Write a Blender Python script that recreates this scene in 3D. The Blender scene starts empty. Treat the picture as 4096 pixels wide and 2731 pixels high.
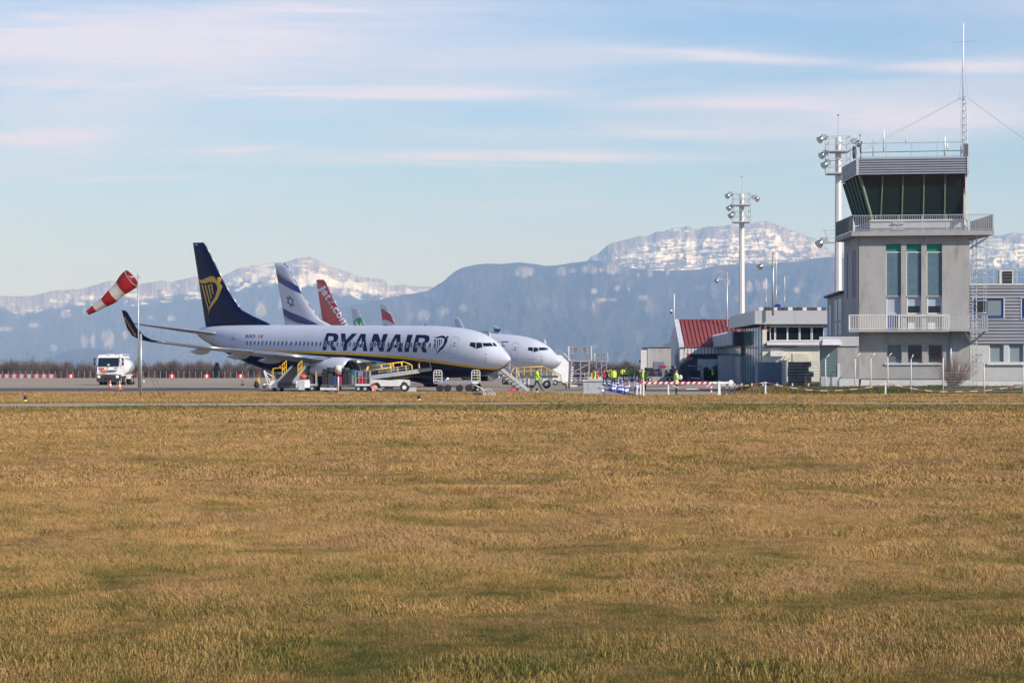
import bpy, bmesh, math, random
import numpy as np
from math import radians, sin, cos, pi, sqrt, atan2, tan, floor
from mathutils import Vector, Matrix
random.seed(7)
S = bpy.context.scene
COL = S.collection

# ------------------------------------------------------------------ camera
F = 9500.0            # focal length in pixels of the 4096 px wide frame
HY = 1477.0           # row of the horizon
EYE = 1.7
cd = bpy.data.cameras.new('camera')
cd.sensor_width = 36.0
cd.lens = F / 4096 * 36.0
cd.shift_y = (HY - 1365.5) / 4096
cd.clip_start = 0.5
cd.clip_end = 90000.0
cam = bpy.data.objects.new('camera', cd)
cam.location = (0, 0, EYE)
cam.rotation_euler = (radians(90), 0, 0)
COL.objects.link(cam)
S.camera = cam

# ------------------------------------------------------------------ light
SUN_AZ, SUN_EL = radians(40), radians(31)      # azimuth from +X towards the camera
SDIR = Vector((cos(SUN_EL) * cos(SUN_AZ), -cos(SUN_EL) * sin(SUN_AZ), sin(SUN_EL)))
sl = bpy.data.lights.new('sun', 'SUN')
sl.energy = 3.8
sl.angle = radians(0.5)
sl.color = (1.0, 0.93, 0.82)
so = bpy.data.objects.new('sun', sl)
so.rotation_euler = SDIR.to_track_quat('Z', 'Y').to_euler()
so.location = (60, -60, 80)
COL.objects.link(so)

W = bpy.data.worlds.new('World')
S.world = W
W.use_nodes = True
S.view_settings.view_transform = 'Standard'
S.view_settings.look = 'None'
S.view_settings.exposure = 0.45
S.view_settings.gamma = 1.0
S.view_settings.use_curve_mapping = False
S.render.engine = 'CYCLES'
S.cycles.use_denoising = True
S.cycles.max_bounces = 6
S.cycles.diffuse_bounces = 3
S.cycles.glossy_bounces = 3
S.cycles.transmission_bounces = 4
S.cycles.transparent_max_bounces = 8
S.cycles.volume_bounces = 1


class N:
    """small node tree writer"""
    def __init__(self, tree):
        self.t = tree
        self.n = tree.nodes
        self.l = tree.links

    def new(self, kind, **kw):
        nd = self.n.new(kind)
        for k, v in kw.items():
            setattr(nd, k, v)
        return nd

    def put(self, sock, v):
        if hasattr(v, 'is_linked') or hasattr(v, 'links'):
            self.l.new(v, sock)
        elif v is not None:
            sock.default_value = v

    def math(self, op, a, b=None, c=None, clamp=False):
        nd = self.new('ShaderNodeMath', operation=op)
        nd.use_clamp = clamp
        for i, v in enumerate((a, b, c)):
            if v is not None:
                self.put(nd.inputs[i], v)
        return nd.outputs[0]

    def mix(self, fac, a, b, mode='MIX'):
        nd = self.new('ShaderNodeMix', data_type='RGBA', blend_type=mode)
        self.put(nd.inputs[0], fac)
        self.put(nd.inputs[6], a if not isinstance(a, tuple) else (*a[:3], 1))
        self.put(nd.inputs[7], b if not isinstance(b, tuple) else (*b[:3], 1))
        return nd.outputs[2]

    def noise(self, vec, scale, detail=3, rough=0.55, out=0, dist=0.0):
        nd = self.new('ShaderNodeTexNoise')
        nd.inputs['Scale'].default_value = scale
        nd.inputs['Detail'].default_value = detail
        nd.inputs['Roughness'].default_value = rough
        nd.inputs['Distortion'].default_value = dist
        if vec is not None:
            self.l.new(vec, nd.inputs['Vector'])
        return nd.outputs[out]

    def ramp(self, v, lo, hi, a=0.0, b=1.0, smooth=True):
        nd = self.new('ShaderNodeMapRange')
        nd.interpolation_type = 'SMOOTHSTEP' if smooth else 'LINEAR'
        self.put(nd.inputs[0], v)
        for i, x in zip((1, 2, 3, 4), (lo, hi, a, b)):
            nd.inputs[i].default_value = x
        return nd.outputs[0]

    def scalev(self, vec, s):
        nd = self.new('ShaderNodeMapping')
        self.l.new(vec, nd.inputs[0])
        nd.inputs['Scale'].default_value = s
        return nd.outputs[0]


# ------------------------------------------------------------------ sky with thin cirrus
wn = N(W.node_tree)
wn.n.clear()
sky = wn.new('ShaderNodeTexSky', sky_type='NISHITA')
sky.sun_disc = False
sky.sun_elevation = SUN_EL
# sky rotation: 0 puts the sun at +Y, positive turns clockwise seen from above
sky.sun_rotation = atan2(SDIR.x, SDIR.y)
sky.altitude = 400
sky.air_density = 1.0
sky.dust_density = 0.6
sky.ozone_density = 2.0
tc = wn.new('ShaderNodeTexCoord')
sep = wn.new('ShaderNodeSeparateXYZ')
wn.l.new(tc.outputs['Generated'], sep.inputs[0])
dx, dy, dz = sep.outputs
dzc = wn.math('MAXIMUM', dz, 0.004)
pu = wn.math('DIVIDE', dx, wn.math('ADD', dzc, 0.02))
pv = wn.math('DIVIDE', dy, wn.math('ADD', dzc, 0.02))
cmb = wn.new('ShaderNodeCombineXYZ')
wn.l.new(pu, cmb.inputs[0]); wn.l.new(pv, cmb.inputs[1])
cm = wn.new('ShaderNodeMapping')
wn.l.new(cmb.outputs[0], cm.inputs[0])
cm.inputs['Rotation'].default_value = (0, 0, radians(-8))
n1 = wn.noise(wn.scalev(cm.outputs[0], (0.55, 0.42, 1)), 1.0, 5, 0.6, dist=0.6)
n2 = wn.noise(wn.scalev(cm.outputs[0], (0.12, 0.2, 1)), 1.0, 3, 0.5)
n3 = wn.noise(wn.scalev(cm.outputs[0], (1.3, 3.2, 1)), 1.0, 6, 0.65, dist=0.8)
base = wn.ramp(wn.math('ADD', wn.math('MULTIPLY', n1, 0.6), wn.math('MULTIPLY', n2, 0.40)), 0.45, 0.60, 0.0, 0.85)
# named streaks of cirrus, placed by direction (x/y, z/y)
au = wn.math('DIVIDE', dx, wn.math('MAXIMUM', dy, 0.05))
av = wn.math('DIVIDE', dz, wn.math('MAXIMUM', dy, 0.05))
wu = wn.math('ADD', au, wn.math('MULTIPLY', wn.math('SUBTRACT', n1, 0.5), 0.03))
wv = wn.math('ADD', av, wn.math('MULTIPLY', wn.math('SUBTRACT', n3, 0.5), 0.006))


def streak(x, y, hw, hh, tilt, amp):
    # x, y, half sizes in pixels of a 2352 px wide frame
    k = 4096 / 2352
    u0 = (x * k - 2048) / F; v0 = (HY - y * k) / F
    a = hw * k / F; b = hh * k / F
    du = wn.math('SUBTRACT', wu, u0)
    dv = wn.math('SUBTRACT', wn.math('SUBTRACT', wv, v0), wn.math('MULTIPLY', du, tilt))
    e = wn.math('ADD', wn.math('POWER', wn.math('ABSOLUTE', wn.math('DIVIDE', du, a)), 2.0),
                wn.math('POWER', wn.math('ABSOLUTE', wn.math('DIVIDE', dv, b)), 2.0))
    return wn.math('MULTIPLY', wn.math('EXPONENT', wn.math('MULTIPLY', e, -1.0)), amp)


acc = None
for st in ((880, 212, 360, 15, -0.01, .95), (1160, 360, 420, 16, 0.0, .9), (110, 312, 200, 17, 0.0, .9),
           (1700, 130, 280, 12, -0.05, .55), (560, 342, 130, 9, 0.0, .5), (200, 90, 620, 80, 0.0, .85),
           (1180, 470, 290, 13, 0.0, .3), (270, 410, 200, 9, 0.03, .45), (2150, 270, 300, 35, 0.02, .5),
           (700, 30, 500, 50, 0.02, .6), (1750, 240, 420, 20, 0.0, .45), (2200, 150, 260, 14, 0, .5),
           (60, 190, 400, 30, 0, .45), (1500, 300, 500, 22, 0.01, .3)):
    s_ = streak(*st)
    acc = s_ if acc is None else wn.math('MAXIMUM', acc, s_)
acc = wn.math('MULTIPLY', acc, wn.ramp(n3, 0.33, 0.60, 0.45, 1.45))
cl = wn.math('ADD', wn.math('MULTIPLY', base, wn.math('ADD', wn.ramp(av, 0.03, 0.14, 0.10, 0.62), wn.ramp(au, -0.10, -0.22, 0.0, 0.25))), acc)
cl = wn.math('MULTIPLY', cl, wn.ramp(dz, 0.17, 0.36, 1.0, 0.22))
cl = wn.math('MAXIMUM', cl, wn.ramp(dz, 0.0, 0.085, 0.42, 0.0))
# a short old contrail
cl = wn.math('ADD', cl, wn.math('MULTIPLY', 0.0, au))
cl = wn.math('MINIMUM', cl, 0.95)
SKY_STR = 0.098
skyc = wn.mix(1.0, sky.outputs[0], (0.74, 0.88, 1.14), 'MULTIPLY')
cloudc = (0.60 / SKY_STR, 0.60 / SKY_STR, 0.76 / SKY_STR)
mixc = wn.mix(cl, skyc, cloudc)
bg = wn.new('ShaderNodeBackground')
wn.l.new(mixc, bg.inputs[0])
bg.inputs[1].default_value = SKY_STR
wo = wn.new('ShaderNodeOutputWorld')
wn.l.new(bg.outputs[0], wo.inputs[0])

# ------------------------------------------------------------------ materials
MATS = {}


def mat(name, col, rough=0.6, metal=0.0, spec=0.5, noise=0.0, nscale=3.0, bump=0.0, bscale=20.0,
        emit=None, estr=0.0, alpha=1.0, coat=0.0, trans=0.0, stain=None, stretch=(1, 1, 1)):
    if name in MATS:
        return MATS[name]
    m = bpy.data.materials.new(name)
    m.use_nodes = True
    n = N(m.node_tree)
    b = n.n['Principled BSDF']
    b.inputs['Roughness'].default_value = rough
    b.inputs['Metallic'].default_value = metal
    b.inputs['Specular IOR Level'].default_value = spec
    b.inputs['Coat Weight'].default_value = coat
    b.inputs['Transmission Weight'].default_value = trans
    b.inputs['Alpha'].default_value = alpha
    tcn = n.new('ShaderNodeTexCoord')
    c = (*col, 1)
    if noise > 0:
        vec = n.scalev(tcn.outputs['Object'], stretch)
        f = n.noise(vec, nscale, 5, 0.62)
        lo = tuple(max(0, x * (1 - noise)) for x in col)
        hi = tuple(min(1, x * (1 + noise)) for x in col)
        c = n.mix(n.ramp(f, 0.3, 0.7), lo, hi)
    if stain:
        sc_, ssc, lo_, hi_ = stain
        f2 = n.noise(n.scalev(tcn.outputs['Object'], (1, 1, 0.35)), ssc, 6, 0.7)
        c = n.mix(n.ramp(f2, lo_, hi_), c, sc_)
    n.put(b.inputs['Base Color'], c)
    if bump > 0:
        bn = n.new('ShaderNodeBump')
        bn.inputs['Strength'].default_value = bump
        n.l.new(n.noise(tcn.outputs['Object'], bscale, 4, 0.6), bn.inputs['Height'])
        n.l.new(bn.outputs[0], b.inputs['Normal'])
    if emit:
        b.inputs['Emission Color'].default_value = (*emit, 1)
        b.inputs['Emission Strength'].default_value = estr
    MATS[name] = m
    return m


WHITE = mat('white_paint', (.78, .78, .78), .35, noise=.05, nscale=1.2)
OFFW = mat('off_white', (.66, .64, .60), .6, noise=.08, nscale=1.5)
GREY = mat('grey_metal', (.36, .37, .38), .45, .3, noise=.12, nscale=4)
DGREY = mat('dark_metal', (.10, .105, .11), .5, .2, noise=.2, nscale=4)
GALV = mat('galvanised_steel', (.48, .49, .50), .42, .5, noise=.15, nscale=6)
BLACK = mat('black_rubber', (.018, .018, .02), .75, noise=.3, nscale=8)
YEL = mat('safety_yellow', (.80, .48, .02), .45, noise=.08, nscale=5)
ORG = mat('signal_orange', (.85, .10, .02), .5, noise=.06, nscale=8)
REDP = mat('red_paint', (.55, .03, .03), .5, noise=.1, nscale=6)
HIVIS = mat('hivis_yellow', (.55, .85, .03), .7, noise=.1, nscale=9)
NAVY = mat('navy_cloth', (.012, .014, .03), .8, noise=.2, nscale=8)
SKIN = mat('skin', (.50, .27, .19), .6)
HAIR = mat('dark_hair', (.02, .014, .01), .7)
GLASSD = mat('dark_glass', (.010, .014, .018), .08, spec=.45)
RED = mat('bright_red', (.70, .02, .02), .5, noise=.06, nscale=5)
BLUE = mat('cone_blue', (.012, .03, .30), .5)


# ------------------------------------------------------------------ mesh builder
class MB:
    def __init__(self):
        self.v = []; self.f = []; self.mi = []; self.mats = []; self.sm = []
        self.M = Matrix.Identity(4); self.cur = 0; self.smooth = False

    def use(self, m):
        if m not in self.mats:
            self.mats.append(m)
        self.cur = self.mats.index(m)
        return self

    def face(self, idx, smooth=None):
        self.f.append(idx); self.mi.append(self.cur)
        self.sm.append(self.smooth if smooth is None else smooth)

    def add(self, pts):
        b = len(self.v)
        for p in pts:
            self.v.append(tuple(self.M @ Vector(p)))
        return b

    def quad(self, *p):
        b = self.add(p)
        self.face(tuple(range(b, b + len(p))))
        return self

    def box(self, x0, x1, y0, y1, z0, z1):
        b = self.add([(x0, y0, z0), (x1, y0, z0), (x1, y1, z0), (x0, y1, z0),
                      (x0, y0, z1), (x1, y0, z1), (x1, y1, z1), (x0, y1, z1)])
        for q in ((0, 3, 2, 1), (4, 5, 6, 7), (0, 1, 5, 4), (1, 2, 6, 5), (2, 3, 7, 6), (3, 0, 4, 7)):
            self.face(tuple(b + i for i in q), False)
        return self

    def cbox(self, c, s):
        return self.box(c[0] - s[0] / 2, c[0] + s[0] / 2, c[1] - s[1] / 2, c[1] + s[1] / 2, c[2] - s[2] / 2, c[2] + s[2] / 2)

    def bar(self, p, q, w=.05, h=None, n=4):
        """straight bar of rectangular (n=4) or round section from p to q"""
        h = h or w
        p = Vector(p); q = Vector(q); d = (q - p)
        if d.length < 1e-6:
            return self
        d.normalize()
        up = Vector((0, 0, 1)) if abs(d.z) < .95 else Vector((0, 1, 0))
        a = d.cross(up).normalized(); c = a.cross(d).normalized()
        rot = pi / 4 if n == 4 else 0
        k = sqrt(2) if n == 4 else 1
        ring = [(a * (cos(rot + 2 * pi * i / n) * w / 2 * k) + c * (sin(rot + 2 * pi * i / n) * h / 2 * k)) for i in range(n)]
        b = self.add([p + r for r in ring] + [q + r for r in ring])
        for i in range(n):
            j = (i + 1) % n
            self.face((b + i, b + j, b + n + j, b + n + i), n > 5)
        self.face(tuple(b + i for i in range(n))[::-1], False)
        self.face(tuple(b + n + i for i in range(n)), False)
        return self

    def path(self, pts, w=.05, n=5):
        for i in range(len(pts) - 1):
            self.bar(pts[i], pts[i + 1], w, None, n)
        return self

    def cone(self, p, q, r1, r2, n=12, caps=True):
        p = Vector(p); q = Vector(q); d = (q - p).normalized()
        up = Vector((0, 0, 1)) if abs(d.z) < .95 else Vector((0, 1, 0))
        a = d.cross(up).normalized(); c = a.cross(d).normalized()
        b = self.add([p + (a * cos(2 * pi * i / n) + c * sin(2 * pi * i / n)) * r1 for i in range(n)] +
                     [q + (a * cos(2 * pi * i / n) + c * sin(2 * pi * i / n)) * r2 for i in range(n)])
        for i in range(n):
            j = (i + 1) % n
            self.face((b + i, b + j, b + n + j, b + n + i), True)
        if caps:
            self.face(tuple(b + i for i in range(n))[::-1], False)
            self.face(tuple(b + n + i for i in range(n)), False)
        return self

    def prism(self, poly, z0, z1):
        n = len(poly)
        b = self.add([(x, y, z0) for x, y in poly] + [(x, y, z1) for x, y in poly])
        for i in range(n):
            j = (i + 1) % n
            self.face((b + i, b + j, b + n + j, b + n + i), False)
        self.face(tuple(b + i for i in range(n))[::-1], False)
        self.face(tuple(b + n + i for i in range(n)), False)
        return self

    def slabxz(self, poly, y0, y1):
        """polygon in the xz plane, given depth along y"""
        n = len(poly)
        b = self.add([(x, y0, z) for x, z in poly] + [(x, y1, z) for x, z in poly])
        for i in range(n):
            j = (i + 1) % n
            self.face((b + i, b + j, b + n + j, b + n + i), False)
        self.face(tuple(b + i for i in range(n)), False)
        self.face(tuple(b + n + i for i in range(n))[::-1], False)
        return self

    def rings(self, rings, close=True, capa=False, capb=False, smooth=True):
        n = len(rings[0])
        b = self.add([p for r in rings for p in r])
        for k in range(len(rings) - 1):
            for i in range(n if close else n - 1):
                j = (i + 1) % n
                self.face((b + k * n + i, b + k * n + j, b + (k + 1) * n + j, b + (k + 1) * n + i), smooth)
        if capa:
            self.face(tuple(b + i for i in range(n))[::-1], False)
        if capb:
            self.face(tuple(b + (len(rings) - 1) * n + i for i in range(n)), False)
        return self

    def ball(self, c, r, n=8, sc=(1, 1, 1)):
        c = Vector(c); rr = []
        for k in range(n // 2 + 1):
            a = pi * k / (n // 2)
            s_ = max(sin(a), .02)
            rr.append([c + Vector((cos(2 * pi * i / n) * s_ * r * sc[0], sin(2 * pi * i / n) * s_ * r * sc[1], -cos(a) * r * sc[2])) for i in range(n)])
        return self.rings(rr)

    def mesh(self, name):
        me = bpy.data.meshes.new(name)
        me.from_pydata(self.v, [], self.f)
        for m in self.mats:
            me.materials.append(m)
        me.polygons.foreach_set('material_index', self.mi)
        me.polygons.foreach_set('use_smooth', self.sm)
        me.update()
        return me

    def build(self, name, parent=None, fix=True, **kw):
        me = self.mesh(name)
        if fix and len(self.f) < 60000:
            bm = bmesh.new(); bm.from_mesh(me)
            bmesh.ops.recalc_face_normals(bm, faces=bm.faces)
            bm.to_mesh(me); bm.free()
        return link(name, me, parent, **kw)


def link(name, me, parent=None, **kw):
    o = bpy.data.objects.new(name, me)
    COL.objects.link(o)
    if parent is not None:
        o.parent = parent
    for k, v in kw.items():
        o[k] = v
    return o


def thing(name, label, cat, loc=(0, 0, 0), rz=0.0, group=None, me=None):
    o = bpy.data.objects.new(name, me)
    COL.objects.link(o)
    o.location = loc
    o.rotation_euler = (0, 0, rz)
    o['label'] = label
    o['category'] = cat
    if group:
        o['group'] = group
    return o


KIDS = {}


def clone(root, label, loc, rz=0.0, group=None, scale=None):
    """copy a thing with its parts and sub-parts (mesh data shared)"""
    c = root.copy(); COL.objects.link(c)
    c.location = loc; c.rotation_euler = (0, 0, rz)
    c['label'] = label
    if group:
        c['group'] = group
    if scale:
        c.scale = scale
    if root.name not in KIDS:
        KIDS[root.name] = [(k, list(k.children)) for k in root.children]
    for k, subs in KIDS[root.name]:
        d = k.copy(); COL.objects.link(d); d.parent = c
        for s_ in subs:
            e = s_.copy(); COL.objects.link(e); e.parent = d
    return c


def PX(px, Y):
    return (px - 2048.0) / F * Y


def PZ(py, Y):
    return EYE - (py - HY) / F * Y


def GY(py, z=0.0):
    """distance of a ground point seen at row py"""
    return F * (EYE - z) / (py - HY)


# ------------------------------------------------------------------ numpy noise
def _h(ix, iy, seed):
    n = (ix * 374761393 + iy * 668265263 + seed * 1274126177) & 0xffffffff
    n = ((n ^ (n >> 13)) * 1274126177) & 0xffffffff
    return ((n ^ (n >> 16)) & 0xffff) / 65535.0


def vn(x, y, seed=0):
    ix = np.floor(x).astype(np.int64); iy = np.floor(y).astype(np.int64)
    fx = x - ix; fy = y - iy
    fx = fx * fx * (3 - 2 * fx); fy = fy * fy * (3 - 2 * fy)
    a = _h(ix, iy, seed); b = _h(ix + 1, iy, seed); c = _h(ix, iy + 1, seed); d = _h(ix + 1, iy + 1, seed)
    return (a * (1 - fx) + b * fx) * (1 - fy) + (c * (1 - fx) + d * fx) * fy


def fbm(x, y, seed=0, oct=5, gain=.5):
    s_ = 0; a = 1; t = 0
    for k in range(oct):
        s_ = s_ + a * vn(x * 2 ** k, y * 2 ** k, seed + k * 17); t += a; a *= gain
    return s_ / t


def ridged(x, y, seed=0, oct=5):
    s_ = 0; a = 1; t = 0
    for k in range(oct):
        s_ = s_ + a * (1 - np.abs(2 * vn(x * 2 ** k, y * 2 ** k, seed + k * 31) - 1)); t += a; a *= .5
    return s_ / t


def sstep(a, b, x):
    t = np.clip((x - a) / (b - a), 0, 1)
    return t * t * (3 - 2 * t)


def grid_mesh(name, X, Y, Z, m, cols=None, smooth=True, **kw):
    nr, nc = X.shape
    co = np.stack([X, Y, Z], -1).reshape(-1, 3).astype(np.float32)
    i = np.arange(nr * nc).reshape(nr, nc)
    q = np.stack([i[:-1, :-1], i[:-1, 1:], i[1:, 1:], i[1:, :-1]], -1).reshape(-1, 4)
    me = bpy.data.meshes.new(name)
    me.vertices.add(len(co)); me.vertices.foreach_set('co', co.ravel())
    me.loops.add(q.size); me.loops.foreach_set('vertex_index', q.ravel().astype(np.int32))
    me.polygons.add(len(q))
    me.polygons.foreach_set('loop_start', np.arange(0, q.size, 4, dtype=np.int32))
    me.polygons.foreach_set('loop_total', np.full(len(q), 4, dtype=np.int32))
    me.polygons.foreach_set('use_smooth', np.full(len(q), smooth))
    me.update(calc_edges=True)
    me.materials.append(m)
    if cols is not None:
        at = me.color_attributes.new('tint', 'FLOAT_COLOR', 'POINT')
        c4 = np.ones((nr * nc, 4), np.float32); c4[:, :3] = cols.reshape(-1, 3)
        at.data.foreach_set('color', c4.ravel())
    return link(name, me, None, **kw)
# ================================================================== mountains
def attr_mat(name, rough=.9, bump=0.0, bscale=.01):
    m = bpy.data.materials.new(name); m.use_nodes = True
    n = N(m.node_tree); b = n.n['Principled BSDF']
    a = n.new('ShaderNodeVertexColor', layer_name='tint')
    tcn = n.new('ShaderNodeTexCoord')
    f = n.noise(tcn.outputs['Object'], .012, 5, .7)
    n.put(b.inputs['Base Color'], n.mix(n.ramp(f, .3, .7, 0, .35), a.outputs[0], (.5, .5, .5), 'MULTIPLY'))
    b.inputs['Roughness'].default_value = rough
    b.inputs['Specular IOR Level'].default_value = .1
    return m


FOREST = np.array((.034, .042, .040)); FORB = np.array((.070, .058, .048)); ROCK = np.array((.50, .43, .41)); SNOW = np.array((.95, .93, .91))
MEADOW = np.array((.17, .14, .09))


def range_mesh(name, sil, D, depth, nc, nr, basepy, painter, seed, rough_px=3.0, relief=1.0, **kw):
    sil = np.array(sil, float)
    u = np.linspace(sil[0, 0], sil[-1, 0], nc)
    crest = np.interp(u, sil[:, 0], sil[:, 1])
    crest = crest + (fbm(u / 26., u * 0, seed, 5, .6) - .5) * rough_px * 2.2
    t = np.linspace(0, 1, nr)[:, None] ** .85           # 0 crest .. 1 base
    PYg = crest[None, :] + (basepy - crest[None, :]) * t
    U = np.repeat(u[None, :], nr, 0)
    # distance: the face leans back; gullies and spurs push it in and out
    g = ridged(U / 110. + PYg / 300., PYg / 190. - U / 500., seed + 3, 5) - .5
    g2 = ridged(U / 34. - PYg / 160., PYg / 60., seed + 9, 4) - .5
    amp = sstep(0, .12, t) * relief
    Y = D - depth * t ** .9 + (-g * 420 - g2 * 90) * amp
    X = (U - 2048) / F * Y
    Z = EYE + (HY - PYg) / F * Y
    cols = painter(U, PYg, crest[None, :], t, seed)
    # behind the crest the land falls away again
    back = []
    for k, (dd, dz) in enumerate(((500, -60), (2500, -900), (4500, -1500))):
        Yb = Y[0] + dd
        back.insert(0, (X[0] / Y[0] * Yb, Yb, Z[0] + dz))
    X = np.vstack([b[0][None] for b in back] + [X]); Yb_ = np.vstack([b[1][None] for b in back] + [Y]); Z = np.vstack([b[2][None] for b in back] + [Z])
    cols = np.concatenate([np.repeat(cols[:1], 3, 0), cols], 0)
    return grid_mesh(name, X, Yb_, Z, MOUNTAIN, cols, **kw)


MOUNTAIN = attr_mat('mountain_ground')


def lerp(a, b, f):
    return a + (b - a) * f[..., None]


def ell(U, P, lst, seed):
    w = np.zeros_like(U)
    for (x0, x1, y0, y1) in lst:
        cx, cy, rx, ry = (x0 + x1) / 2, (y0 + y1) / 2, (x1 - x0) / 2, (y1 - y0) / 2
        r = ((U - cx) / rx) ** 2 + ((P - cy) / ry) ** 2
        w = np.maximum(w, 1 - sstep(.35, 1.25, r + (fbm(U / 9, P / 22, seed, 4) - .5) * 1.6))
    return w


def paint_far(U, P, cr, t, seed):
    n = fbm(U / 60, P / 40, seed, 4)
    c = lerp(np.broadcast_to(FOREST, U.shape + (3,)), FORB, sstep(.35, .65, n))
    d = P - cr
    band = 62 + 22 * (fbm(U / 90, U * 0, seed + 5, 3) - .5) * 2 + np.interp(U, [0, 900, 1150, 1350, 1600], [0, 0, 25, 30, -20])
    cliff = 1 - sstep(band - 12, band + 8, d)
    streaks = fbm(U / 5., P / 60., seed + 2, 4)
    rock = lerp(np.broadcast_to(ROCK, U.shape + (3,)), ROCK * .55, sstep(.45, .62, streaks))
    c = lerp(c, ROCK, 0) if False else c + (rock - c) * (cliff * sstep(.22, .5, fbm(U / 22, P / 22, seed + 7, 4) + .12))[..., None]
    low = ell(U, P, [(319, 353, 1332, 1395), (361, 385, 1340, 1392), (404, 459, 1312, 1395), (490, 510, 1320, 1360), (200, 230, 1375, 1405),
                     (-20, 60, 1305, 1325), (240, 285, 1240, 1275), (330, 345, 1225, 1265), (590, 615, 1262, 1278), (670, 700, 1262, 1285),
                     (900, 960, 1200, 1290), (1020, 1065, 1205, 1275), (1110, 1150, 1190, 1240), (110, 160, 1290, 1310), (495, 505, 1210, 1230)], seed + 4)
    c = c + (ROCK * .9 - c) * (low * .75)[..., None]
    # snow: ledges under the crest and the big fields near the summit
    up = np.interp(U, [1100, 1200, 1279, 1306, 1376, 1398, 1440, 1510, 1530], [1112, 1112, 1093, 1108, 1131, 1118, 1142, 1161, 1170])
    lo = np.interp(U, [1100, 1130, 1200, 1296, 1338, 1381, 1455, 1491, 1530], [1125, 1155, 1150, 1128, 1152, 1148, 1162, 1180, 1170])
    j = (fbm(U / 10, P / 8, seed + 8, 4) - .5) * 20
    fld = sstep(-4, 3, P - up + j * .5) * sstep(-4, 3, lo - P + j) * sstep(1095, 1110, U)
    led = sstep(.655, .70, fbm(U / 34, P / 9., seed + 11, 5) + .10 * sstep(850, 1050, U) - .04 * sstep(300, 0, U)) * (d < 90) * sstep(8, 16, d)
    led2 = ell(U, P, [(960, 1010, 1060, 1072), (1010, 1100, 1055, 1066), (740, 810, 1165, 1182), (490, 560, 1172, 1190), (320, 380, 1180, 1200), (310, 345, 1208, 1222), (1020, 1100, 1090, 1108)], seed + 14)
    s_ = np.maximum(np.maximum(fld, led * .9), led2)
    return c + (SNOW - c) * np.clip(s_, 0, 1)[..., None]


def paint_summit(U, P, cr, t, seed):
    d = P - cr
    streaks = fbm(U / 7., P / 45., seed + 2, 4)
    c = lerp(np.broadcast_to(ROCK * .80, U.shape + (3,)), ROCK * .42, sstep(.42, .6, streaks))
    mid = sstep(60, 95, d + (fbm(U / 40, P / 30, seed, 4) - .5) * 50)
    c = c + (MEADOW - c) * (mid * .8)[..., None]
    zone_t = np.interp(U, [2389, 2480, 2560, 2623, 2800, 2950, 3030, 3110, 3180, 3240, 3340, 3700, 3960, 4100], [1100, 1032, 985, 957, 955, 948, 905, 930, 990, 1015, 1040, 1010, 972, 965])
    strata = vn(U / 46., P / 3.6 + U / 60., seed + 21) * .55 + fbm(U / 14., P / 5., seed + 22, 4) * .6
    dens = np.interp(U, [2389, 2500, 2650, 3100, 3180, 3300, 3900, 4100], [-.03, .02, .11, .11, -.02, -.06, .10, .12])
    s_ = sstep(.56, .66, strata * .87 + dens) * sstep(-8, 10, P - zone_t)
    up = sstep(.68, .76, strata * .9 + .08 * sstep(2950, 3030, U)) * sstep(3, 9, d) * .9
    couloir = ell(U, P, [(3100, 3125, 940, 975), (3110, 3160, 985, 1003), (3130, 3175, 997, 1015), (2670, 2720, 915, 922)], seed + 30)
    s_ = np.clip(np.maximum(np.maximum(s_, up), couloir), 0, 1)
    return c + (SNOW - c) * s_[..., None]


def paint_forest(U, P, cr, t, seed):
    n = fbm(U / 45, P / 30, seed, 5)
    c = lerp(np.broadcast_to(FOREST, U.shape + (3,)), FORB, sstep(.3, .7, n))
    L = [(2050, 2140, 1064, 1112), (2223, 2266, 1066, 1102), (2275, 2312, 1073, 1092), (2322, 2389, 1060, 1096), (2395, 2410, 1070, 1088), (2414, 2491, 1053, 1098),
         (1630, 1655, 1246, 1287), (1665, 1724, 1235, 1285), (1743, 1800, 1226, 1260), (2980, 3011, 1118, 1178), (3020, 3040, 1120, 1165), (3047, 3077, 1116, 1158),
         (3100, 3120, 1140, 1160), (3175, 3200, 1140, 1176), (2545, 2560, 1090, 1110), (2590, 2610, 1080, 1105), (2660, 2680, 1075, 1100), (2710, 2720, 1080, 1092),
         (2365, 2392, 1152, 1178), (2455, 2480, 1140, 1165), (2510, 2520, 1145, 1170), (2370, 2475, 1192, 1206), (1835, 1870, 1215, 1250), (2550, 2600, 1180, 1200), (2900, 2920, 1115, 1150), (2370, 2378, 1200, 1235)]
    w = ell(U, P, L, seed + 4)
    st = sstep(.4, .62, fbm(U / 5, P / 26, seed + 6, 4))
    w = w * (1 - .5 * st)
    c = c + (ROCK - c) * (w * .8)[..., None]
    faint = sstep(.60, .78, fbm(U / 44, P / 36, seed + 8, 5)) * .5
    return c + (ROCK * .7 - c) * (faint * .55)[..., None]


def paint_hill(U, P, cr, t, seed):
    n = fbm(U / 25, P / 12, seed, 5)
    return lerp(np.broadcast_to(FORB * .9, U.shape + (3,)), FOREST, sstep(.3, .7, n))


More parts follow.
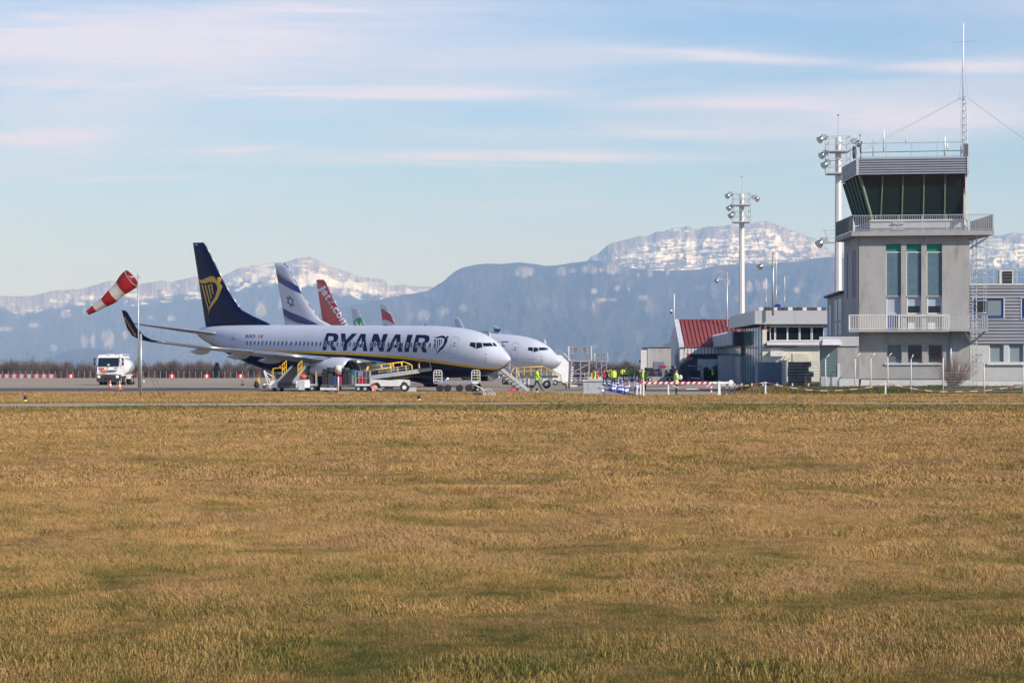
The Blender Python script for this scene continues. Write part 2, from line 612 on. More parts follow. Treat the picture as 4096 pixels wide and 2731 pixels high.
far = [(-260, 1190), (0, 1182), (51, 1185), (102, 1185), (140, 1181), (204, 1164), (272, 1159), (323, 1155), (383, 1138), (425, 1128), (451, 1123), (557, 1134), (604, 1130),
       (646, 1122), (689, 1128), (723, 1119), (787, 1106), (893, 1102), (935, 1081), (978, 1066), (1000, 1063), (1050, 1055), (1094, 1052), (1144, 1047), (1188, 1032), (1238, 1029),
       (1276, 1038), (1310, 1061), (1354, 1077), (1387, 1087), (1431, 1106), (1475, 1110), (1490, 1116), (1498, 1112), (1512, 1114), (1532, 1117), (1545, 1128), (1553, 1143), (1608, 1139),
       (1663, 1145), (1719, 1145), (1746, 1150), (1900, 1200)]
range_mesh('mountain_range', far, 21000, 4200, 620, 120, 1482, paint_far, 11, 3.0, 1.0, kind='structure', label='pale cliff-topped mountain range with snow fields beyond the tails')
summit = [(2250, 1120), (2330, 1062), (2368, 1021), (2389, 1018), (2430, 980), (2465, 968), (2506, 958), (2557, 944), (2588, 946), (2623, 927), (2659, 924), (2690, 916), (2731, 909), (2746, 905), (2787, 919),
          (2822, 907), (2889, 905), (2919, 898), (2955, 907), (2996, 896), (3037, 887), (3072, 886), (3103, 898), (3169, 921), (3220, 942), (3261, 955), (3297, 983), (3322, 1008), (3343, 1013),
          (3600, 1000), (3850, 960), (3964, 942), (4007, 940), (4060, 931), (4096, 936), (4400, 950)]
range_mesh('snowy_mountain', summit, 19500, 2600, 760, 110, 1300, paint_summit, 41, 2.6, .9, kind='structure', label='broad mountain streaked with snow above the forested slope')
forest = [(1150, 1290), (1350, 1235), (1480, 1205), (1550, 1190), (1663, 1172), (1719, 1160), (1746, 1140), (1774, 1127), (1796, 1105), (1829, 1080), (1862, 1067), (1895, 1061), (1951, 1054), (2011, 1056), (2050, 1052),
          (2083, 1049), (2128, 1055), (2188, 1065), (2244, 1058), (2299, 1051), (2322, 1046), (2368, 1040), (2420, 1050), (2557, 1078), (2660, 1082), (2812, 1077), (2863, 1062), (2965, 1054), (3118, 1052),
          (3220, 1041), (3271, 1030), (3343, 1028), (3600, 1050), (3850, 1075), (4096, 1075), (4400, 1070)]
range_mesh('forested_mountain', forest, 16000, 4200, 760, 120, 1482, paint_forest, 71, 2.2, 1.0, kind='structure', label='dark blue forested mountain slope with pale rock patches')
hill = [(60, 1478), (170, 1442), (272, 1404), (306, 1395), (383, 1393), (451, 1402), (489, 1421), (553, 1451), (640, 1478)]
range_mesh('low_hill', hill, 14500, 1500, 220, 40, 1484, paint_hill, 91, 1.5, .3, kind='structure', label='low wooded hill at the foot of the far mountains')

# haze: even, pale blue air over the whole place, sky outside it
hz = MB().box(-14000, 14000, -300, 27500, -62, 1420)
hm = bpy.data.materials.new('haze_air'); hm.use_nodes = True
n = N(hm.node_tree); n.n.clear()
pvn = n.new('ShaderNodeVolumePrincipled')
pvn.inputs['Color'].default_value = (.34, .56, 1.0, 1)
pvn.inputs['Absorption Color'].default_value = (1, 1, 1, 1)
pvn.inputs['Density'].default_value = 7.6e-5
pvn.inputs['Anisotropy'].default_value = 0.0
mo = n.new('ShaderNodeOutputMaterial'); n.l.new(pvn.outputs[0], mo.inputs['Volume'])
hz.use(hm); hz.build('haze', kind='stuff')

# ================================================================== ground
def gz(X, Y):
    """height of the grass sheet"""
    X = np.asarray(X, float); Y = np.asarray(Y, float)
    px = 2048 + F * X / np.maximum(Y, 1)
    m = sstep(2900, 3080, px) * sstep(160.5, 168, Y) * (1 - sstep(240, 300, Y)) * .46
    far_ = -sstep(461, 640, Y) * 3.2 - sstep(640, 3000, Y) * 30
    return m + far_ + (fbm(X / 9, Y / 9, 5, 3) - .5) * .10 * (Y < 158)


def ground_mat():
    m = bpy.data.materials.new('dry_grass_ground'); m.use_nodes = True
    n = N(m.node_tree); b = n.n['Principled BSDF']
    g = n.new('ShaderNodeNewGeometry'); P = g.outputs['Position']
    col = grass_colour(n, P)
    f = n.noise(n.scalev(P, (22, 22, 1)), 1.0, 5, .7)
    f3 = n.noise(n.scalev(P, (2.2, 2.2, 1)), 1.0, 5, .7)
    col = n.mix(n.ramp(f, .25, .75, .1, .8), n.mix(1.0, col, (.42, .42, .38), 'MULTIPLY'), col)
    col = n.mix(n.ramp(f3, .3, .7, .0, .45), col, n.mix(1.0, col, (.66, .6, .55), 'MULTIPLY'))
    n.put(b.inputs['Base Color'], col)
    b.inputs['Roughness'].default_value = 1.0
    b.inputs['Specular IOR Level'].default_value = .05
    bn = n.new('ShaderNodeBump'); bn.inputs['Strength'].default_value = .9; bn.inputs['Distance'].default_value = .08
    n.l.new(n.noise(n.scalev(P, (14, 14, 1)), 1.0, 5, .75), bn.inputs['Height'])
    n.l.new(bn.outputs[0], b.inputs['Normal'])
    return m


def grass_colour(n, P):
    """winter turf: straw with olive and green patches, stretched a little across the view"""
    a = n.noise(n.scalev(P, (.22, .13, 1)), 1.0, 4, .6)
    b_ = n.noise(n.scalev(P, (1.1, .7, 1)), 1.0, 5, .68, dist=.5)
    c = n.noise(n.scalev(P, (3.1, 2.6, 1)), 1.0, 4, .6)
    sp = n.new('ShaderNodeSeparateXYZ'); n.l.new(P, sp.inputs[0])
    near = n.ramp(sp.outputs[1], 12.5, 27, .075, 0.0)
    band = n.math('MULTIPLY', n.ramp(sp.outputs[1], 88, 101, 0, .10), n.ramp(sp.outputs[1], 112, 124, 1, 0))
    right = n.math('MULTIPLY', n.ramp(sp.outputs[0], 14, 22, 0, .24), n.ramp(sp.outputs[1], 158, 163, 0, 1))
    s_ = n.math('ADD', n.math('ADD', n.math('MULTIPLY', a, .34), n.math('MULTIPLY', b_, .40)), n.math('MULTIPLY', c, .26))
    s_ = n.math('ADD', n.math('ADD', n.math('ADD', s_, near), band), right)
    straw = n.mix(n.ramp(c, .35, .65), (.42, .245, .085), (.52, .325, .125))
    pk = n.noise(n.scalev(P, (.45, .3, 1)), 1.0, 5, .7)
    straw = n.mix(n.ramp(pk, .42, .62, 0, .75), straw, (.40, .235, .115))
    col = n.mix(n.ramp(s_, .455, .60), straw, (.25, .178, .052))
    col = n.mix(n.ramp(s_, .565, .68, 0, .8), col, (.075, .105, .022))
    d2 = n.noise(n.scalev(P, (.9, .35, 1)), 1.0, 5, .7)
    col = n.mix(n.ramp(d2, .60, .74, 0, .55), col, (.17, .10, .07))
    return col


xs = np.concatenate([[-9000, -3000, -900, -400], np.linspace(-150, 150, 241), [400, 900, 3000, 9000]])
ys = np.concatenate([[-60, 0], np.linspace(6, 300, 260), np.linspace(310, 700, 50), [900, 1500, 3000, 7000, 27000]])
GX, GYY = np.meshgrid(xs, ys)
grid_mesh('grass_field', GX, GYY, gz(GX, GYY), ground_mat(), kind='structure', label='dry winter airfield turf from the camera to the apron')


def paving(name, c1, c2, c3, joints=None, sc=1.0):
    m = bpy.data.materials.new(name); m.use_nodes = True
    n = N(m.node_tree); b = n.n['Principled BSDF']
    g = n.new('ShaderNodeNewGeometry'); P = g.outputs['Position']
    f1 = n.noise(n.scalev(P, (.05 * sc, .03 * sc, 1)), 1.0, 6, .65, dist=.5)
    f2 = n.noise(n.scalev(P, (1.1 * sc, 1.1 * sc, 1)), 1.0, 6, .7)
    f3 = n.noise(n.scalev(P, (.02, .35, 1)), 1.0, 4, .6)
    col = n.mix(n.ramp(f1, .35, .65), c1, c2)
    col = n.mix(n.ramp(f2, .3, .75, 0, .45), col, c3)
    col = n.mix(n.ramp(f3, .56, .70, 0, .7), col, c3)
    if joints:
        br = n.new('ShaderNodeTexBrick')
        n.l.new(P, br.inputs['Vector'])
        br.inputs['Scale'].default_value = 1.0; br.inputs['Brick Width'].default_value = joints; br.inputs['Row Height'].default_value = joints
        br.inputs['Mortar Size'].default_value = .05; br.offset = 0
        col = n.mix(n.math('MULTIPLY', br.outputs['Fac'], .55), col, (.05, .05, .05))
    n.put(b.inputs['Base Color'], col)
    b.inputs['Roughness'].default_value = .85
    b.inputs['Specular IOR Level'].default_value = .03
    bn = n.new('ShaderNodeBump'); bn.inputs['Strength'].default_value = .25; bn.inputs['Distance'].default_value = .01
    n.l.new(n.noise(n.scalev(P, (30, 30, 1)), 1.0, 3, .6), bn.inputs['Height']); n.l.new(bn.outputs[0], b.inputs['Normal'])
    return m


APRON = paving('apron_concrete', (.40, .325, .245), (.33, .27, .21), (.20, .17, .145), joints=7.5)
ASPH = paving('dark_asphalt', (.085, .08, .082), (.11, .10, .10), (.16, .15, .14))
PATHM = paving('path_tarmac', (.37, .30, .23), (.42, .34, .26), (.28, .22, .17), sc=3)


def az(X, Y):
    """the apron climbs very slightly towards the terminal"""
    return float(sstep(4, 22, X) * min(.27, max(0, .0022 * (Y - 172))))


def GA(px, py):
    """ground point of the apron seen at a pixel: (X, Y, Z)"""
    z = 0.0
    for _ in range(12):
        Y = F * (EYE - z) / (py - HY); X = (px - 2048) / F * Y
        z = az(X, Y)
    return X, Y, z + .012


def sheet(name, poly, z, m, **kw):
    me = bpy.data.meshes.new(name); me.from_pydata([(x, y, 0) for x, y in poly], [], [tuple(range(len(poly)))])
    bm = bmesh.new(); bm.from_mesh(me)
    for ax, lo, hi in ((0, 2, 24), (1, 170, 300)):
        for k in range(12):
            c = lo + (hi - lo) * k / 11; no = (1, 0, 0) if ax == 0 else (0, 1, 0)
            bmesh.ops.bisect_plane(bm, geom=bm.verts[:] + bm.edges[:] + bm.faces[:], plane_co=Vector(no) * c, plane_no=no, dist=1e-4)
    for v in bm.verts:
        v.co.z = z + az(v.co.x, v.co.y)
    bmesh.ops.triangulate(bm, faces=bm.faces)
    bm.to_mesh(me); bm.free(); me.materials.append(m)
    return link(name, me, None, **kw)


sheet('apron', [(-260, 461), (-260, 179), (PX(0, 179), 179), (PX(1300, 177), 177), (PX(1900, 172), 172), (PX(2120, 171), 171), (PX(2300, 163), 163), (PX(2450, 153), 153), (PX(2700, 151), 151),
                (PX(2880, 152), 152), (PX(2990, 160), 160), (PX(3040, 168), 168), (PX(3200, 185), 185), (PX(3400, 200), 200), (200, 240), (200, 461)][::-1], .012, APRON, kind='structure', label='pale concrete apron the airliners stand on')
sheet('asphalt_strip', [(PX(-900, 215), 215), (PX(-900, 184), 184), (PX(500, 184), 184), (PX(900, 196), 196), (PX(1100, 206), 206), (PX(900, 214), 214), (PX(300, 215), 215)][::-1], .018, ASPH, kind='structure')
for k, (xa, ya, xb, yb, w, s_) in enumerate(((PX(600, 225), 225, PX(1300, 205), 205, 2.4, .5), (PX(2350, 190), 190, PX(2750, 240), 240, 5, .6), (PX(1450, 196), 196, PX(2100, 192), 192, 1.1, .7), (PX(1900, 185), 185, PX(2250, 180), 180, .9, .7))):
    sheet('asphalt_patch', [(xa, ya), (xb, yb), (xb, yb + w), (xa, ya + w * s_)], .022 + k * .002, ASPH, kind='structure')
# narrow service path crossing the turf
pth = []
pl = [(-400, 1638, 1616), (0, 1632, 1619), (700, 1628, 1617), (1500, 1624, 1616), (2352, 1620, 1614), (3000, 1619, 1613.5), (4096, 1623, 1616), (4500, 1625, 1618)]
b = MB().use(PATHM)
for i in range(len(pl) - 1):
    q = []
    for (px, ny, fy) in (pl[i], pl[i + 1]):
        q.append(((PX(px, GY(ny)), GY(ny), .06), (PX(px, GY(fy)), GY(fy), .06)))
    b.quad(q[0][0], q[1][0], q[1][1], q[0][1])
b.build('service_path', fix=False, kind='structure', label='narrow pale tarmac path crossing the turf')
# ================================================================== grass blades
def blade_mat():
    m = bpy.data.materials.new('grass_blade'); m.use_nodes = True
    n = N(m.node_tree); b = n.n['Principled BSDF']
    g = n.new('ShaderNodeNewGeometry')
    sp = n.new('ShaderNodeSeparateXYZ'); n.l.new(g.outputs['Position'], sp.inputs[0])
    cb = n.new('ShaderNodeCombineXYZ'); n.l.new(sp.outputs[0], cb.inputs[0]); n.l.new(sp.outputs[1], cb.inputs[1])
    col = grass_colour(n, cb.outputs[0])
    a = n.new('ShaderNodeVertexColor', layer_name='tint')
    col = n.mix(1.0, col, a.outputs[0], 'MULTIPLY')
    n.put(b.inputs['Base Color'], col)
    b.inputs['Roughness'].default_value = .7
    b.inputs['Specular IOR Level'].default_value = .2
    return m


BLADE = blade_mat()


def clump(name, nb, rad, h, w, seed, nseg=2):
    rng = random.Random(seed)
    V = []; Fc = []; C = []
    for i in range(nb):
        r = rad * sqrt(rng.random()); a = rng.random() * 2 * pi
        x, y = r * cos(a), r * sin(a)
        hh = h * (.35 + .9 * rng.random() ** 1.5); lean = (.3 + 1.1 * rng.random()) * hh
        la = rng.random() * 2 * pi; fa = rng.random() * pi
        dx, dy = cos(la) * lean, sin(la) * lean
        wx, wy = cos(fa) * w * (.6 + .8 * rng.random()), sin(fa) * w
        t = rng.random()
        c = (1.22, 1.2, 1.15) if t > .88 else ((.72, .76, .7) if t < .2 else (.85 + .28 * rng.random(),) * 3)
        b = len(V)
        V += [(x - wx, y - wy, -.02), (x + wx, y + wy, -.02), (x + dx * .4 + wx * .8, y + dy * .4 + wy * .8, hh * .62), (x + dx * .4 - wx * .8, y + dy * .4 - wy * .8, hh * .62), (x + dx, y + dy, hh)]
        Fc += [(b, b + 1, b + 2, b + 3), (b + 3, b + 2, b + 4)]
        C += [c] * 5
    me = bpy.data.meshes.new(name); me.from_pydata(V, [], Fc); me.materials.append(BLADE)
    at = me.color_attributes.new('tint', 'FLOAT_COLOR', 'POINT')
    at.data.foreach_set('color', np.array([(*c, 1) for c in C], np.float32).ravel())
    return me


def scatter(name, pts, scl, meshes, seed, label):
    """one object of points; geometry nodes put a clump on each"""
    rng = np.random.default_rng(seed)
    me = bpy.data.meshes.new(name + '_points')
    me.vertices.add(len(pts)); me.vertices.foreach_set('co', pts.astype(np.float32).ravel())
    for nm, arr in (('sc', scl), ('rot', rng.random(len(pts)) * 6.283), ('idx', rng.integers(0, len(meshes), len(pts)))):
        at = me.attributes.new(nm, 'FLOAT' if nm != 'idx' else 'INT', 'POINT')
        at.data.foreach_set('value', np.asarray(arr, np.float32 if nm != 'idx' else np.int32))
    o = link(name, me, None, kind='stuff', label=label, category='grass')
    ng = bpy.data.node_groups.new(name + '_nodes', 'GeometryNodeTree')
    ng.interface.new_socket('Geometry', in_out='INPUT', socket_type='NodeSocketGeometry')
    ng.interface.new_socket('Geometry', in_out='OUTPUT', socket_type='NodeSocketGeometry')
    gi = ng.nodes.new('NodeGroupInput'); go = ng.nodes.new('NodeGroupOutput')
    ip = ng.nodes.new('GeometryNodeInstanceOnPoints'); ip.inputs['Pick Instance'].default_value = True
    jg = ng.nodes.new('GeometryNodeGeometryToInstance')
    for mm in reversed(meshes):
        oi = ng.nodes.new('GeometryNodeObjectInfo'); oi.inputs['As Instance'].default_value = False
        oi.inputs['Object'].default_value = mm
        ng.links.new(oi.outputs['Geometry'], jg.inputs[0])
    ng.links.new(jg.outputs[0], ip.inputs['Instance'])
    ng.links.new(gi.outputs[0], ip.inputs['Points'])

    def at(nm, ty):
        a = ng.nodes.new('GeometryNodeInputNamedAttribute'); a.data_type = ty; a.inputs['Name'].default_value = nm
        return a.outputs[0]
    ng.links.new(at('idx', 'INT'), ip.inputs['Instance Index'])
    cx = ng.nodes.new('ShaderNodeCombineXYZ'); ng.links.new(at('rot', 'FLOAT'), cx.inputs[2])
    er = ng.nodes.new('FunctionNodeEulerToRotation'); ng.links.new(cx.outputs[0], er.inputs[0])
    ng.links.new(er.outputs[0], ip.inputs['Rotation'])
    cs = ng.nodes.new('ShaderNodeCombineXYZ')
    for k in range(3):
        ng.links.new(at('sc', 'FLOAT'), cs.inputs[k])
    ng.links.new(cs.outputs[0], ip.inputs['Scale'])
    ng.links.new(ip.outputs[0], go.inputs[0])
    md = o.modifiers.new('clumps', 'NODES'); md.node_group = ng
    return o


def wedge(y0, y1, n, seed, pw=1.0):
    """points uniformly over the view wedge between two distances"""
    rng = np.random.default_rng(seed)
    y = np.sqrt(rng.random(n) * (y1 ** 2 - y0 ** 2) + y0 ** 2)
    x = (rng.random(n) * 2 - 1) * (y * .232 + 1.0)
    return x, y


CLN = [clump('grass_clump_near', 70, .22, .042, .0019, 100 + k) for k in range(5)]
CLM = [clump('grass_clump_mid', 50, .45, .050, .0045, 200 + k) for k in range(4)]
CLF = [clump('grass_clump_far', 44, .85, .065, .010, 300 + k) for k in range(4)]


def src(me):
    # clump sources are parked under the turf, where nothing sees them
    o = link('grass_tuft', me, None, kind='stuff'); o.location = (0, 40, -1.5)
    o.hide_render = True
    return o


srcN, srcM, srcF = [[src(m) for m in L] for L in (CLN, CLM, CLF)]


def put(name, y0, y1, n, meshes, seed, label, cond=None, hmod=True):
    x, y = wedge(y0, y1, n, seed)
    k = np.ones(n, bool)
    # keep blades off the path and the paving
    pyr = HY + F * EYE / y; px = 2048 + F * x / y
    near_ = np.interp(px, [p[0] for p in pl], [p[1] for p in pl]); far_ = np.interp(px, [p[0] for p in pl], [p[2] for p in pl])
    k &= ~((pyr < near_ - 1.0) & (pyr > far_ + .6))
    edge = np.interp(px, [0, 1300, 1900, 2120, 2300, 2450, 2700, 2880, 2990, 3040, 3060], [179, 177, 172, 171, 163, 153, 151, 152, 160, 166, 172])
    k &= y < edge - .1
    x = x[k]; y = y[k]
    d = fbm(x / .8, y / 1.3, 77, 4)
    sc = (.5 + 1.25 * sstep(.35, .70, d)) * (.8 + .4 * np.random.default_rng(seed).random(len(x)))
    pts = np.stack([x, y, gz(x, y)], -1)
    return scatter(name, pts, sc, meshes, seed, label)


put('grass', 12.0, 34, 26000, srcN, 1, 'short straw and green turf blades nearest the camera')
put('grass', 33, 75, 26000, srcM, 2, 'straw coloured turf blades in the middle of the field')
put('grass', 74, 172, 30000, srcF, 3, 'turf blades along the service path and the apron edge')
# ================================================================== airliners
from mathutils.bvhtree import BVHTree

STN = [(0.55, -.46, -.50, .02), (0.62, -.34, -.63, .16), (0.78, -.20, -.80, .33), (1.15, .08, -1.07, .60), (1.7, .44, -1.30, .90), (2.1, .74, -1.43, 1.08), (2.5, .98, -1.54, 1.22), (2.93, 1.20, -1.65, 1.34),
       (3.75, 1.49, -1.79, 1.53), (4.8, 1.71, -1.90, 1.70), (6.0, 1.86, -1.97, 1.80), (7.5, 1.95, -2.0, 1.87), (9.0, 2.0, -2.0, 1.88), (14, 2.0, -2.0, 1.88), (20, 2.0, -2.0, 1.88), (25, 2.0, -2.0, 1.88),
       (27.3, 2.0, -1.93, 1.88), (29, 2.0, -1.70, 1.85), (31, 2.0, -1.25, 1.72), (33, 1.98, -.72, 1.45), (35, 1.94, -.12, 1.08), (36.5, 1.87, .38, .74), (37.6, 1.74, .78, .45), (38.0, 1.58, .98, .30), (38.15, 1.42, 1.15, .12)]
ZC = 3.25


def catmull(tab, x):
    xs_ = [t[0] for t in tab]
    i = max(0, min(len(tab) - 2, int(np.searchsorted(xs_, x) - 1)))
    p0 = tab[max(0, i - 1)]; p1 = tab[i]; p2 = tab[i + 1]; p3 = tab[min(len(tab) - 1, i + 2)]
    h = p2[0] - p1[0]; t = (x - p1[0]) / h
    out = []
    for k in range(1, len(p1)):
        m1 = (p2[k] - p0[k]) / max(1e-6, p2[0] - p0[0]) * h if i > 0 else (p2[k] - p1[k])
        m2 = (p3[k] - p1[k]) / max(1e-6, p3[0] - p1[0]) * h
        t2, t3 = t * t, t * t * t
        out.append((2 * t3 - 3 * t2 + 1) * p1[k] + (t3 - 2 * t2 + t) * m1 + (-2 * t3 + 3 * t2) * p2[k] + (t3 - t2) * m2)
    return out


STRIPE = [(0.5, -1.30), (1.6, -1.17), (3, -1.06), (5, -.83), (7.5, -.60), (10, -.42), (13, -.27), (16, -.17), (20, -.12), (25, -.10), (29, -.06), (32, .06), (34, .25), (36, .62), (37.3, 1.0), (38.2, 1.35)]
BANDW = [(0.5, .10), (3, .17), (8, .21), (20, .20), (32, .16), (36, .2), (38.2, .1)]


def fus_mesh(mats):
    """closed skin: crown and flanks, a coloured band, and the belly, split along the livery line"""
    xs_ = list(np.concatenate([np.array([.55, .58, .62, .68, .78, .9, 1.05, 1.2, 1.4]), np.arange(1.6, 6, .2), np.arange(6, 26, .5), np.arange(26, 37.4, .3), [37.4, 37.6, 37.8, 38.0, 38.08, 38.15]]))
    mb = MB(); nA, nB = 13, 9
    rings = []
    for x in xs_:
        top, bot, hw = catmull(STN, x)
        mid = (top + bot) / 2; hh = (top - bot) / 2
        zb = np.interp(x, [a for a, _ in STRIPE], [b for _, b in STRIPE]); w = np.interp(x, [a for a, _ in BANDW], [b for _, b in BANDW])
        a1 = math.acos(max(-.97, min(.9, (zb - mid) / hh))); a2 = math.acos(max(-.985, min(.88, (zb - w - mid) / hh)))
        half = [a1 * k / nA for k in range(nA + 1)] + [a2] + [a2 + (pi - a2) * k / nB for k in range(1, nB + 1)]
        ang = half + [2 * pi - a for a in half[-2:0:-1]]
        rings.append([(x, hw * sin(a) * (1 if cos(a) > 0 else 1), ZC + mid + hh * cos(a)) for a in ang])
    n = len(rings[0])
    b = mb.add([p for r in rings for p in r])
    H = nA + 1 + nB
    for k in range(len(rings) - 1):
        for i in range(n):
            j = (i + 1) % n
            s_ = i if i < H else n - 1 - i
            mb.use(mats[0] if s_ < nA else (mats[1] if s_ == nA else mats[2]))
            mb.face((b + k * n + i, b + k * n + j, b + (k + 1) * n + j, b + (k + 1) * n + i), True)
    mb.use(mats[0]); mb.face(tuple(b + i for i in range(n))[::-1]); mb.face(tuple(b + (len(rings) - 1) * n + i for i in range(n)))
    return mb


AF = [(0, 0), (.02, .32), (.08, .62), (.2, .88), (.35, 1.0), (.55, .86), (.75, .52), (.9, .22), (1, .02)]


def foil(le, te, thk, axis, pos):
    """closed airfoil ring. axis 'z': fin section at height pos (thickness in y); axis 'y': wing section"""
    pts = []
    for (t, h) in AF + [(a, -b) for a, b in AF[-1:0:-1]]:
        x = le[0] + (te[0] - le[0]) * t
        if axis == 'z':
            pts.append((x, pos + h * thk / 2, le[1] + (te[1] - le[1]) * t))
        else:
            zc = le[1] + (te[1] - le[1]) * t
            pts.append((x, pos[0], zc + h * thk / 2 * (1 if h > 0 else .8)))
    return pts


class Plane:
    def __init__(s, X0, Y0, th, pitch, z0=0.0):
        s.X0, s.Y0, s.th, s.pi = X0, Y0, th, pitch
        c, sn = cos(th), sin(th)
        # origin at the main gear, on the ground
        s.loc = (X0 - 19.6 * c, Y0 + 19.6 * sn, z0)
        s.rot = (0, -pitch, pi - th)
        s.M = Matrix.Translation(s.loc) @ Matrix.Rotation(pi - th, 4, 'Z') @ Matrix.Rotation(-pitch, 4, 'Y') @ Matrix.Translation((-19.6, 0, 0))
        s.Mi = s.M.inverted()
        s.trees = {}

    def ray(s, px, py):
        o = s.Mi @ Vector((0, 0, EYE))
        d = (s.Mi.to_3x3() @ Vector(((px - 2048) / F, 1, (HY - py) / F))).normalized()
        return o, d

    def on_plane(s, px, py, y=0.0):
        """pixel -> point of the local plane y = const"""
        o, d = s.ray(px, py)
        t = (y - o.y) / d.y
        return o + d * t


def off(mb):
    """vertices moved so that the root empty (main gear) is the origin"""
    mb.v = [(x - 19.6, y, z) for x, y, z in mb.v]
    return mb


def make_tree(mb):
    return BVHTree.FromPolygons([Vector(v) for v in mb.v], [list(f) for f in mb.f])


def poly_mesh2d(polys, step):
    """filled 2-D outlines (inner outlines are holes), cut into a grid of about one step"""
    cu = bpy.data.curves.new('outline', 'CURVE'); cu.dimensions = '2D'; cu.fill_mode = 'BOTH'
    for P in polys:
        sp = cu.splines.new('POLY'); sp.points.add(len(P) - 1); sp.use_cyclic_u = True
        for k, (x, y) in enumerate(P):
            sp.points[k].co = (x, y, 0, 1)
    ob = bpy.data.objects.new('outline', cu)
    me = bpy.data.meshes.new_from_object(ob)
    bpy.data.objects.remove(ob); bpy.data.curves.remove(cu)
    return grid_cut(me, step)


def text_mesh2d(txt, step, bold=0.02, shear=0.0, spacing=1.0):
    cu = bpy.data.curves.new('lettering', 'FONT'); cu.body = txt; cu.fill_mode = 'BOTH'; cu.offset = bold; cu.shear = shear; cu.resolution_u = 4; cu.space_character = spacing
    ob = bpy.data.objects.new('lettering', cu)
    me = bpy.data.meshes.new_from_object(ob)
    bpy.data.objects.remove(ob); bpy.data.curves.remove(cu)
    return me


def grid_cut(me, step):
    bm = bmesh.new(); bm.from_mesh(me); bpy.data.meshes.remove(me)
    xs_ = [v.co.x for v in bm.verts]; ys_ = [v.co.y for v in bm.verts]
    for lo, hi, no in ((min(xs_), max(xs_), (1, 0, 0)), (min(ys_), max(ys_), (0, 1, 0))):
        n = int((hi - lo) / step) + 1
        for k in range(1, n):
            c = lo + (hi - lo) * k / n
            bmesh.ops.bisect_plane(bm, geom=bm.verts[:] + bm.edges[:] + bm.faces[:], plane_co=Vector(no) * c, plane_no=no, dist=1e-4)
    V = [(v.co.x, v.co.y) for v in bm.verts]
    bm.verts.index_update()
    Fc = [tuple(v.index for v in f.verts) for f in bm.faces]
    bm.free()
    return V, Fc


def wrap(pl, tree, VF, mt, name, parent, lift=.012, keep=False, **kw):
    """lay a flat outline (pixel coordinates) on the real surface it belongs to"""
    V, Fc = VF
    pts = []; ok = []
    for (px, py) in V:
        o, d = pl.ray(px, py)
        h, nrm, _, _ = tree.ray_cast(o, d)
        if h is None:
            pts.append((0, 0, 0)); ok.append(False)
        else:
            if nrm.dot(d) > 0:
                nrm = -nrm
            q = h + nrm * lift; pts.append((q.x - 19.6, q.y, q.z)); ok.append(True)
    mb = MB().use(mt)
    mb.v = pts
    good = [f for f in Fc if all(ok[i] for i in f)]
    if keep and good:
        par = list(range(len(pts)))

        def find(i):
            while par[i] != i:
                par[i] = par[par[i]]; i = par[i]
            return i
        for f in good:
            for i in f[1:]:
                par[find(i)] = find(f[0])
        cnt = {}
        for f in good:
            cnt[find(f[0])] = cnt.get(find(f[0]), 0) + 1
        best = max(cnt, key=cnt.get)
        good = [f for f in good if find(f[0]) == best]
    used = sorted({i for f in good for i in f})
    mp = {i: k for k, i in enumerate(used)}
    mb.v = [pts[i] for i in used]
    for f in good:
        mb.face(tuple(mp[i] for i in f), False)
    if not mb.f:
        return None
    return mb.build(name, parent, fix=False, **kw)


def zpx(ox, oy, k, pts):
    """points read off an enlarged crop -> photograph pixels"""
    return [(ox + x / k, oy + y / k) for x, y in pts]


def stroke(p, q, w):
    d = Vector((q[0] - p[0], q[1] - p[1])).normalized() * w / 2
    nx, ny = -d.y, d.x
    return [(p[0] - d.x + nx, p[1] - d.y + ny), (q[0] + d.x + nx, q[1] + d.y + ny), (q[0] + d.x - nx, q[1] + d.y - ny), (p[0] - d.x - nx, p[1] - d.y - ny)]


def place_text(txt, p0, p1, h, bold=.02, shear=0.0, step=3.0, flip=False, width=None):
    """text laid from pixel p0 to p1 along the baseline, letter height h px"""
    me = text_mesh2d(txt, step, bold, shear)
    xs_ = [v.co.x for v in me.vertices]; x0, x1 = min(xs_), max(xs_); ymax = max(v.co.y for v in me.vertices)
    d = Vector((p1[0] - p0[0], p1[1] - p0[1])); L = d.length; d.normalize()
    up = Vector((d.y, -d.x))
    for v in me.vertices:
        u = (v.co.x - x0) / (x1 - x0) * L; w = v.co.y / ymax * h
        v.co = (p0[0] + d.x * u + up.x * w, p0[1] + d.y * u + up.y * w, 0)
    return grid_cut(me, step)


def wheel(mb, c, r, w, axis='y', rim=None, n=16):
    a = {'y': Vector((0, 1, 0)), 'x': Vector((1, 0, 0))}[axis]
    c = Vector(c)
    mb.use(BLACK); mb.cone(c - a * w / 2, c + a * w / 2, r, r, n)
    mb.use(rim or GALV); mb.cone(c - a * (w / 2 + .01), c + a * (w / 2 + .01), r * .5, r * .5, 10)


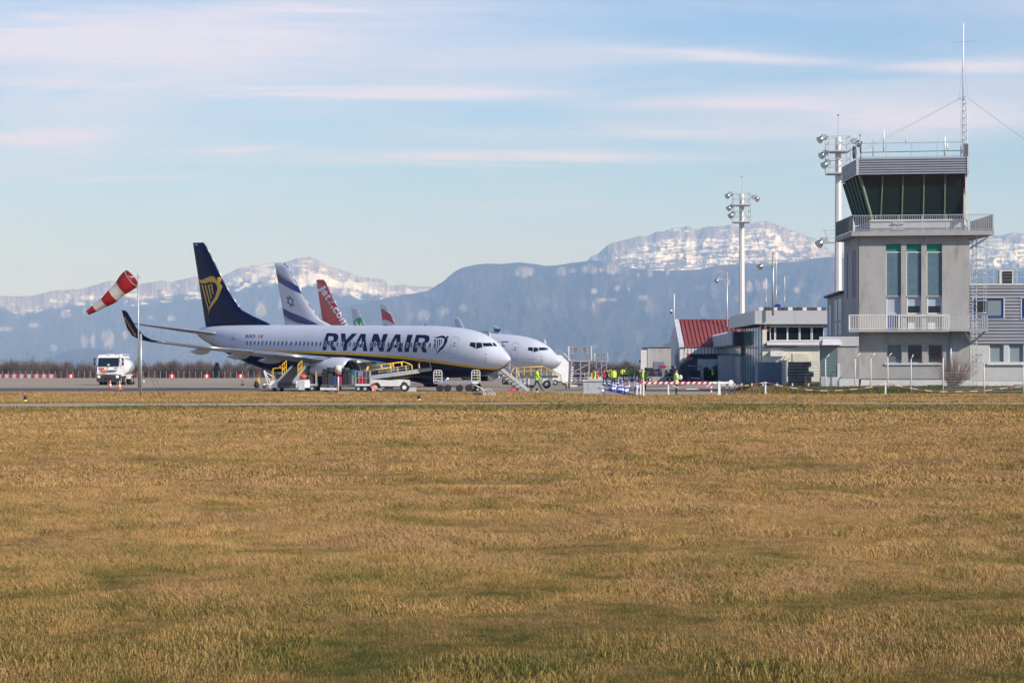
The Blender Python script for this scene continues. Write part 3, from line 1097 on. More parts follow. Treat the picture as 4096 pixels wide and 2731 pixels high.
NAVYP = mat('navy_livery', (.003, .007, .040), .4, spec=.15, coat=.0, noise=.12, nscale=.8)
YELP = mat('gold_livery', (.72, .40, .012), .35, noise=.05, nscale=2)
PWHITE = mat('aircraft_white', (.55, .565, .62), .35, spec=.3, coat=.08, noise=.03, nscale=.5, stain=((.52, .52, .54), .7, .62, .8))
WINGM = mat('wing_aluminium', (.52, .53, .55), .34, .55, noise=.1, nscale=1.2)
WINGU = mat('wing_grey_paint', (.42, .43, .45), .4, noise=.1, nscale=1.0)
CHROME = mat('polished_lip', (.75, .76, .78), .16, 1.0)
CABWIN = mat('cabin_window_glass', (.055, .075, .11), .12, spec=.7)
LINE = mat('panel_seam', (.22, .23, .26), .6)
ELBLUE = mat('deep_blue_livery', (.012, .022, .17), .3, coat=.3)
SILVER = mat('silver_livery', (.36, .36, .36), .4)
JRED = mat('red_livery', (.48, .008, .012), .3, coat=.3, noise=.06, nscale=1)
TGREEN = mat('green_livery', (.005, .33, .10), .35)
BRED = mat('crimson_livery', (.45, .015, .03), .35)
WDECAL = mat('white_lettering', (.75, .75, .77), .4)
GDECAL = mat('grey_lettering', (.33, .35, .38), .4)


def build_plane(label, pl, mats, fin_px, finmat, winglets=True, detail=True, group=None, engmats=None, wl_mat=None, wl_inner=None, fin=None):
    root = bpy.data.objects.new('airliner', None); COL.objects.link(root)
    root.location = pl.loc; root.rotation_euler = pl.rot
    root['label'] = label; root['category'] = 'airliner'
    if group:
        root['group'] = group
    fm = fus_mesh(mats); pl.trees['fus'] = make_tree(fm)
    off(fm).build('fuselage', root, fix=True)
    # fin
    LE, TE, tip = fin
    fb = MB().use(finmat)
    zt = TE[-1][1]; zb = TE[0][1]
    rr = []
    for k in range(15):
        z = zb + (zt - zb) * (k / 14) ** 1.0
        le = np.interp(z, [p[1] for p in LE], [p[0] for p in LE]); te = np.interp(z, [p[1] for p in TE], [p[0] for p in TE])
        t = (z - zb) / (zt - zb)
        rr.append(foil((le, z), (te, z), .62 * (1 - t) + .22 * t if k < 14 else .06, 'z', 0.0))
    fb.rings(rr, capa=True, capb=True)
    pl.trees['fin'] = make_tree(fb)
    off(fb).build('tail_fin', root)
    # bright leading edge of the fin
    le_b = MB().use(WINGM)
    for a_, b_ in zip(LE[:-1], LE[1:]):
        if a_[1] > 6.5 or b_[1] > 6.8:
            le_b.bar((a_[0] - .0, 0, a_[1]), (b_[0] - .0, 0, b_[1]), .10, .10, 6)
    off(le_b).build('leading_edge', root)
    for sg in (1, -1):
        # wing
        w = MB().use(WINGM)
        secs = [((12.7, 2.18), (21.3, 2.05), .95, 0.9), ((13.4, 2.22), (21.35, 2.12), .85, 1.8), ((15.25, 2.52), (21.5, 2.48), .62, 5.0), ((18.0, 3.08), (22.05, 3.06), .38, 10.5), ((21.0, 3.72), (22.75, 3.71), .17, 16.6)]
        if winglets:
            secs += [((21.4, 3.82), (22.95, 3.80), .13, 17.05), ]
        ring = [foil(a_, b_, t_, 'y', (sg * y_,)) for a_, b_, t_, y_ in secs]
        w.rings(ring, capa=True, capb=True)
        off(w).build('wing', root)
        sl_ = MB().use(CHROME)
        for (a_, _, t_, y_), (c_, _, u_, v_) in zip(secs[1:-1], secs[2:]):
            sl_.bar((a_[0] + .02, sg * y_, a_[1]), (c_[0] + .02, sg * v_, c_[1]), .10, t_ * .34, 6)
        off(sl_).build('slat', root)
        if winglets:
            wl = MB().use(wl_mat if sg > 0 else (wl_inner or wl_mat))
            prof = [((21.4, 3.82), (22.95, 3.80), .13, 17.05, 0), ((21.75, 3.92), (23.3, 3.90), .12, 17.38, .3), ((22.35, 4.2), (23.95, 4.2), .11, 17.60, .8), ((23.2, 4.8), (24.45, 4.8), .09, 17.72, 1), ((24.2, 6.0), (24.88, 6.0), .06, 17.86, 1), ((24.5, 6.15), (24.95, 6.15), .03, 17.88, 1)]
            rg = []
            for a_, b_, t_, y_, lean in prof:
                rg.append([(a_[0] + (b_[0] - a_[0]) * t, sg * (y_ + h * t_ / 2 * lean), a_[1] + h * t_ / 2 * (1 - lean)) for (t, h) in AF + [(a, -b) for a, b in AF[-1:0:-1]]])
            wl.rings(rg, capa=True, capb=True)
            if sg > 0:
                pl.trees['wl'] = make_tree(wl)
            off(wl).build('winglet', root)
        # flap track fairings
        for yy in (6.2, 9.2, 12.6):
            fz = MB().use(WINGU)
            zz = 2.15 + (yy - 1.8) * .107 - .22; L = 3.6 - yy * .08; xc = 21.2 + (yy - 6) * .12
            fz.rings([[(xc + L * (t - .55), sg * (yy + .17 * r_ * cos(a)), zz - .10 * (t - .4) + (.30 * r_ * sin(a))) for a in np.linspace(0, 2 * pi, 9)[:-1]] for t, r_ in ((0, .1), (.15, .7), (.4, 1), (.65, .85), (.85, .45), (1, .05))])
            off(fz).build('flap_fairing', root)
        # stabiliser
        st = MB().use(WINGM)
        st.rings([foil((34.1, 4.50), (38.0, 4.50), .42, 'y', (sg * .55,)), foil((34.6, 4.55), (38.1, 4.55), .36, 'y', (sg * 1.2,)), foil((38.15, 5.32), (39.35, 5.32), .10, 'y', (sg * 7.17,))], capa=True, capb=True)
        off(st).build('stabiliser', root)
        # engine
        em = engmats or (mats[0], mats[1], mats[2])
        e = MB(); cy, cz = sg * 4.83, 1.62
        prof = [(12.98, .86), (12.90, .93), (12.94, 1.0), (13.15, 1.07), (13.9, 1.13), (14.8, 1.12), (15.7, 1.03), (16.4, .92), (17.0, .78)]
        angs = list(np.linspace(0, radians(100), 9)) + list(np.linspace(radians(114), pi, 6)); angs = angs + [2 * pi - a for a in angs[-2:0:-1]]
        n = len(angs); b0 = e.add([(x, cy + r_ * sin(a), cz + r_ * cos(a) * (.98 if cos(a) > 0 else .90)) for x, r_ in prof for a in angs])
        for k in range(len(prof) - 1):
            for i in range(n):
                j = (i + 1) % n; s_ = i if i < 14 else n - 1 - i
                e.use(CHROME if k < 2 else (em[0] if s_ < 8 else em[1] if s_ == 8 else em[2]))
                e.face((b0 + k * n + i, b0 + k * n + j, b0 + (k + 1) * n + j, b0 + (k + 1) * n + i), True)
        nac = off(e).build('engine_nacelle', root)
        e2 = MB().use(DGREY)
        rg = [[(x, cy + r_ * sin(a), cz + r_ * cos(a) * (.98 if cos(a) > 0 else .90)) for a in angs] for x, r_ in ((12.985, .86), (13.3, .82), (13.9, .80))]
        e2.rings(rg, capb=True); e2.use(BLACK).cone((13.9, cy, cz), (13.35, cy, cz), .28, .03, 12)
        for k in range(24):
            a = 2 * pi * k / 24
            e2.bar((13.8, cy + .25 * cos(a), cz + .25 * sin(a)), (13.8, cy + .78 * cos(a), cz + .74 * sin(a)), .05, .14)
        off(e2).build('engine_fan', nac)
        e3 = MB().use(DGREY); e3.cone((16.9, cy, cz), (17.9, cy, cz), .62, .40, 16); e3.cone((17.9, cy, cz), (18.5, cy, cz), .25, .04, 12)
        off(e3).build('engine_nozzle', nac)
        py_ = MB().use(WINGU)
        py_.rings([[(x0, cy - .12, z0), (x0, cy + .12, z0), (x1, cy + .14, z1), (x1, cy - .14, z1)] for x0, x1, z0, z1 in ((13.9, 14.9, 2.62, 2.62), (15.2, 16.0, 2.72, 2.75), (16.2, 19.0, 2.3, 2.55))], capa=True, capb=True)
        off(py_).build('engine_pylon', root)
        # main gear
        g = MB().use(GREY); g.bar((19.6, sg * 2.86, .56), (19.6, sg * 2.7, 2.2), .22, n=8).bar((19.6, sg * 2.86, .9), (19.6, sg * 1.2, 2.0), .12, n=6)
        for dy_ in (-.43, .43):
            wheel(g, (19.6, sg * 2.86 + dy_, .56), .56, .36)
        g.use(mats[0]).box(19.0, 20.3, sg * 2.86 + sg * .75, sg * 2.86 + sg * .79, 1.2, 2.1)
        off(g).build('main_gear', root)
    # wing to body fairing
    wb = MB().use(WINGU)
    wb.rings([[(x, 1.92 * s_ * sin(a), 2.0 + (1.15 * s_ if cos(a) > 0 else .92 * s_) * cos(a) - .08) for a in np.linspace(0, 2 * pi, 25)[:-1]] for x, s_ in ((10.9, .3), (11.6, .72), (12.6, .97), (14, 1.04), (18, 1.06), (21, 1.04), (22.5, .85), (23.6, .4))])
    off(wb).build('wing_fairing', root)
    # nose gear
    zg = .0165 * 15.6
    g = MB().use(GREY); g.bar((4.2, 0, zg + .35), (4.0, 0, 1.7), .16, n=8).bar((4.2, 0, .9), (5.3, 0, 1.6), .07, n=6)
    for dy_ in (-.2, .2):
        wheel(g, (4.2, dy_, zg + .34), .34, .2)
    g.use(mats[2]); g.box(3.3, 4.2, -.42, -.39, 1.1, 1.45).box(3.3, 4.2, .39, .42, 1.1, 1.45)
    off(g).build('nose_gear', root)
    # tail skid, belly aerials
    for P_, t_, nm_ in (([(31.2, 1.95), (31.8, 1.7), (32.1, 1.75), (31.9, 2.1)], .08, 'tail_skid'), ([(27.5, 1.35), (27.6, 1.0), (27.8, 1.0), (28.0, 1.38)], .03, 'blade_aerial'), ([(9.5, 5.22), (9.7, 5.40), (9.85, 5.40), (10.0, 5.22)], .02, 'blade_aerial')):
        off(MB().use(GREY).slabxz(P_, -t_, t_)).build(nm_, root)
    return root


def window_mesh(nm='cabin_window'):
    m_ = MB().use(CABWIN)
    P = []
    for k in range(12):
        a = 2 * pi * k / 12
        sx = abs(cos(a)) ** .6 * (1 if cos(a) > 0 else -1); sz = abs(sin(a)) ** .6 * (1 if sin(a) > 0 else -1)
        P.append((.125 * sx, .19 * sz))
    b_ = m_.add([(x, .012, z) for x, z in P] + [(x * .8, .016, z * .8) for x, z in P] + [(x * 1.18, .0, z * 1.12) for x, z in P])
    n = 12
    m_.face(tuple(b_ + n + i for i in range(n)))
    for i in range(n):
        j = (i + 1) % n
        m_.face((b_ + i, b_ + j, b_ + n + j, b_ + n + i))
    m_.use(PWHITE)
    for i in range(n):
        j = (i + 1) % n
        m_.face((b_ + 2 * n + i, b_ + 2 * n + j, b_ + j, b_ + i))
    me = m_.mesh(nm)
    return me


WINME = window_mesh()


def side_point(x, z):
    """starboard skin at station x and height z: point and outward tilt"""
    top, bot, hw = catmull(STN, x)
    mid = (top + bot) / 2 + ZC; hh = (top - bot) / 2
    c = max(-1, min(1, (z - mid) / hh)); a = math.acos(c)
    return hw * sin(a), math.atan2(c / hh, sin(a) / hw)


def add_windows(root, ks, x0, z):
    for k in ks:
        x = x0 - .508 * k
        y, tilt = side_point(x, z)
        o = link('cabin_window', WINME, root)
        o.location = (x - 19.6, y, z); o.rotation_euler = (tilt, 0, 0)


def door_outline(pl, tree, quad, root, name, k=1.0, w=1.1, handle=True):
    """rounded door seam through four pixel corners (bl, br, tr, tl)"""
    bl, br, tr, tl = [Vector(q) for q in quad]
    def P(u, v):
        a = bl.lerp(br, u); b2 = tl.lerp(tr, u); return a.lerp(b2, v)
    path = [P(u, v) for u, v in ((.12, 0), (.5, 0), (.88, 0), (.97, .02), (1, .07), (1, .35), (1, .65), (1, .93), (.95, .98), (.85, 1), (.5, 1), (.15, 1), (.05, .98), (0, .93), (0, .65), (0, .35), (0, .07), (.03, .02))]
    cx = sum((p for p in path), Vector((0, 0))) / len(path)
    outer = [tuple(p) for p in path]
    inner = [tuple(p + (cx - p).normalized() * w) for p in path]
    o = wrap(pl, tree, poly_mesh2d([outer, inner], 12.0), LINE, name, root, .010)
    if handle:
        c = P(.5, .58); h2 = P(.55, .70)
        mb_polys = [[(c.x - 6, c.y - 1.6), (c.x + 6, c.y - 1.2), (c.x + 6, c.y + 1.2), (c.x - 6, c.y + 1.0)]]
        wrap(pl, tree, poly_mesh2d(mb_polys, 12), DGREY, 'door_handle', o, .014)
        r_ = 2.6
        wrap(pl, tree, poly_mesh2d([[(h2.x + r_ * cos(a), h2.y + r_ * 1.2 * sin(a)) for a in np.linspace(0, 2 * pi, 9)[:-1]]], 12), GLASSD, 'door_window', o, .014)
    return o


# ------------------------------------------------------------------ the airliner in front
PL1 = Plane(.208, 178.2, radians(44.35), .0165)
z7 = lambda pts: zpx(740, 950, 4.238, pts)
z3 = lambda pts: zpx(1650, 1290, 5.227, pts)
z2 = lambda pts: zpx(1250, 1290, 4.704, pts)
z1 = lambda pts: zpx(460, 1220, 3.92, pts)
z8 = lambda pts: zpx(1200, 1080, 4.704, pts)


def fin_from(pl, le_pts, te_pts):
    LE = sorted([(p.x, p.z) for p in (pl.on_plane(*q) for q in le_pts)], key=lambda t: t[1])
    TE = sorted([(p.x, p.z) for p in (pl.on_plane(*q) for q in te_pts)], key=lambda t: t[1])
    return LE, TE, None


FIN1 = fin_from(PL1, z7([(320, 90), (352, 130), (420, 265), (500, 425), (640, 710), (760, 935), (870, 1105), (920, 1180), (980, 1245), (1060, 1292), (1200, 1352), (1320, 1405), (1470, 1475), (1560, 1535)]), z7([(133, 90), (243, 800), (357, 1540)]))
r1 = build_plane('white and navy airliner with a gold harp on its navy tail, nearest in the row', PL1, (PWHITE, YELP, NAVYP), None, NAVYP, True, True, 'airliners parked on the apron', wl_mat=NAVYP, wl_inner=PWHITE, fin=FIN1)
T1 = PL1.trees
letters = [
    [[(185, 518), (200, 420), (225, 320), (262, 215), (280, 198), (340, 197), (430, 203), (475, 225), (492, 270), (480, 320), (450, 360), (395, 392), (455, 524), (372, 524), (312, 400), (280, 398), (268, 450), (262, 520)], [(290, 345), (305, 255), (385, 258), (402, 285), (395, 320), (370, 345)]],
    [[(535, 205), (622, 205), (628, 330), (745, 207), (845, 207), (662, 395), (640, 530), (572, 528), (580, 420), (548, 330)]],
    [[(745, 530), (905, 212), (1005, 212), (1000, 320), (1035, 540), (958, 540), (948, 465), (845, 462), (810, 535)], [(868, 408), (925, 275), (933, 410)]],
    [[(1072, 537), (1085, 430), (1150, 213), (1235, 213), (1290, 360), (1335, 215), (1422, 215), (1350, 420), (1340, 545), (1262, 543), (1175, 330), (1148, 430), (1138, 540)]],
    [[(1385, 547), (1560, 222), (1660, 222), (1655, 330), (1695, 553), (1610, 552), (1600, 475), (1500, 472), (1460, 548)], [(1520, 420), (1578, 290), (1587, 420)]],
    [[(1732, 553), (1735, 450), (1790, 228), (1890, 228), (1830, 430), (1812, 555)]],
    [[(1885, 558), (1895, 450), (1950, 240), (1965, 228), (2130, 232), (2190, 250), (2207, 300), (2190, 350), (2150, 395), (2110, 412), (2157, 565), (2075, 562), (2022, 430), (1985, 430), (1965, 558)], [(1992, 375), (2010, 290), (2095, 292), (2118, 315), (2110, 350), (2085, 375)]]]
LETM = mat('navy_lettering', (.004, .007, .045), .45, spec=.25)
for L in letters:
    wrap(PL1, T1['fus'], poly_mesh2d([z2(P) for P in L], 9), LETM, 'letter', r1, .010)
harp = [(445, 298), (500, 305), (600, 275), (650, 272), (680, 290), (695, 322), (705, 300), (715, 288), (745, 285), (758, 300), (750, 325), (730, 330), (720, 345), (742, 365), (700, 450), (650, 530), (580, 590), (530, 640), (505, 680), (520, 620), (570, 540), (640, 470), (665, 400), (672, 350), (650, 325), (600, 315), (520, 328), (480, 320)]
strs = [[(456, 350), (482, 350), (508, 600), (498, 608)], [(508, 350), (528, 350), (540, 535), (530, 535)], [(552, 346), (574, 346), (572, 490), (562, 490)], [(600, 345), (617, 345), (607, 450), (597, 450)]]
h_ = wrap(PL1, T1['fus'], poly_mesh2d([z3(harp)], 9), LETM, 'harp_emblem', r1, .010)
for P in strs:
    wrap(PL1, T1['fus'], poly_mesh2d([z3(P)], 9), LETM, 'harp_string', h_, .010)
harp2 = [(232, 712), (290, 722), (370, 680), (440, 655), (490, 662), (525, 700), (545, 742), (552, 735), (545, 690), (565, 672), (600, 672), (617, 690), (612, 735), (595, 755), (600, 785), (637, 822), (610, 900), (560, 1030), (500, 1110), (430, 1200), (392, 1308), (410, 1190), (440, 1110), (500, 1030), (530, 950), (550, 880), (545, 820), (520, 775), (470, 755), (400, 760), (330, 780), (280, 775), (245, 745)]
strs2 = [[(280, 800), (302, 800), (403, 1200), (390, 1215)], [(333, 805), (357, 805), (428, 1105), (413, 1115)], [(386, 800), (412, 800), (455, 1035), (442, 1040)], [(433, 785), (460, 785), (485, 960), (472, 965)]]
h_ = wrap(PL1, T1['fin'], poly_mesh2d([z7(harp2)], 9), mat('gold_emblem', (.74, .42, .015), .4), 'harp_emblem', r1, .012)
for P in strs2:
    wrap(PL1, T1['fin'], poly_mesh2d([z7(P)], 9), mat('gold_emblem', (.74, .42, .015), .4), 'harp_string', h_, .012)
wrap(PL1, T1['fin'], poly_mesh2d([z7([(137, 118), (225, 118), (218, 130), (138, 130)])], 9), WDECAL, 'fin_stripe', r1, .012, keep=True)
wrap(PL1, T1['fus'], place_text('EI-DCX', z1([(2048, 512)])[0], z1([(2212, 513)])[0], 50 / 3.92, .012, .25, 6), LETM, 'registration', r1, .010, kind='stuff')
wrap(PL1, T1['fus'], poly_mesh2d([z1([(2240, 512), (2256, 465), (2278, 465), (2262, 512)])], 9), mat('flag_orange', (.6, .10, .04), .5), 'flag', r1, .010)
wrap(PL1, T1['fus'], poly_mesh2d([z1([(2284, 512), (2300, 465), (2322, 465), (2306, 512)])], 9), mat('flag_green', (.01, .10, .08), .5), 'flag', r1, .010)
wrap(PL1, T1['wl'], place_text('RYANAIR', z1([(138, 205)])[0], z1([(318, 500)])[0], 33 / 3.92, .02, 0, 3), mat('gold_emblem', (.74, .42, .015), .4), 'winglet_lettering', r1, .012, kind='stuff')
add_windows(r1, list(range(0, 11)) + [11.2, 12.35] + [12.35 + .99 * i for i in range(1, 7)] + [19.3, 20.3, 21.25, 22.35, 23.5, 25.3, 26.3, 27.2, 28.1] + [30.1 + 1.015 * i for i in range(15)], 29.35, 3.74)
door_outline(PL1, T1['fus'], z3([(755, 735), (902, 745), (975, 305), (820, 298)]), r1, 'service_door')
door_outline(PL1, T1['fus'], z1([(1798, 662), (1868, 668), (1898, 450), (1826, 447)]), r1, 'rear_door', w=.8)
for q in ([(505, 545), (590, 548), (612, 318), (540, 312)], [(655, 548), (740, 552), (762, 325), (685, 318)]):
    door_outline(PL1, T1['fus'], z2(q), r1, 'overwing_exit', w=.9, handle=False)
for q in ([(1190, 480), (1215, 412), (1318, 418), (1318, 540)], [(1335, 418), (1440, 420), (1470, 515), (1335, 548)], [(1455, 428), (1640, 425), (1690, 495), (1490, 500)], [(1665, 425), (1715, 425), (1772, 495), (1705, 495)]):
    wrap(PL1, T1['fus'], poly_mesh2d([z3(q)], 5), GLASSD, 'cockpit_window', r1, .012)
for (x, y) in ((1533, 655), (1533, 735), (1533, 785), (645, 620)):
    wrap(PL1, T1['fus'], poly_mesh2d([z3([(x - 16, y - 6), (x + 14, y - 6), (x + 14, y + 8), (x - 12, y + 8)])], 9), DGREY, 'probe', r1, .02)
# open far side door standing off the skin, and the built in stair below it
d = MB().use(PWHITE); d.rings([[(x, y, z) for x, z in ((5.1, 2.9), (5.1, 4.5), (5.2, 4.80), (5.7, 4.84), (5.85, 4.6), (5.85, 2.9))] for y in (-2.35, -2.5)], capa=True, capb=True)
d.use(DGREY).bar((5.1, -2.34, 4.5), (5.2, -2.34, 4.81), .05).bar((5.2, -2.34, 4.81), (5.72, -2.34, 4.85), .05)
off(d).build('open_door', r1)


def stair(mb, top, bot, hw, n, side, treadm, rail=True):
    """straight flight between two points given as (along, across, height)"""
    t = Vector(top); b_ = Vector(bot)
    d_ = (t - b_); ac = Vector((-d_.y, d_.x, 0)).normalized()
    mb.use(side)
    for s_ in (-hw, hw):
        mb.bar(t + ac * s_, b_ + ac * s_, .12, .30)
    mb.use(treadm)
    for k in range(1, n):
        p = b_ + d_ * (k / n)
        mb.bar(p - ac * hw, p + ac * hw, .26, .05)
    if rail:
        mb.use(side)
        for s_ in (-hw, hw):
            for h in (.5, .95):
                mb.bar(t + ac * s_ + Vector((0, 0, h)), b_ + ac * s_ + Vector((0, 0, h)), .05, n=6)
            for k in range(5):
                p = b_ + d_ * (k / 4) + ac * s_
                mb.bar(p, p + Vector((0, 0, .95)), .05, n=6)


st = MB(); stair(st, (5.0, -2.0, 2.62), (5.0, -6.2, .28), .42, 11, GALV, GREY)
off(st).build('airstair', r1)

# ------------------------------------------------------------------ the others in the row
PL2 = Plane(4.42 + .45, 218.4, radians(41.2), .0165)
FIN2 = (FIN1[0], FIN1[1], None)
WHT = (PWHITE, PWHITE, PWHITE)
r2 = build_plane('white airliner with two blue bands and a blue star on its tail, second in row', PL2, WHT, None, PWHITE, True, True, 'airliners parked on the apron', wl_mat=PWHITE, wl_inner=PWHITE, fin=FIN2)
T2 = PL2.trees
for nm, P, mt in (('tail_band', [(1500, 540), (1530, 565), (1600, 640), (1700, 710), (1850, 790), (1950, 850), (1990, 960), (1925, 930), (1800, 880), (1680, 810), (1555, 735), (1500, 690)], ELBLUE),
                  ('tail_band', [(1590, 1160), (1625, 1180), (1800, 1270), (1980, 1340), (2140, 1415), (2260, 1475), (2060, 1475), (1900, 1440), (1780, 1390), (1645, 1300), (1600, 1280)], ELBLUE),
                  ('tail_accent', [(1505, 470), (1600, 580), (1700, 660), (1840, 760), (1850, 789), (1700, 709), (1600, 639), (1520, 556)], SILVER),
                  ('tail_accent', [(1630, 1292), (1645, 1301), (1780, 1391), (1950, 1460), (1990, 1475), (1930, 1475), (1780, 1430), (1640, 1365)], SILVER)):
    wrap(PL2, T2['fin'], poly_mesh2d([z7(P)], 2.0), mt, nm, r2, .014, keep=True)
for k, tri in enumerate(([(1777, 972), (1730, 1113), (1857, 1167)], [(1716, 1003), (1847, 1049), (1797, 1192)])):
    tri = z7(tri)
    c = (sum(p[0] for p in tri) / 3, sum(p[1] for p in tri) / 3)
    inn = [(c[0] + (p[0] - c[0]) * .74, c[1] + (p[1] - c[1]) * .74) for p in tri]
    wrap(PL2, T2['fin'], poly_mesh2d([tri, inn], 6), ELBLUE, 'tail_star', r2, .016 + k * .004)
door_outline(PL2, T2['fus'], z3([(2050, 775), (2165, 785), (2225, 425), (2100, 418)]), r2, 'service_door')
zb_ = lambda pts: zpx(2050, 1380, 6.72, pts)
for q in ([(410, 135), (435, 55), (548, 65), (550, 170)], [(565, 65), (670, 70), (710, 150), (568, 195)], [(700, 68), (870, 65), (935, 135), (725, 145)], [(890, 68), (925, 68), (965, 130), (948, 135)]):
    wrap(PL2, T2['fus'], poly_mesh2d([zb_(q)], 5), GLASSD, 'cockpit_window', r2, .014)
for (x, y) in ((785, 310), (785, 392), (780, 445)):
    wrap(PL2, T2['fus'], poly_mesh2d([zb_([(x - 20, y - 8), (x + 18, y - 8), (x + 18, y + 8), (x - 14, y + 8)])], 9), DGREY, 'probe', r2, .02)
wrap(PL2, T2['fus'], place_text('קרית שמונה', zb_([(390, 385)])[0], zb_([(610, 385)])[0], 24 / 6.72, .01, .2, 6), GDECAL, 'name_lettering', r2, .012, kind='stuff')
for P in ([(1845, 412), (1865, 392), (2015, 395), (2000, 415)], [(1785, 500), (1800, 478), (1942, 480), (1925, 502)], [(1868, 450), (1890, 430), (1905, 445), (1885, 466)], [(1700, 395), (1735, 395), (1745, 440), (1800, 390), (1822, 390), (1745, 475), (1730, 475)]):
    wrap(PL2, T2['fus'], poly_mesh2d([z3(P)], 6), ELBLUE if P[0][0] > 1750 else GDECAL, 'title_mark', r2, .012)
add_windows(r2, range(0, 45), 29.35, 3.74)
d = MB().use(PWHITE); d.rings([[(x, y, z) for x, z in ((4.5, 2.9), (4.5, 4.5), (4.6, 4.75), (5.05, 4.78), (5.2, 4.6), (5.2, 2.9))] for y in (-2.35, -2.5)], capa=True, capb=True)
off(d).build('open_door', r2)
# blue bands on the far winglet
wm = MB().use(ELBLUE)
wm.M = Matrix.Identity(4)
for (x0, x1, z0, z1_) in ((23.75, 24.45, 5.55, 5.85), (22.7, 23.75, 4.45, 4.8)):
    wm.box(x0, x1, -17.78, -17.62, z0, z1_)
off(wm).build('winglet_band', r2)

for lab, ftip, th, fm_, dec in (
        ('airliner with a plain red tail carrying white and grey lettering, third in the row', (1261, 1119), 48, JRED, 'jet'),
        ('airliner with a white tail ending in green, smallest tail in the row', (1401.5, 1229), 50, PWHITE, 'tra'),
        ('airliner with a white tail crossed by a wavy dark red band, last in the row', (1516, 1214), 50, PWHITE, 'ba')):
    zt = FIN1[1][-1][1]; xt = FIN1[1][-1][0]
    th = radians(th)
    zw = zt + .0165 * (xt - 19.6)
    Yt = F * (zw - EYE) / (HY - ftip[1]); Xt = (ftip[0] - 2048) / F * Yt
    pp = Plane(Xt + xt * cos(th), Yt - xt * sin(th), th, .0165)
    r_ = build_plane(lab, pp, WHT, None, fm_, False, False, 'airliners parked on the apron', fin=FIN1)
    t_ = pp.trees['fin']
    if dec == 'jet':
        a0 = (338, 318); dv = (440, 680); Ld = sqrt(dv[0] ** 2 + dv[1] ** 2); ux, uy = dv[0] / Ld, dv[1] / Ld
        # letters one by one along the leading edge
        pos = 0
        for ch, wdt in (('J', 105), ('e', 118), ('t', 82), ('2', 128), ('.', 55), ('c', 118), ('o', 125), ('m', 180)):
            p0 = (a0[0] + ux * (pos + 6), a0[1] + uy * (pos + 6)); p1 = (a0[0] + ux * (pos + wdt - 8), a0[1] + uy * (pos + wdt - 8))
            hgt = {'J': 125, 'e': 100, 't': 128, '2': 150, '.': 38, 'c': 100, 'o': 100, 'm': 100}[ch] / 4.704
            wrap(pp, t_, place_text(ch, z8([p0])[0], z8([p1])[0], hgt, .035, 0, 3), GDECAL if ch == '2' else WDECAL, 'letter', r_, .015)
            pos += wdt
    elif dec == 'tra':
        wrap(pp, t_, poly_mesh2d([z8([(985, 990), (1010, 965), (1060, 915), (1130, 885), (1190, 878), (1240, 880), (1360, 1045), (1360, 1120), (990, 1120)])], 2), TGREEN, 'tail_disc', r_, .015, keep=True)
        wrap(pp, t_, poly_mesh2d([z8([(1045, 965), (1062, 955), (1115, 1045), (1055, 1045)]), z8([(1130, 1000), (1150, 985), (1172, 995), (1175, 1045), (1130, 1045)])], 3), WDECAL, 'tail_mark', r_, .022, kind='stuff')
    else:
        wrap(pp, t_, poly_mesh2d([z8([(1480, 725), (1515, 730), (1560, 735), (1640, 790), (1740, 860), (1850, 890), (1990, 1060), (1930, 1090), (1850, 1050), (1780, 1020), (1680, 960), (1600, 935), (1550, 935), (1500, 935)])], 2), BRED, 'tail_band', r_, .015, keep=True)
        wrap(pp, t_, poly_mesh2d([z8([(1540, 1045), (1600, 1028), (1680, 1045), (1680, 1090), (1540, 1090)])], 3), ELBLUE, 'tail_mark', r_, .015, keep=True)
# ================================================================== buildings
RENDER_W = mat('grey_render', (.36, .35, .335), .85, noise=.07, nscale=1.6, bump=.15, bscale=14, stain=((.25, .225, .205), 1.1, .50, .74), stretch=(1, 1, .35))
RENDER_L = mat('pale_render', (.46, .46, .46), .85, noise=.06, nscale=1.2, stain=((.34, .335, .33), .8, .58, .8))
PLINTH = mat('white_plinth', (.60, .59, .58), .8, noise=.08, nscale=2)
CLAD = mat('grey_cladding', (.33, .335, .37), .4, .25, noise=.05, nscale=1)
CLADL = mat('pale_cladding', (.58, .58, .60), .5, .05, noise=.05, nscale=1)
SLABM = mat('concrete_edge', (.35, .34, .34), .8, noise=.1, nscale=2, stain=((.20, .19, .18), 1.6, .6, .75))
BLIND = mat('blue_grey_blind', (.09, .155, .195), .55, noise=.12, nscale=3)
GREENP = mat('green_panel', (.004, .22, .13), .5, noise=.15, nscale=3)
BLUEF = mat('blue_frame', (.008, .045, .20), .45)
CABG = mat('green_tinted_glass', (.008, .024, .030), .05, spec=.9)
MULL = mat('green_mullion', (.12, .19, .12), .5, noise=.15, nscale=6)
TEAL = mat('teal_glass', (.12, .23, .24), .08, spec=.8, noise=.5, nscale=.9)
ROOFR = mat('red_sheet_roof', (.27, .06, .045), .55, noise=.1, nscale=.6)
ROOFD = mat('dark_roofing', (.06, .06, .065), .8, noise=.3, nscale=3)
CREAM = mat('cream_wall', (.60, .56, .47), .85, noise=.07, nscale=1.4)
CONTB = mat('blue_grey_container', (.13, .17, .23), .6, noise=.08, nscale=1)
WFRAME = mat('white_frame', (.68, .68, .68), .5)
WIRE = mat('fence_wire', (.60, .60, .58), .5, .3)


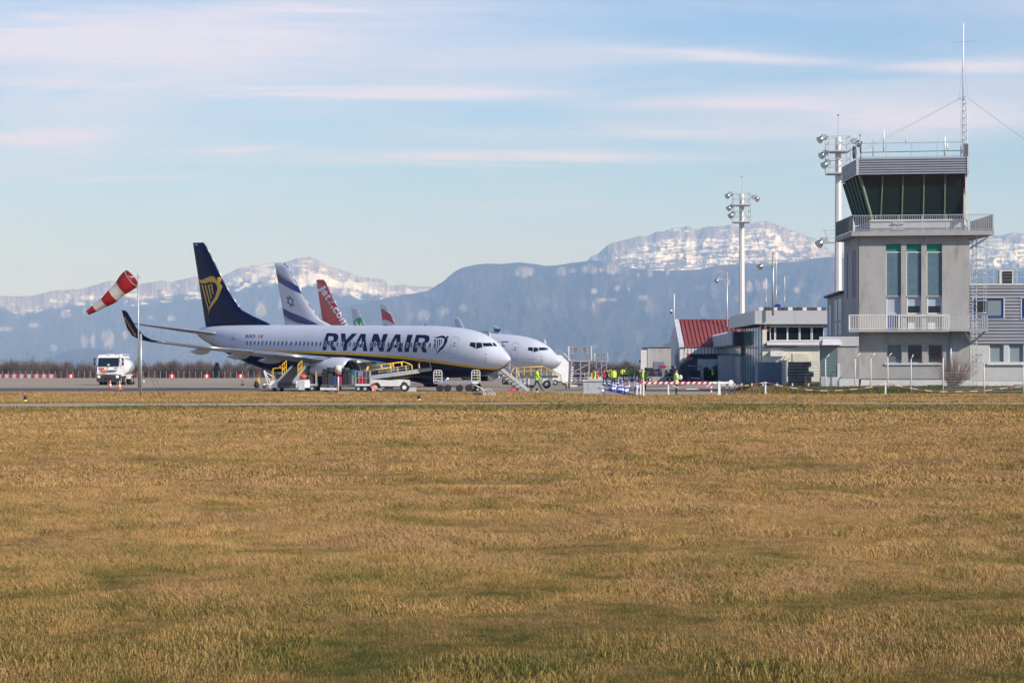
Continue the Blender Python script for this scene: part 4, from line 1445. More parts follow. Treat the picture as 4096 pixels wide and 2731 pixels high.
class Face:
    """a facade line seen between two pixels at given distances; boxes are given in pixels and metres out"""
    def __init__(s, px0, Y0, px1, Y1):
        s.a = Vector((PX(px0, Y0), Y0)); s.b = Vector((PX(px1, Y1), Y1))
        s.d = (s.b - s.a).normalized()
        s.n = Vector((s.d.y, -s.d.x))
        if s.n.y > 0 and abs(s.n.y) > .5:
            s.n = -s.n

    def at(s, px, o=0.0):
        """point on the facade line (moved out by o) seen at px"""
        a = s.a + s.n * o
        k = (px - 2048) / F
        # (a.x + t d.x) = k (a.y + t d.y)
        t = (k * a.y - a.x) / (s.d.x - k * s.d.y)
        return a + s.d * t

    def z(s, py, px, o=0.0):
        return PZ(py, s.at(px, o).y)

    def box(s, mb, px0, px1, py0, py1, o0, o1, zt=None, zb=None):
        """o0..o1 metres outwards; heights are read at the front of the box"""
        p = s.at(px0, o1); q = s.at(px1, o1)
        mid = (p.y + q.y) / 2
        z1 = PZ(py0, mid) if zt is None else zt
        z0 = PZ(py1, mid) if zb is None else zb
        pb = p - s.n * (o1 - o0); qb = q - s.n * (o1 - o0)
        mb.prism([(p.x, p.y), (q.x, q.y), (qb.x, qb.y), (pb.x, pb.y)], z0, z1)
        return mb


def wp(mb, name, root, fix=True, **kw):
    """world-space shapes -> a part of root (root may be rotated only about nothing)"""
    L = root
    off_ = Vector((0, 0, 0))
    while L is not None:
        off_ += Vector(L.location); L = L.parent
    mb.v = [(x - off_.x, y - off_.y, z - off_.z) for x, y, z in mb.v]
    return mb.build(name, root, fix, **kw)


# ------------------------------------------------------------------ control tower
GZ0 = .44
TF = Face(3436, 172.0, 3878, 170.8)
A_ = TF.a.copy(); C_ = TF.b.copy(); B_ = Vector((PX(3376, 179.4), 179.4)); D_ = C_ + (B_ - A_)
TS = Face(3376, 179.4, 3436, 172.0)      # left flank, facing -X
TS.n = Vector((-abs(TS.n.x), TS.n.y * (1 if TS.n.x < 0 else -1)))
tower = thing('control_tower', 'grey control tower with a dark glass cab and ribbed metal roof band', 'tower', (A_.x + 4, A_.y + 4, GZ0))
zs = lambda py: PZ(py, 171.4)
ztop = zs(943)
slots = [(3544, 3604), (3626, 3685), (3707, 3768)]
w = MB().use(RENDER_W)
# front wall in pieces round the openings
q0 = 3436
edges = [3436] + [e for s_ in slots for e in s_] + [3878]
for k in range(0, len(edges), 2):
    TF.box(w, edges[k], edges[k + 1], 943, 1322, -.35, 0, zt=ztop, zb=zs(1322))
for a, b_ in slots:
    TF.box(w, a, b_, 943, 976, -.35, 0, zt=ztop)
gw = [(3547, 3607), (3630, 3689), (3712, 3771)]
e2 = [3436] + [e for s_ in gw for e in s_] + [3878]
for k in range(0, len(e2), 2):
    TF.box(w, e2[k], e2[k + 1], 1375, 1452, -.35, 0, zt=zs(1375), zb=zs(1452))
TF.box(w, 3436, 3878, 1322, 1375, -.35, 0, zt=zs(1322), zb=zs(1375))
TF.box(w, 3436, 3878, 1452, 1517, -.35, 0, zt=zs(1452), zb=zs(1517))
# left flank with three slots, right flank and back, core
n_ = (B_ - A_)


def quadprism(mb, P, z0, z1):
    mb.prism([(p.x, p.y) for p in P], z0, z1)


inn = [A_ + (C_ - A_) * .045 + n_ * .05, C_ - (C_ - A_) * .045 + n_ * .05, D_ - (C_ - A_) * .045 - n_ * .05, B_ + (C_ - A_) * .045 - n_ * .05]
ps = [(0, .17), (.22, .42), (.50, 1.0)]
for t0, t1 in ((0, .22), (.285, .36), (.425, .74), (.81, 1.0)):
    P0, P1 = A_ + n_ * t0, A_ + n_ * t1
    quadprism(w, [P0 + Vector((0, .36 if t0 == 0 else 0)), P1, P1 + Vector((.34, 0)), P0 + Vector((.34, .36 if t0 == 0 else 0))], GZ0 - .3, ztop)
for t0, t1 in ((.22, .285), (.36, .425), (.74, .81)):
    P0, P1 = A_ + n_ * t0, A_ + n_ * t1
    quadprism(w, [P0, P1, P1 + Vector((.34, 0)), P0 + Vector((.34, 0))], PZ(1005, 175), ztop)
    quadprism(w, [P0, P1, P1 + Vector((.34, 0)), P0 + Vector((.34, 0))], GZ0 - .3, PZ(1190, 175))
quadprism(w, [C_ + n_ * .05, D_, D_ - Vector((.34, 0)), C_ + n_ * .05 - Vector((.34, 0))], GZ0 - .3, ztop)
quadprism(w, [B_ + Vector((.34, -.3)), D_ + Vector((-.34, -.3)), D_ + Vector((-.34, 0)), B_ + Vector((.34, 0))], GZ0 - .3, ztop)
wp(w, 'wall', tower)
g = MB().use(GLASSD)
for t0 in (.252, .392, .775):
    P0 = A_ + n_ * (t0 - .03); P1 = A_ + n_ * (t0 + .03)
    g2 = MB().use(GLASSD); quadprism(g2, [P0 + Vector((.2, 0)), P1 + Vector((.2, 0)), P1 + Vector((.24, 0)), P0 + Vector((.24, 0))], PZ(1190, 175), PZ(1005, 175))
    wp(g2, 'side_window', tower)
for k, (a, b_) in enumerate(slots):
    p = MB().use(GREENP); TF.box(p, a, b_, 976, 1006, -.34, -.22); wp(p, 'green_panel', tower)
    p = MB().use(BLIND); TF.box(p, a + 2, b_ - 2, 1012, 1180, -.34, -.15); f = wp(p, 'tall_window', tower)
    q = MB().use(WFRAME); TF.box(q, a, b_, 1007, 1011, -.20, -.11); TF.box(q, a, a + 2, 1011, 1182, -.20, -.12); wp(q, 'window_frame', f)
    q = MB().use(SLABM); TF.box(q, a, b_, 1181, 1187, -.34, -.12); wp(q, 'spandrel', tower)
    p = MB().use(mat('pale_blind', (.36, .42, .50), .6)); TF.box(p, a + 5, b_ - 5, 1191, 1251 if k == 0 else 1224, -.33, -.28)
    if k:
        p.use(GLASSD); TF.box(p, a + 5, b_ - 5, 1224.5, 1251, -.33, -.28)
    f = wp(p, 'window', tower)
    q = MB().use(WFRAME)
    TF.box(q, a + 1, a + 5, 1188, 1316 if k == 0 else 1255, -.32, -.22); TF.box(q, b_ - 5, b_ - 1, 1188, 1316 if k == 0 else 1255, -.32, -.22); TF.box(q, a + 5, b_ - 5, 1187, 1191, -.32, -.22); TF.box(q, a + 5, b_ - 5, 1251.5, 1256, -.32, -.22)
    wp(q, 'window_frame', f)
    p = MB().use(PLINTH if k else BLUEF); TF.box(p, a + 5, b_ - 5, 1262, 1317, -.34, -.29); wp(p, 'lower_panel', tower)
    if k:
        p = MB().use(WFRAME); TF.box(p, a - 8, b_ + 8, 1262, 1265, -.30, .10); wp(p, 'awning_rail', tower)
for k, (a, b_) in enumerate(gw):
    p = MB().use(mat('grey_blind', (.12, .14, .16), .3, spec=.6) if k == 0 else GLASSD); TF.box(p, a, b_, 1376, 1451, -.32, -.26); f = wp(p, 'window', tower)
    q = MB().use(GALV); TF.box(q, a, b_, 1375, 1379, -.27, -.2); TF.box(q, a, a + 2.5, 1379, 1448, -.27, -.2); TF.box(q, b_ - 2.5, b_, 1379, 1448, -.27, -.2); TF.box(q, a, b_, 1448, 1452, -.27, -.2)
    wp(q, 'window_frame', f)
p = MB().use(PLINTH); TF.box(p, 3540, 3772, 1453, 1459, 0, .12); wp(p, 'window_sill', tower)
p = MB().use(PLINTH); TF.box(p, 3444, 3879, 1517, 1562, -.3, .03); TF.box(p.use(ROOFD), 3440, 3879, 1514.5, 1516.8, -.2, .06); wp(p, 'plinth', tower)
for a, b_ in ((3710, 3770), (4055, 4096)):
    p = MB().use(ROOFD); TF.box(p, a, b_, 1539, 1545, .0, .04); wp(p, 'basement_vent', tower)
# walkway slab, cab
ux, uy = (C_ - A_).normalized(), n_.normalized()
o = .62
SL = [A_ - ux * o - uy * o, C_ + ux * 1.62 - uy * o, D_ + ux * 1.62 + uy * .3, B_ - ux * o + uy * .3]
p = MB().use(SLABM); quadprism(p, SL, zs(944) + .002, zs(925)); wp(p, 'walkway_slab', tower)
for s_ in (0, 1):
    # brackets under the right hand platform
    p = MB().use(GALV); q = C_ + n_ * (.1 + .7 * s_)
    p.bar((q.x + 1.5, q.y, zs(948)), (q.x, q.y, zs(1000)), .12); wp(p, 'bracket', tower)


def railing(root, P, Q, z0, h, step, m, posts=5, bal=.025, rail=.05, nm='railing'):
    """posts, top and bottom rail and balusters as real bars; balusters are parts"""
    P = Vector((*P, 0)) if len(P) == 2 else Vector(P); Q = Vector((*Q, 0)) if len(Q) == 2 else Vector(Q)
    P = Vector((P.x, P.y, z0)); Q = Vector((Q.x, Q.y, z0)); up = Vector((0, 0, h))
    f = MB().use(m); f.bar(P + up, Q + up, rail); f.bar(P + up * .07, Q + up * .07, rail * .8)
    for k in range(posts):
        a = P.lerp(Q, k / (posts - 1)); f.bar(a, a + up, rail)
    rl = wp(f, nm, root)
    L = (Q - P).length; n = int(L / step)
    if n > 1 and bal:
        me = None
        for k in range(n):
            a = P.lerp(Q, (k + .5) / n)
            if me is None:
                b = MB().use(m).bar((0, 0, .06 * h), (0, 0, h), bal); me = b.mesh('baluster')
            o_ = link('baluster', me, rl)
            lo = Vector((0, 0, 0)); Lk = rl
            while Lk is not None:
                lo += Vector(Lk.location); Lk = Lk.parent
            o_.location = (a.x - lo.x, a.y - lo.y, a.z - lo.z)
    return rl


zr = zs(925)
hr = PZ(861, 171) - zr
i0 = .06
railing(tower, SL[0] + (ux + uy) * i0, SL[1] + (-ux + uy) * i0, zr, hr, .13, GALV, 7)
railing(tower, SL[0] + (ux + uy) * i0, SL[3] + (ux - uy) * i0, zr, hr, .13, DGREY, 5, bal=.05)  # left run in darker metal: its shade is put into the colour
p = MB().use(mat('mesh_panel', (.30, .31, .30), .6, .2, noise=.1, nscale=20)); a = SL[1] + (-ux + uy) * i0; b_ = SL[2] + (-ux - uy) * i0
p.prism([(a.x, a.y), (b_.x, b_.y), (b_.x + .03, b_.y), (a.x + .03, a.y)], zr, zr + hr); wp(p, 'railing_panel', tower)
# knee wall (battered to the left), sill
KA, KC = TF.at(3481, -.25), TF.at(3872, -.25)
kz0, kz1 = zr, zs(883)
KB = KA + n_ * .93 + Vector((-.05, 0)); KD = KC + n_ * .93
p = MB().use(RENDER_L); quadprism(p, [KA, KC, KD, KB], kz0, kz1); kn = wp(p, 'knee_wall', tower)
p = MB().use(WFRAME); quadprism(p, [KA + Vector((-.06, -.1)), KC + Vector((.02, -.1)), KC + Vector((.02, .12)), KA + Vector((-.06, .12))], kz1 + .002, kz1 + .1); wp(p, 'cab_sill', tower)
for x0, x1, y0, y1 in ((3571, 3590, 890, 895), (3600, 3617, 890, 895), (3571, 3590, 914, 919), (3600, 3617, 914, 919)):
    p = MB().use(PLINTH); TF.box(p, x0, x1, y0, y1, -.24, -.08); wp(p, 'wall_block', tower)
# glass: front leans out at the top, so does the left flank
gb = [KA + Vector((.12, 0)), KC + Vector((-.12, 0))]; gzb, gzt = kz1 + .1, zs(703)
GT = [Vector((PX(3439, 171.5), 171.5)), Vector((PX(3864, 170.3), 170.3))]
GBk = KB + Vector((.12, -.1)); GTk = Vector((PX(3376, 179.0), 179.0))
nF = 5
TT = [0, .218, .409, .606, .804, 1.0]
BT = [0, .093, .318, .545, .77, 1.0]
for k in range(nF):
    a0, a1 = gb[0].lerp(gb[1], BT[k]), gb[0].lerp(gb[1], BT[k + 1])
    b0, b1 = GT[0].lerp(GT[1], TT[k]), GT[0].lerp(GT[1], TT[k + 1])
    p = MB().use(CABG); th = Vector((0, .05, 0))
    P = [Vector((a0.x, a0.y, gzb)), Vector((a1.x, a1.y, gzb)), Vector((b1.x, b1.y, gzt)), Vector((b0.x, b0.y, gzt))]
    v = p.add(P + [q + th for q in P])
    for f in ((0, 1, 2, 3), (7, 6, 5, 4), (0, 4, 5, 1), (1, 5, 6, 2), (2, 6, 7, 3), (3, 7, 4, 0)):
        p.face(tuple(v + i for i in f))
    wp(p, 'cab_window', tower)
for k in range(nF + 1):
    a0 = gb[0].lerp(gb[1], BT[k]); b0 = GT[0].lerp(GT[1], TT[k])
    p = MB().use(MULL if k < nF else OFFW).bar((a0.x, a0.y - .04, gzb), (b0.x, b0.y - .04, gzt), .16 if k in (0, nF) else .09); wp(p, 'mullion', tower)
nS = 5
for k in range(nS):
    a0, a1 = gb[0].lerp(GBk, k / nS), gb[0].lerp(GBk, (k + 1) / nS)
    b0, b1 = GT[0].lerp(GTk, k / nS), GT[0].lerp(GTk, (k + 1) / nS)
    p = MB().use(CABG); P = [Vector((a0.x, a0.y, gzb)), Vector((a1.x, a1.y, gzb)), Vector((b1.x, b1.y, gzt)), Vector((b0.x, b0.y, gzt))]
    th = Vector((.05, 0, 0)); v = p.add(P + [q + th for q in P])
    for f in ((0, 1, 2, 3), (7, 6, 5, 4), (0, 4, 5, 1), (1, 5, 6, 2), (2, 6, 7, 3), (3, 7, 4, 0)):
        p.face(tuple(v + i for i in f))
    wp(p, 'cab_window', tower)
    p = MB().use(MULL).bar((a1.x - .05, a1.y, gzb), (b1.x - .05, b1.y, gzt), .14); wp(p, 'mullion', tower)
# closed back and right of the cab, so that it reads solid from the side
p = MB().use(RENDER_L)
bk = [Vector((KD.x - .1, KD.y)), Vector((KB.x + .2, KB.y))]
quadprism(p, [GT[1] + Vector((-.12, .25)), GT[1] + Vector((0, .25)), KD + Vector((0, 0)), KD + Vector((-.12, 0))], gzb, gzt)
quadprism(p, [KB + Vector((.3, -.12)), KD + Vector((-.13, -.12)), KD + Vector((-.13, 0)), KB + Vector((.3, 0))], gzb, gzt)
wp(p, 'cab_back_wall', tower)
# furniture seen faintly behind the glass
p = MB().use(PLINTH); c = TF.at(3565, -1.0); p.cbox((c.x, c.y, gzb + .2), (.7, .3, .35)); wp(p, 'console', tower)
p = MB().use(DGREY); c = TF.at(3660, -1.2); p.cbox((c.x, c.y, gzb + .2), (3.2, .5, .5)); wp(p, 'console', tower)
# roof band: horizontal boards
RA, RC = Vector((PX(3429.5, 171.0), 171.0)), Vector((PX(3872, 169.8), 169.8)); RB = Vector((PX(3367, 178.6), 178.6)); RD = RC + (RB - RA)
rz0, rz1 = zs(703) + .02, PZ(629, 170.4)
p = MB().use(ROOFD); i_ = .1
quadprism(p, [RA + Vector((i_, i_)), RC + Vector((-i_, i_)), RD + Vector((-i_, -i_)), RB + Vector((i_, -i_))], rz0, rz1 - .02); wp(p, 'roof', tower)
nb = 7
for k in range(nb):
    z0 = rz0 + (rz1 - rz0) * k / nb; z1 = z0 + (rz1 - rz0) / nb
    for P0, P1, nn in ((RA, RC, Vector((0, -1))), (RB, RA, Vector((-1, 0))), (RC, RD, Vector((1, 0)))):
        p = MB().use(CLAD)
        q = [(P0 - nn * .08, z0), (P0 + nn * .05, z0 + .02), (P0 + nn * .05, z0 + (z1 - z0) * .62), (P0 - nn * .06, z1 - .012)]
        r_ = [(P1 - nn * .08, z0), (P1 + nn * .05, z0 + .02), (P1 + nn * .05, z0 + (z1 - z0) * .62), (P1 - nn * .06, z1 - .012)]
        p.rings([[(v.x, v.y, z) for v, z in q], [(v.x, v.y, z) for v, z in r_]], capa=True, capb=True, smooth=False)
        wp(p, 'cladding_board', tower)
p = MB().use(GALV)
for q in (RA, RC):
    p.cbox((q.x, q.y, (rz0 + rz1) / 2), (.16, .16, rz1 - rz0 + .02))
wp(p, 'corner_trim', tower)
# roof rail
railing(tower, RA + Vector((.3, .3)), RC + Vector((-.3, .3)), rz1, PZ(573, 171) - rz1, 9, GALV, 5, bal=None)
railing(tower, RA + Vector((.3, .3)), RB + Vector((.3, -.2)), rz1, PZ(573, 171) - rz1, 9, GALV, 4, bal=None)
p = MB().use(DGREY); a, b_ = RA + Vector((.3, .35)), RC + Vector((-.3, .35)); p.bar((a.x, a.y, rz1 + .42), (b_.x, b_.y, rz1 + .45), .05); wp(p, 'roof_cable', tower)
for px, y0, y1, r_ in ((3492, 558, 626, .03), (3535, 519, 605, .05), (3623, 561, 575, .04), (3779, 548, 622, .06), (3441, 540, 612, .035), (3789, 572, 600, .05)):
    p = MB().use(WHITE if r_ > .04 else GREY); q = TF.at(px, -.3); p.bar((q.x, q.y, PZ(y1, q.y)), (q.x, q.y, PZ(y0, q.y)), r_ * 2, n=6)
    if px == 3441:
        p.ball((q.x, q.y, PZ(540, q.y)), .09, 6)
    wp(p, 'roof_aerial', tower)
p = MB().use(DGREY); q = Vector((PX(3414, 173), 173)); p.cone((q.x, q.y, PZ(610, 173)), (q.x + .15, q.y - .05, PZ(610, 173)), .5, .42, 12); wp(p, 'dish_aerial', tower)
p = MB().use(DGREY); q = Vector((PX(3862, 171.2), 171.2)); p.cbox((q.x, q.y, PZ(600, 171)), (.32, .4, .9)); wp(p, 'roof_cabinet', tower)
# lattice mast with white pole
mx = PX(3856, 171.6); my = 171.8
z0m, z1m, z2m = rz1 - .1, PZ(387, my), PZ(95, my)
m_ = MB().use(GALV); hw = .20
cs = [(-hw, -hw), (hw, -hw), (0, hw)]
for cx, cy in cs:
    m_.bar((mx + cx * 1.25, my + cy * 1.25, z0m), (mx + cx * .9, my + cy * .9, z1m), .06, n=5)
nl = 9
for k in range(nl + 1):
    z = z0m + (z1m - z0m) * k / nl; s_ = 1.25 - .35 * k / nl
    for i in range(3):
        a, b_ = cs[i], cs[(i + 1) % 3]
        m_.bar((mx + a[0] * s_, my + a[1] * s_, z), (mx + b_[0] * s_, my + b_[1] * s_, z), .04)
        if k < nl:
            z_n = z0m + (z1m - z0m) * (k + 1) / nl
            m_.bar((mx + a[0] * s_, my + a[1] * s_, z), (mx + b_[0] * s_, my + b_[1] * s_, z_n), .025)
mast = thing('aerial_mast', 'tall lattice aerial mast with a white pole on the tower roof', 'mast', (mx, my, z0m))
wp(m_, 'lattice', mast)
p = MB().use(WHITE).bar((mx - .02, my, z1m - .3), (mx - .02, my, z2m), .10, n=6); wp(p, 'pole', mast)
p = MB().use(GREY).bar((PX(3805, my), my, PZ(172, my)), (PX(3903, my), my, PZ(164, my)), .035); wp(p, 'crossbar', mast)
for P_ in (((3842, 392), (3446, 598), 171), ((3843, 395), (3460, 600), 171.4), ((3872, 393), (4700, 1000), 171)):
    (a, b_), (c, d_), Y_ = P_
    p = MB().use(GREY).bar((PX(a, my), my, PZ(b_, my)), (PX(c, Y_), Y_, PZ(d_, Y_)), .03); wp(p, 'guy_wire', mast)
for k in (-1, 1):
    p = MB().use(GREY).bar((mx + .3 * k, my, z1m), (mx, my, PZ(232, my)), .018); wp(p, 'stay_wire', mast)
# lower balcony
BO = 1.25
BF = Face(3436, 172.0, 3878, 170.8)
bl, br = BF.at(3395, BO), BF.at(3797, BO); brr = BF.at(3952, BO)
zb0, zb1 = PZ(1327, 170), PZ(1318, 170)
p = MB().use(SLABM); bb = bl - BF.n * (BO + 1.2)
p.prism([(bl.x, bl.y), (br.x, br.y), (br.x - BF.n.x * BO, br.y - BF.n.y * BO), (bl.x - BF.n.x * BO, bl.y - BF.n.y * BO)], zb0, zb1); wp(p, 'balcony_slab', tower)
p = MB().use(GALV); p.prism([(br.x + .01, br.y), (brr.x, brr.y), (brr.x - BF.n.x * 1.2, brr.y - BF.n.y * 1.2), (br.x + .01 - BF.n.x * 1.2, br.y - BF.n.y * 1.2)], zb0 + .03, zb1); wp(p, 'balcony_slab', tower)
hb = PZ(1259, 170) - zb1
railing(tower, bl + Vector((.05, .05)), br + Vector((-.02, .05)), zb1, hb, .12, OFFW, 3, bal=.034, rail=.06, nm='balcony_railing')
railing(tower, br + Vector((.05, .05)), brr + Vector((-.04, .05)), zb1, hb, .14, GALV, 3, bal=.03, nm='balcony_railing')
p = MB().use(PLINTH); q = bl - BF.n * BO; p.prism([(bl.x, bl.y), (bl.x + .04, bl.y), (q.x + .04, q.y), (q.x, q.y)], zb1, zb1 + hb); wp(p, 'railing_panel', tower)
p = MB().use(GALV); q = BF.at(3925, BO - .06); p.prism([(q.x, q.y), (brr.x - .05, brr.y + .07), (brr.x - .05, brr.y + .1), (q.x, q.y + .03)], zb1 + .05, zb1 + hb - .05); wp(p, 'railing_panel', tower)
for a in (3860, 3940):
    q = BF.at(a, BO - .1); r_ = BF.at(3880, .05); p = MB().use(GALV).bar((q.x, q.y, zb0 + .02), (r_.x + .1, r_.y, zb0 - .85), .1); wp(p, 'bracket', tower)
p = MB().use(GALV); q = TF.at(3803, .12); p.bar((q.x, q.y, GZ0), (q.x, q.y, zb0), .13, n=8); wp(p, 'drain_pipe', tower)
p = MB().use(OFFW); q = TF.at(3861, .12)
p.path([(PX(3866, 170), 170, rz1 - .5), (PX(3868, 170.2), 170.2, PZ(705, 170)), (PX(3858, 170.6), 170.6, PZ(725, 171)), (PX(3858, 171), 171, PZ(875, 171)), (PX(3862, 171), 171, zr)], .09, 6); wp(p, 'drain_pipe', tower)
# caged ladder on the right
lad = thing('ladder', 'caged galvanised ladder climbing the right side of the tower', 'ladder', (PX(3900, 171.5), 171.5, GZ0))
p = MB().use(GALV)
for dx_ in (-.22, .05):
    p.bar((PX(3901, 171.5) + dx_, 171.3, GZ0 - .1), (PX(3901, 171.5) + dx_, 171.3, zs(940)), .07)
wp(p, 'stile', lad)
for k in range(44):
    z = GZ0 + .3 + k * .3
    if z < zs(940):
        p = MB().use(GALV).bar((PX(3901, 171.5) - .22, 171.3, z), (PX(3901, 171.5) + .05, 171.3, z), .03); wp(p, 'rung', lad)
for k, py in enumerate((990, 1040, 1094, 1148, 1202, 1252, 1420)):
    z = zs(py); cx = PX(3918, 171.5)
    p = MB().use(GALV); pts = [(cx + .42 * cos(a), 171.0 + .4 * sin(a), z) for a in np.linspace(-pi * .9, pi * .9, 9)]; p.path(pts, .06, 4); wp(p, 'cage_hoop', lad)
for a in (-.9, 0, .9):
    p = MB().use(GALV).bar((PX(3918, 171.5) + .42 * cos(a), 171 + .4 * sin(a), zs(1255)), (PX(3918, 171.5) + .42 * cos(a), 171 + .4 * sin(a), zs(960)), .025); wp(p, 'cage_bar', lad)

# ------------------------------------------------------------------ stair block behind the tower, booth in front
an = thing('annex_building', 'grey stair block with a thin dark roof behind the tower left side', 'building', (28, 186, GZ0))
x0a, x1a = PX(3376, 179.7), 31.0
za = PZ(1166, 180)
p = MB().use(RENDER_W); p.prism([(x0a, 179.8), (x1a, 179.8), (x1a, 193), (PX(3309, 193), 193)], 0, za - .12); wp(p, 'wall', an)
p = MB().use(ROOFD); p.prism([(x0a - .35, 179.6), (x1a, 179.6), (x1a, 193.4), (PX(3295, 193.4), 193.4)], za - .118, za + .05); wp(p, 'roof', an)
for t0, t1, pa, pb in ((.08, .28, 1200, 1285), (.33, .5, 1200, 1285), (.08, .28, 1290, 1344), (.33, .5, 1290, 1344), (.7, .85, 1215, 1340)):
    Ya, Yb = 180 + 13 * t0, 180 + 13 * t1
    X = lambda Y: x0a + (PX(3309, 193) - x0a) * (Y - 179.8) / 13.2
    p = MB().use(GLASSD); p.prism([(X(Ya) - .04, Ya), (X(Ya) + .1, Ya), (X(Yb) + .1, Yb), (X(Yb) - .04, Yb)], PZ(pb, 186), PZ(pa, 186)); wp(p, 'window', an)
bo = thing('gate_booth', 'low grey entrance booth with glass front below the tower', 'booth', (PX(3360, 170), 170, GZ0))
BX = Face(3277, 169.4, 3437, 169.0)
p = MB().use(RENDER_L); BX.box(p, 3277, 3436, 1346, 1384, -3.6, 0); wp(p, 'fascia', bo)
p = MB().use(SLABM); BX.box(p, 3434, 3436, 1384.5, 1540, -3.2, -.1); BX.box(p, 3279, 3282, 1384.5, 1520, -3.4, -.1); wp(p, 'post', bo)
p = MB().use(mat('booth_glass', (.10, .15, .16), .12, spec=.7)); BX.box(p, 3284, 3348, 1386, 1506, -.16, -.1); wp(p, 'front_glass', bo)
p = MB().use(RENDER_W); BX.box(p, 3350, 3433, 1386, 1512, -.2, -.1); wp(p, 'wall_panel', bo)
p = MB().use(PLINTH); BX.box(p, 3350, 3360, 1455, 1512, -.1, -.04); wp(p, 'door_jamb', bo)
p = MB().use(PLINTH); BX.box(p, 3284, 3352, 1508, 1556, -.2, 0); BX.box(p, 3352.5, 3434, 1514, 1556, -.2, -.02); wp(p, 'plinth', bo)
p = MB().use(TEAL); a = BX.at(3279, -.2); b_ = BX.at(3279, -3.2); p.prism([(a.x, a.y), (a.x + .05, a.y), (b_.x + .05, b_.y), (b_.x, b_.y)], PZ(1515, 170), PZ(1385, 170)); wp(p, 'side_glass', bo)
p = MB().use(PLINTH); p.prism([(a.x - .02, a.y), (a.x + .07, a.y), (b_.x + .07, b_.y), (b_.x - .02, b_.y)], GZ0 - .4, PZ(1516, 170)); wp(p, 'side_plinth', bo)
p = MB().use(PLINTH); a = BX.at(3283, .02); b_ = BX.at(3363, .02)
p.rings([[(a.x, a.y, PZ(1379, 169)), (a.x, a.y - .9, PZ(1380, 169)), (a.x + .15, a.y, PZ(1357, 169))], [(b_.x, b_.y, PZ(1379, 169)), (b_.x, b_.y - .9, PZ(1380, 169)), (b_.x - .1, b_.y, PZ(1357, 169))]], capa=True, capb=True, smooth=False); wp(p, 'door_canopy', bo)

# ------------------------------------------------------------------ clad wing on the right
WG = Face(3880, 173.6, 4300, 173.0)
wg = thing('office_wing', 'two storey wing clad in grey ribbed boards right of the tower', 'building', (PX(4090, 174), 174, GZ0))
zw1 = PZ(1139, 173.4)
p = MB().use(ROOFD); WG.box(p, 3882, 4460, 1141, 1374, -9, -.12); wp(p, 'roof', wg)
wins = [(3890, 4017), (4083, 4210)]
nb = 18
for k in range(nb):
    pa = 1140 + (1375 - 1140) * k / nb; pb = 1140 + (1375 - 1140) * (k + 1) / nb
    segs = [(3880, 4460)]
    if pa > 1190 and pb < 1274:
        segs = [(3880, 3889), (4018, 4082), (4211, 4460)]
    for sa, sb in segs:
        p = MB().use(CLAD)
        P0, P1 = WG.at(sa), WG.at(sb); z1, z0 = PZ(pa, 173.4), PZ(pb, 173.4)
        r0 = [(P0 - WG.n * .1, z0), (P0 + WG.n * .04, z0 + .02), (P0 + WG.n * .04, z0 + (z1 - z0) * .62), (P0 - WG.n * .08, z1 - .012)]
        r1_ = [(P1 - WG.n * .1, z0), (P1 + WG.n * .04, z0 + .02), (P1 + WG.n * .04, z0 + (z1 - z0) * .62), (P1 - WG.n * .08, z1 - .012)]
        p.rings([[(v.x, v.y, z) for v, z in r0], [(v.x, v.y, z) for v, z in r1_]], capa=True, capb=True, smooth=False); wp(p, 'cladding_board', wg)
p = MB().use(PLINTH); WG.box(p, 3880, 4460, 1134, 1140, -.3, .08); wp(p, 'parapet_cap', wg)
for a, b_ in wins:
    p = MB().use(GLASSD); WG.box(p, a + 4, b_ - 3, 1197, 1270, -.10, -.06); f = wp(p, 'window', wg)
    q = MB().use(BLUEF)
    for x0, x1, y0, y1 in ((a + 4, b_ - 3, 1195, 1201), (a + 4, b_ - 3, 1263, 1271), (a + 4, a + 8, 1201, 1263), (b_ - 10, b_ - 3, 1201, 1263), (a + 55, a + 60, 1201, 1263)):
        WG.box(q, x0, x1, y0, y1, -.06, .0)
    wp(q, 'window_frame', f)
    q = MB().use(mat('shutter_grey', (.18, .22, .24), .5)); WG.box(q, a + 60.5, b_ - 10.5, 1201.5, 1262.5, -.057, -.03); wp(q, 'window_blind', f)
    q = MB().use(WFRAME); WG.box(q, a, a + 3.5, 1193, 1273, -.05, .07); WG.box(q, b_ - 2.5, b_ + 1, 1193, 1273, -.05, .07); wp(q, 'window_jamb', f)
    q = MB().use(GALV); WG.box(q, a - 2, b_ + 2, 1189.5, 1192.5, .0, .09); WG.box(q, a - 2, b_ + 2, 1273.5, 1276, .0, .09); wp(q, 'window_flashing', f)
lw = [(3957, 4015), (4035, 4094), (4114, 4172)]
p = MB().use(RENDER_L)
e3 = [3880] + [e for s_ in lw for e in s_] + [4460]
for k in range(0, len(e3), 2):
    WG.box(p, e3[k], e3[k + 1], 1378, 1447, -.35, -.08)
WG.box(p, 3880, 4460, 1375.5, 1378, -.35, -.08); WG.box(p, 3880, 4460, 1447, 1520, -.35, -.08)
wp(p, 'lower_wall', wg)
for a, b_ in lw:
    p = MB().use(mat('shutter_pale', (.20, .25, .27), .5)); WG.box(p, a + 3, b_ - 3, 1379, 1446, -.34, -.28); f = wp(p, 'window', wg)
    q = MB().use(WFRAME); WG.box(q, a, a + 3, 1378, 1447, -.32, -.2); WG.box(q, b_ - 3, b_, 1378, 1447, -.32, -.2); wp(q, 'window_jamb', f)
p = MB().use(PLINTH); WG.box(p, 3948, 4190, 1453.5, 1459, -.1, .1); wp(p, 'window_sill', wg)
p = MB().use(PLINTH); WG.box(p, 3880, 4460, 1523, 1560, -.3, -.04); wp(p, 'plinth', wg)
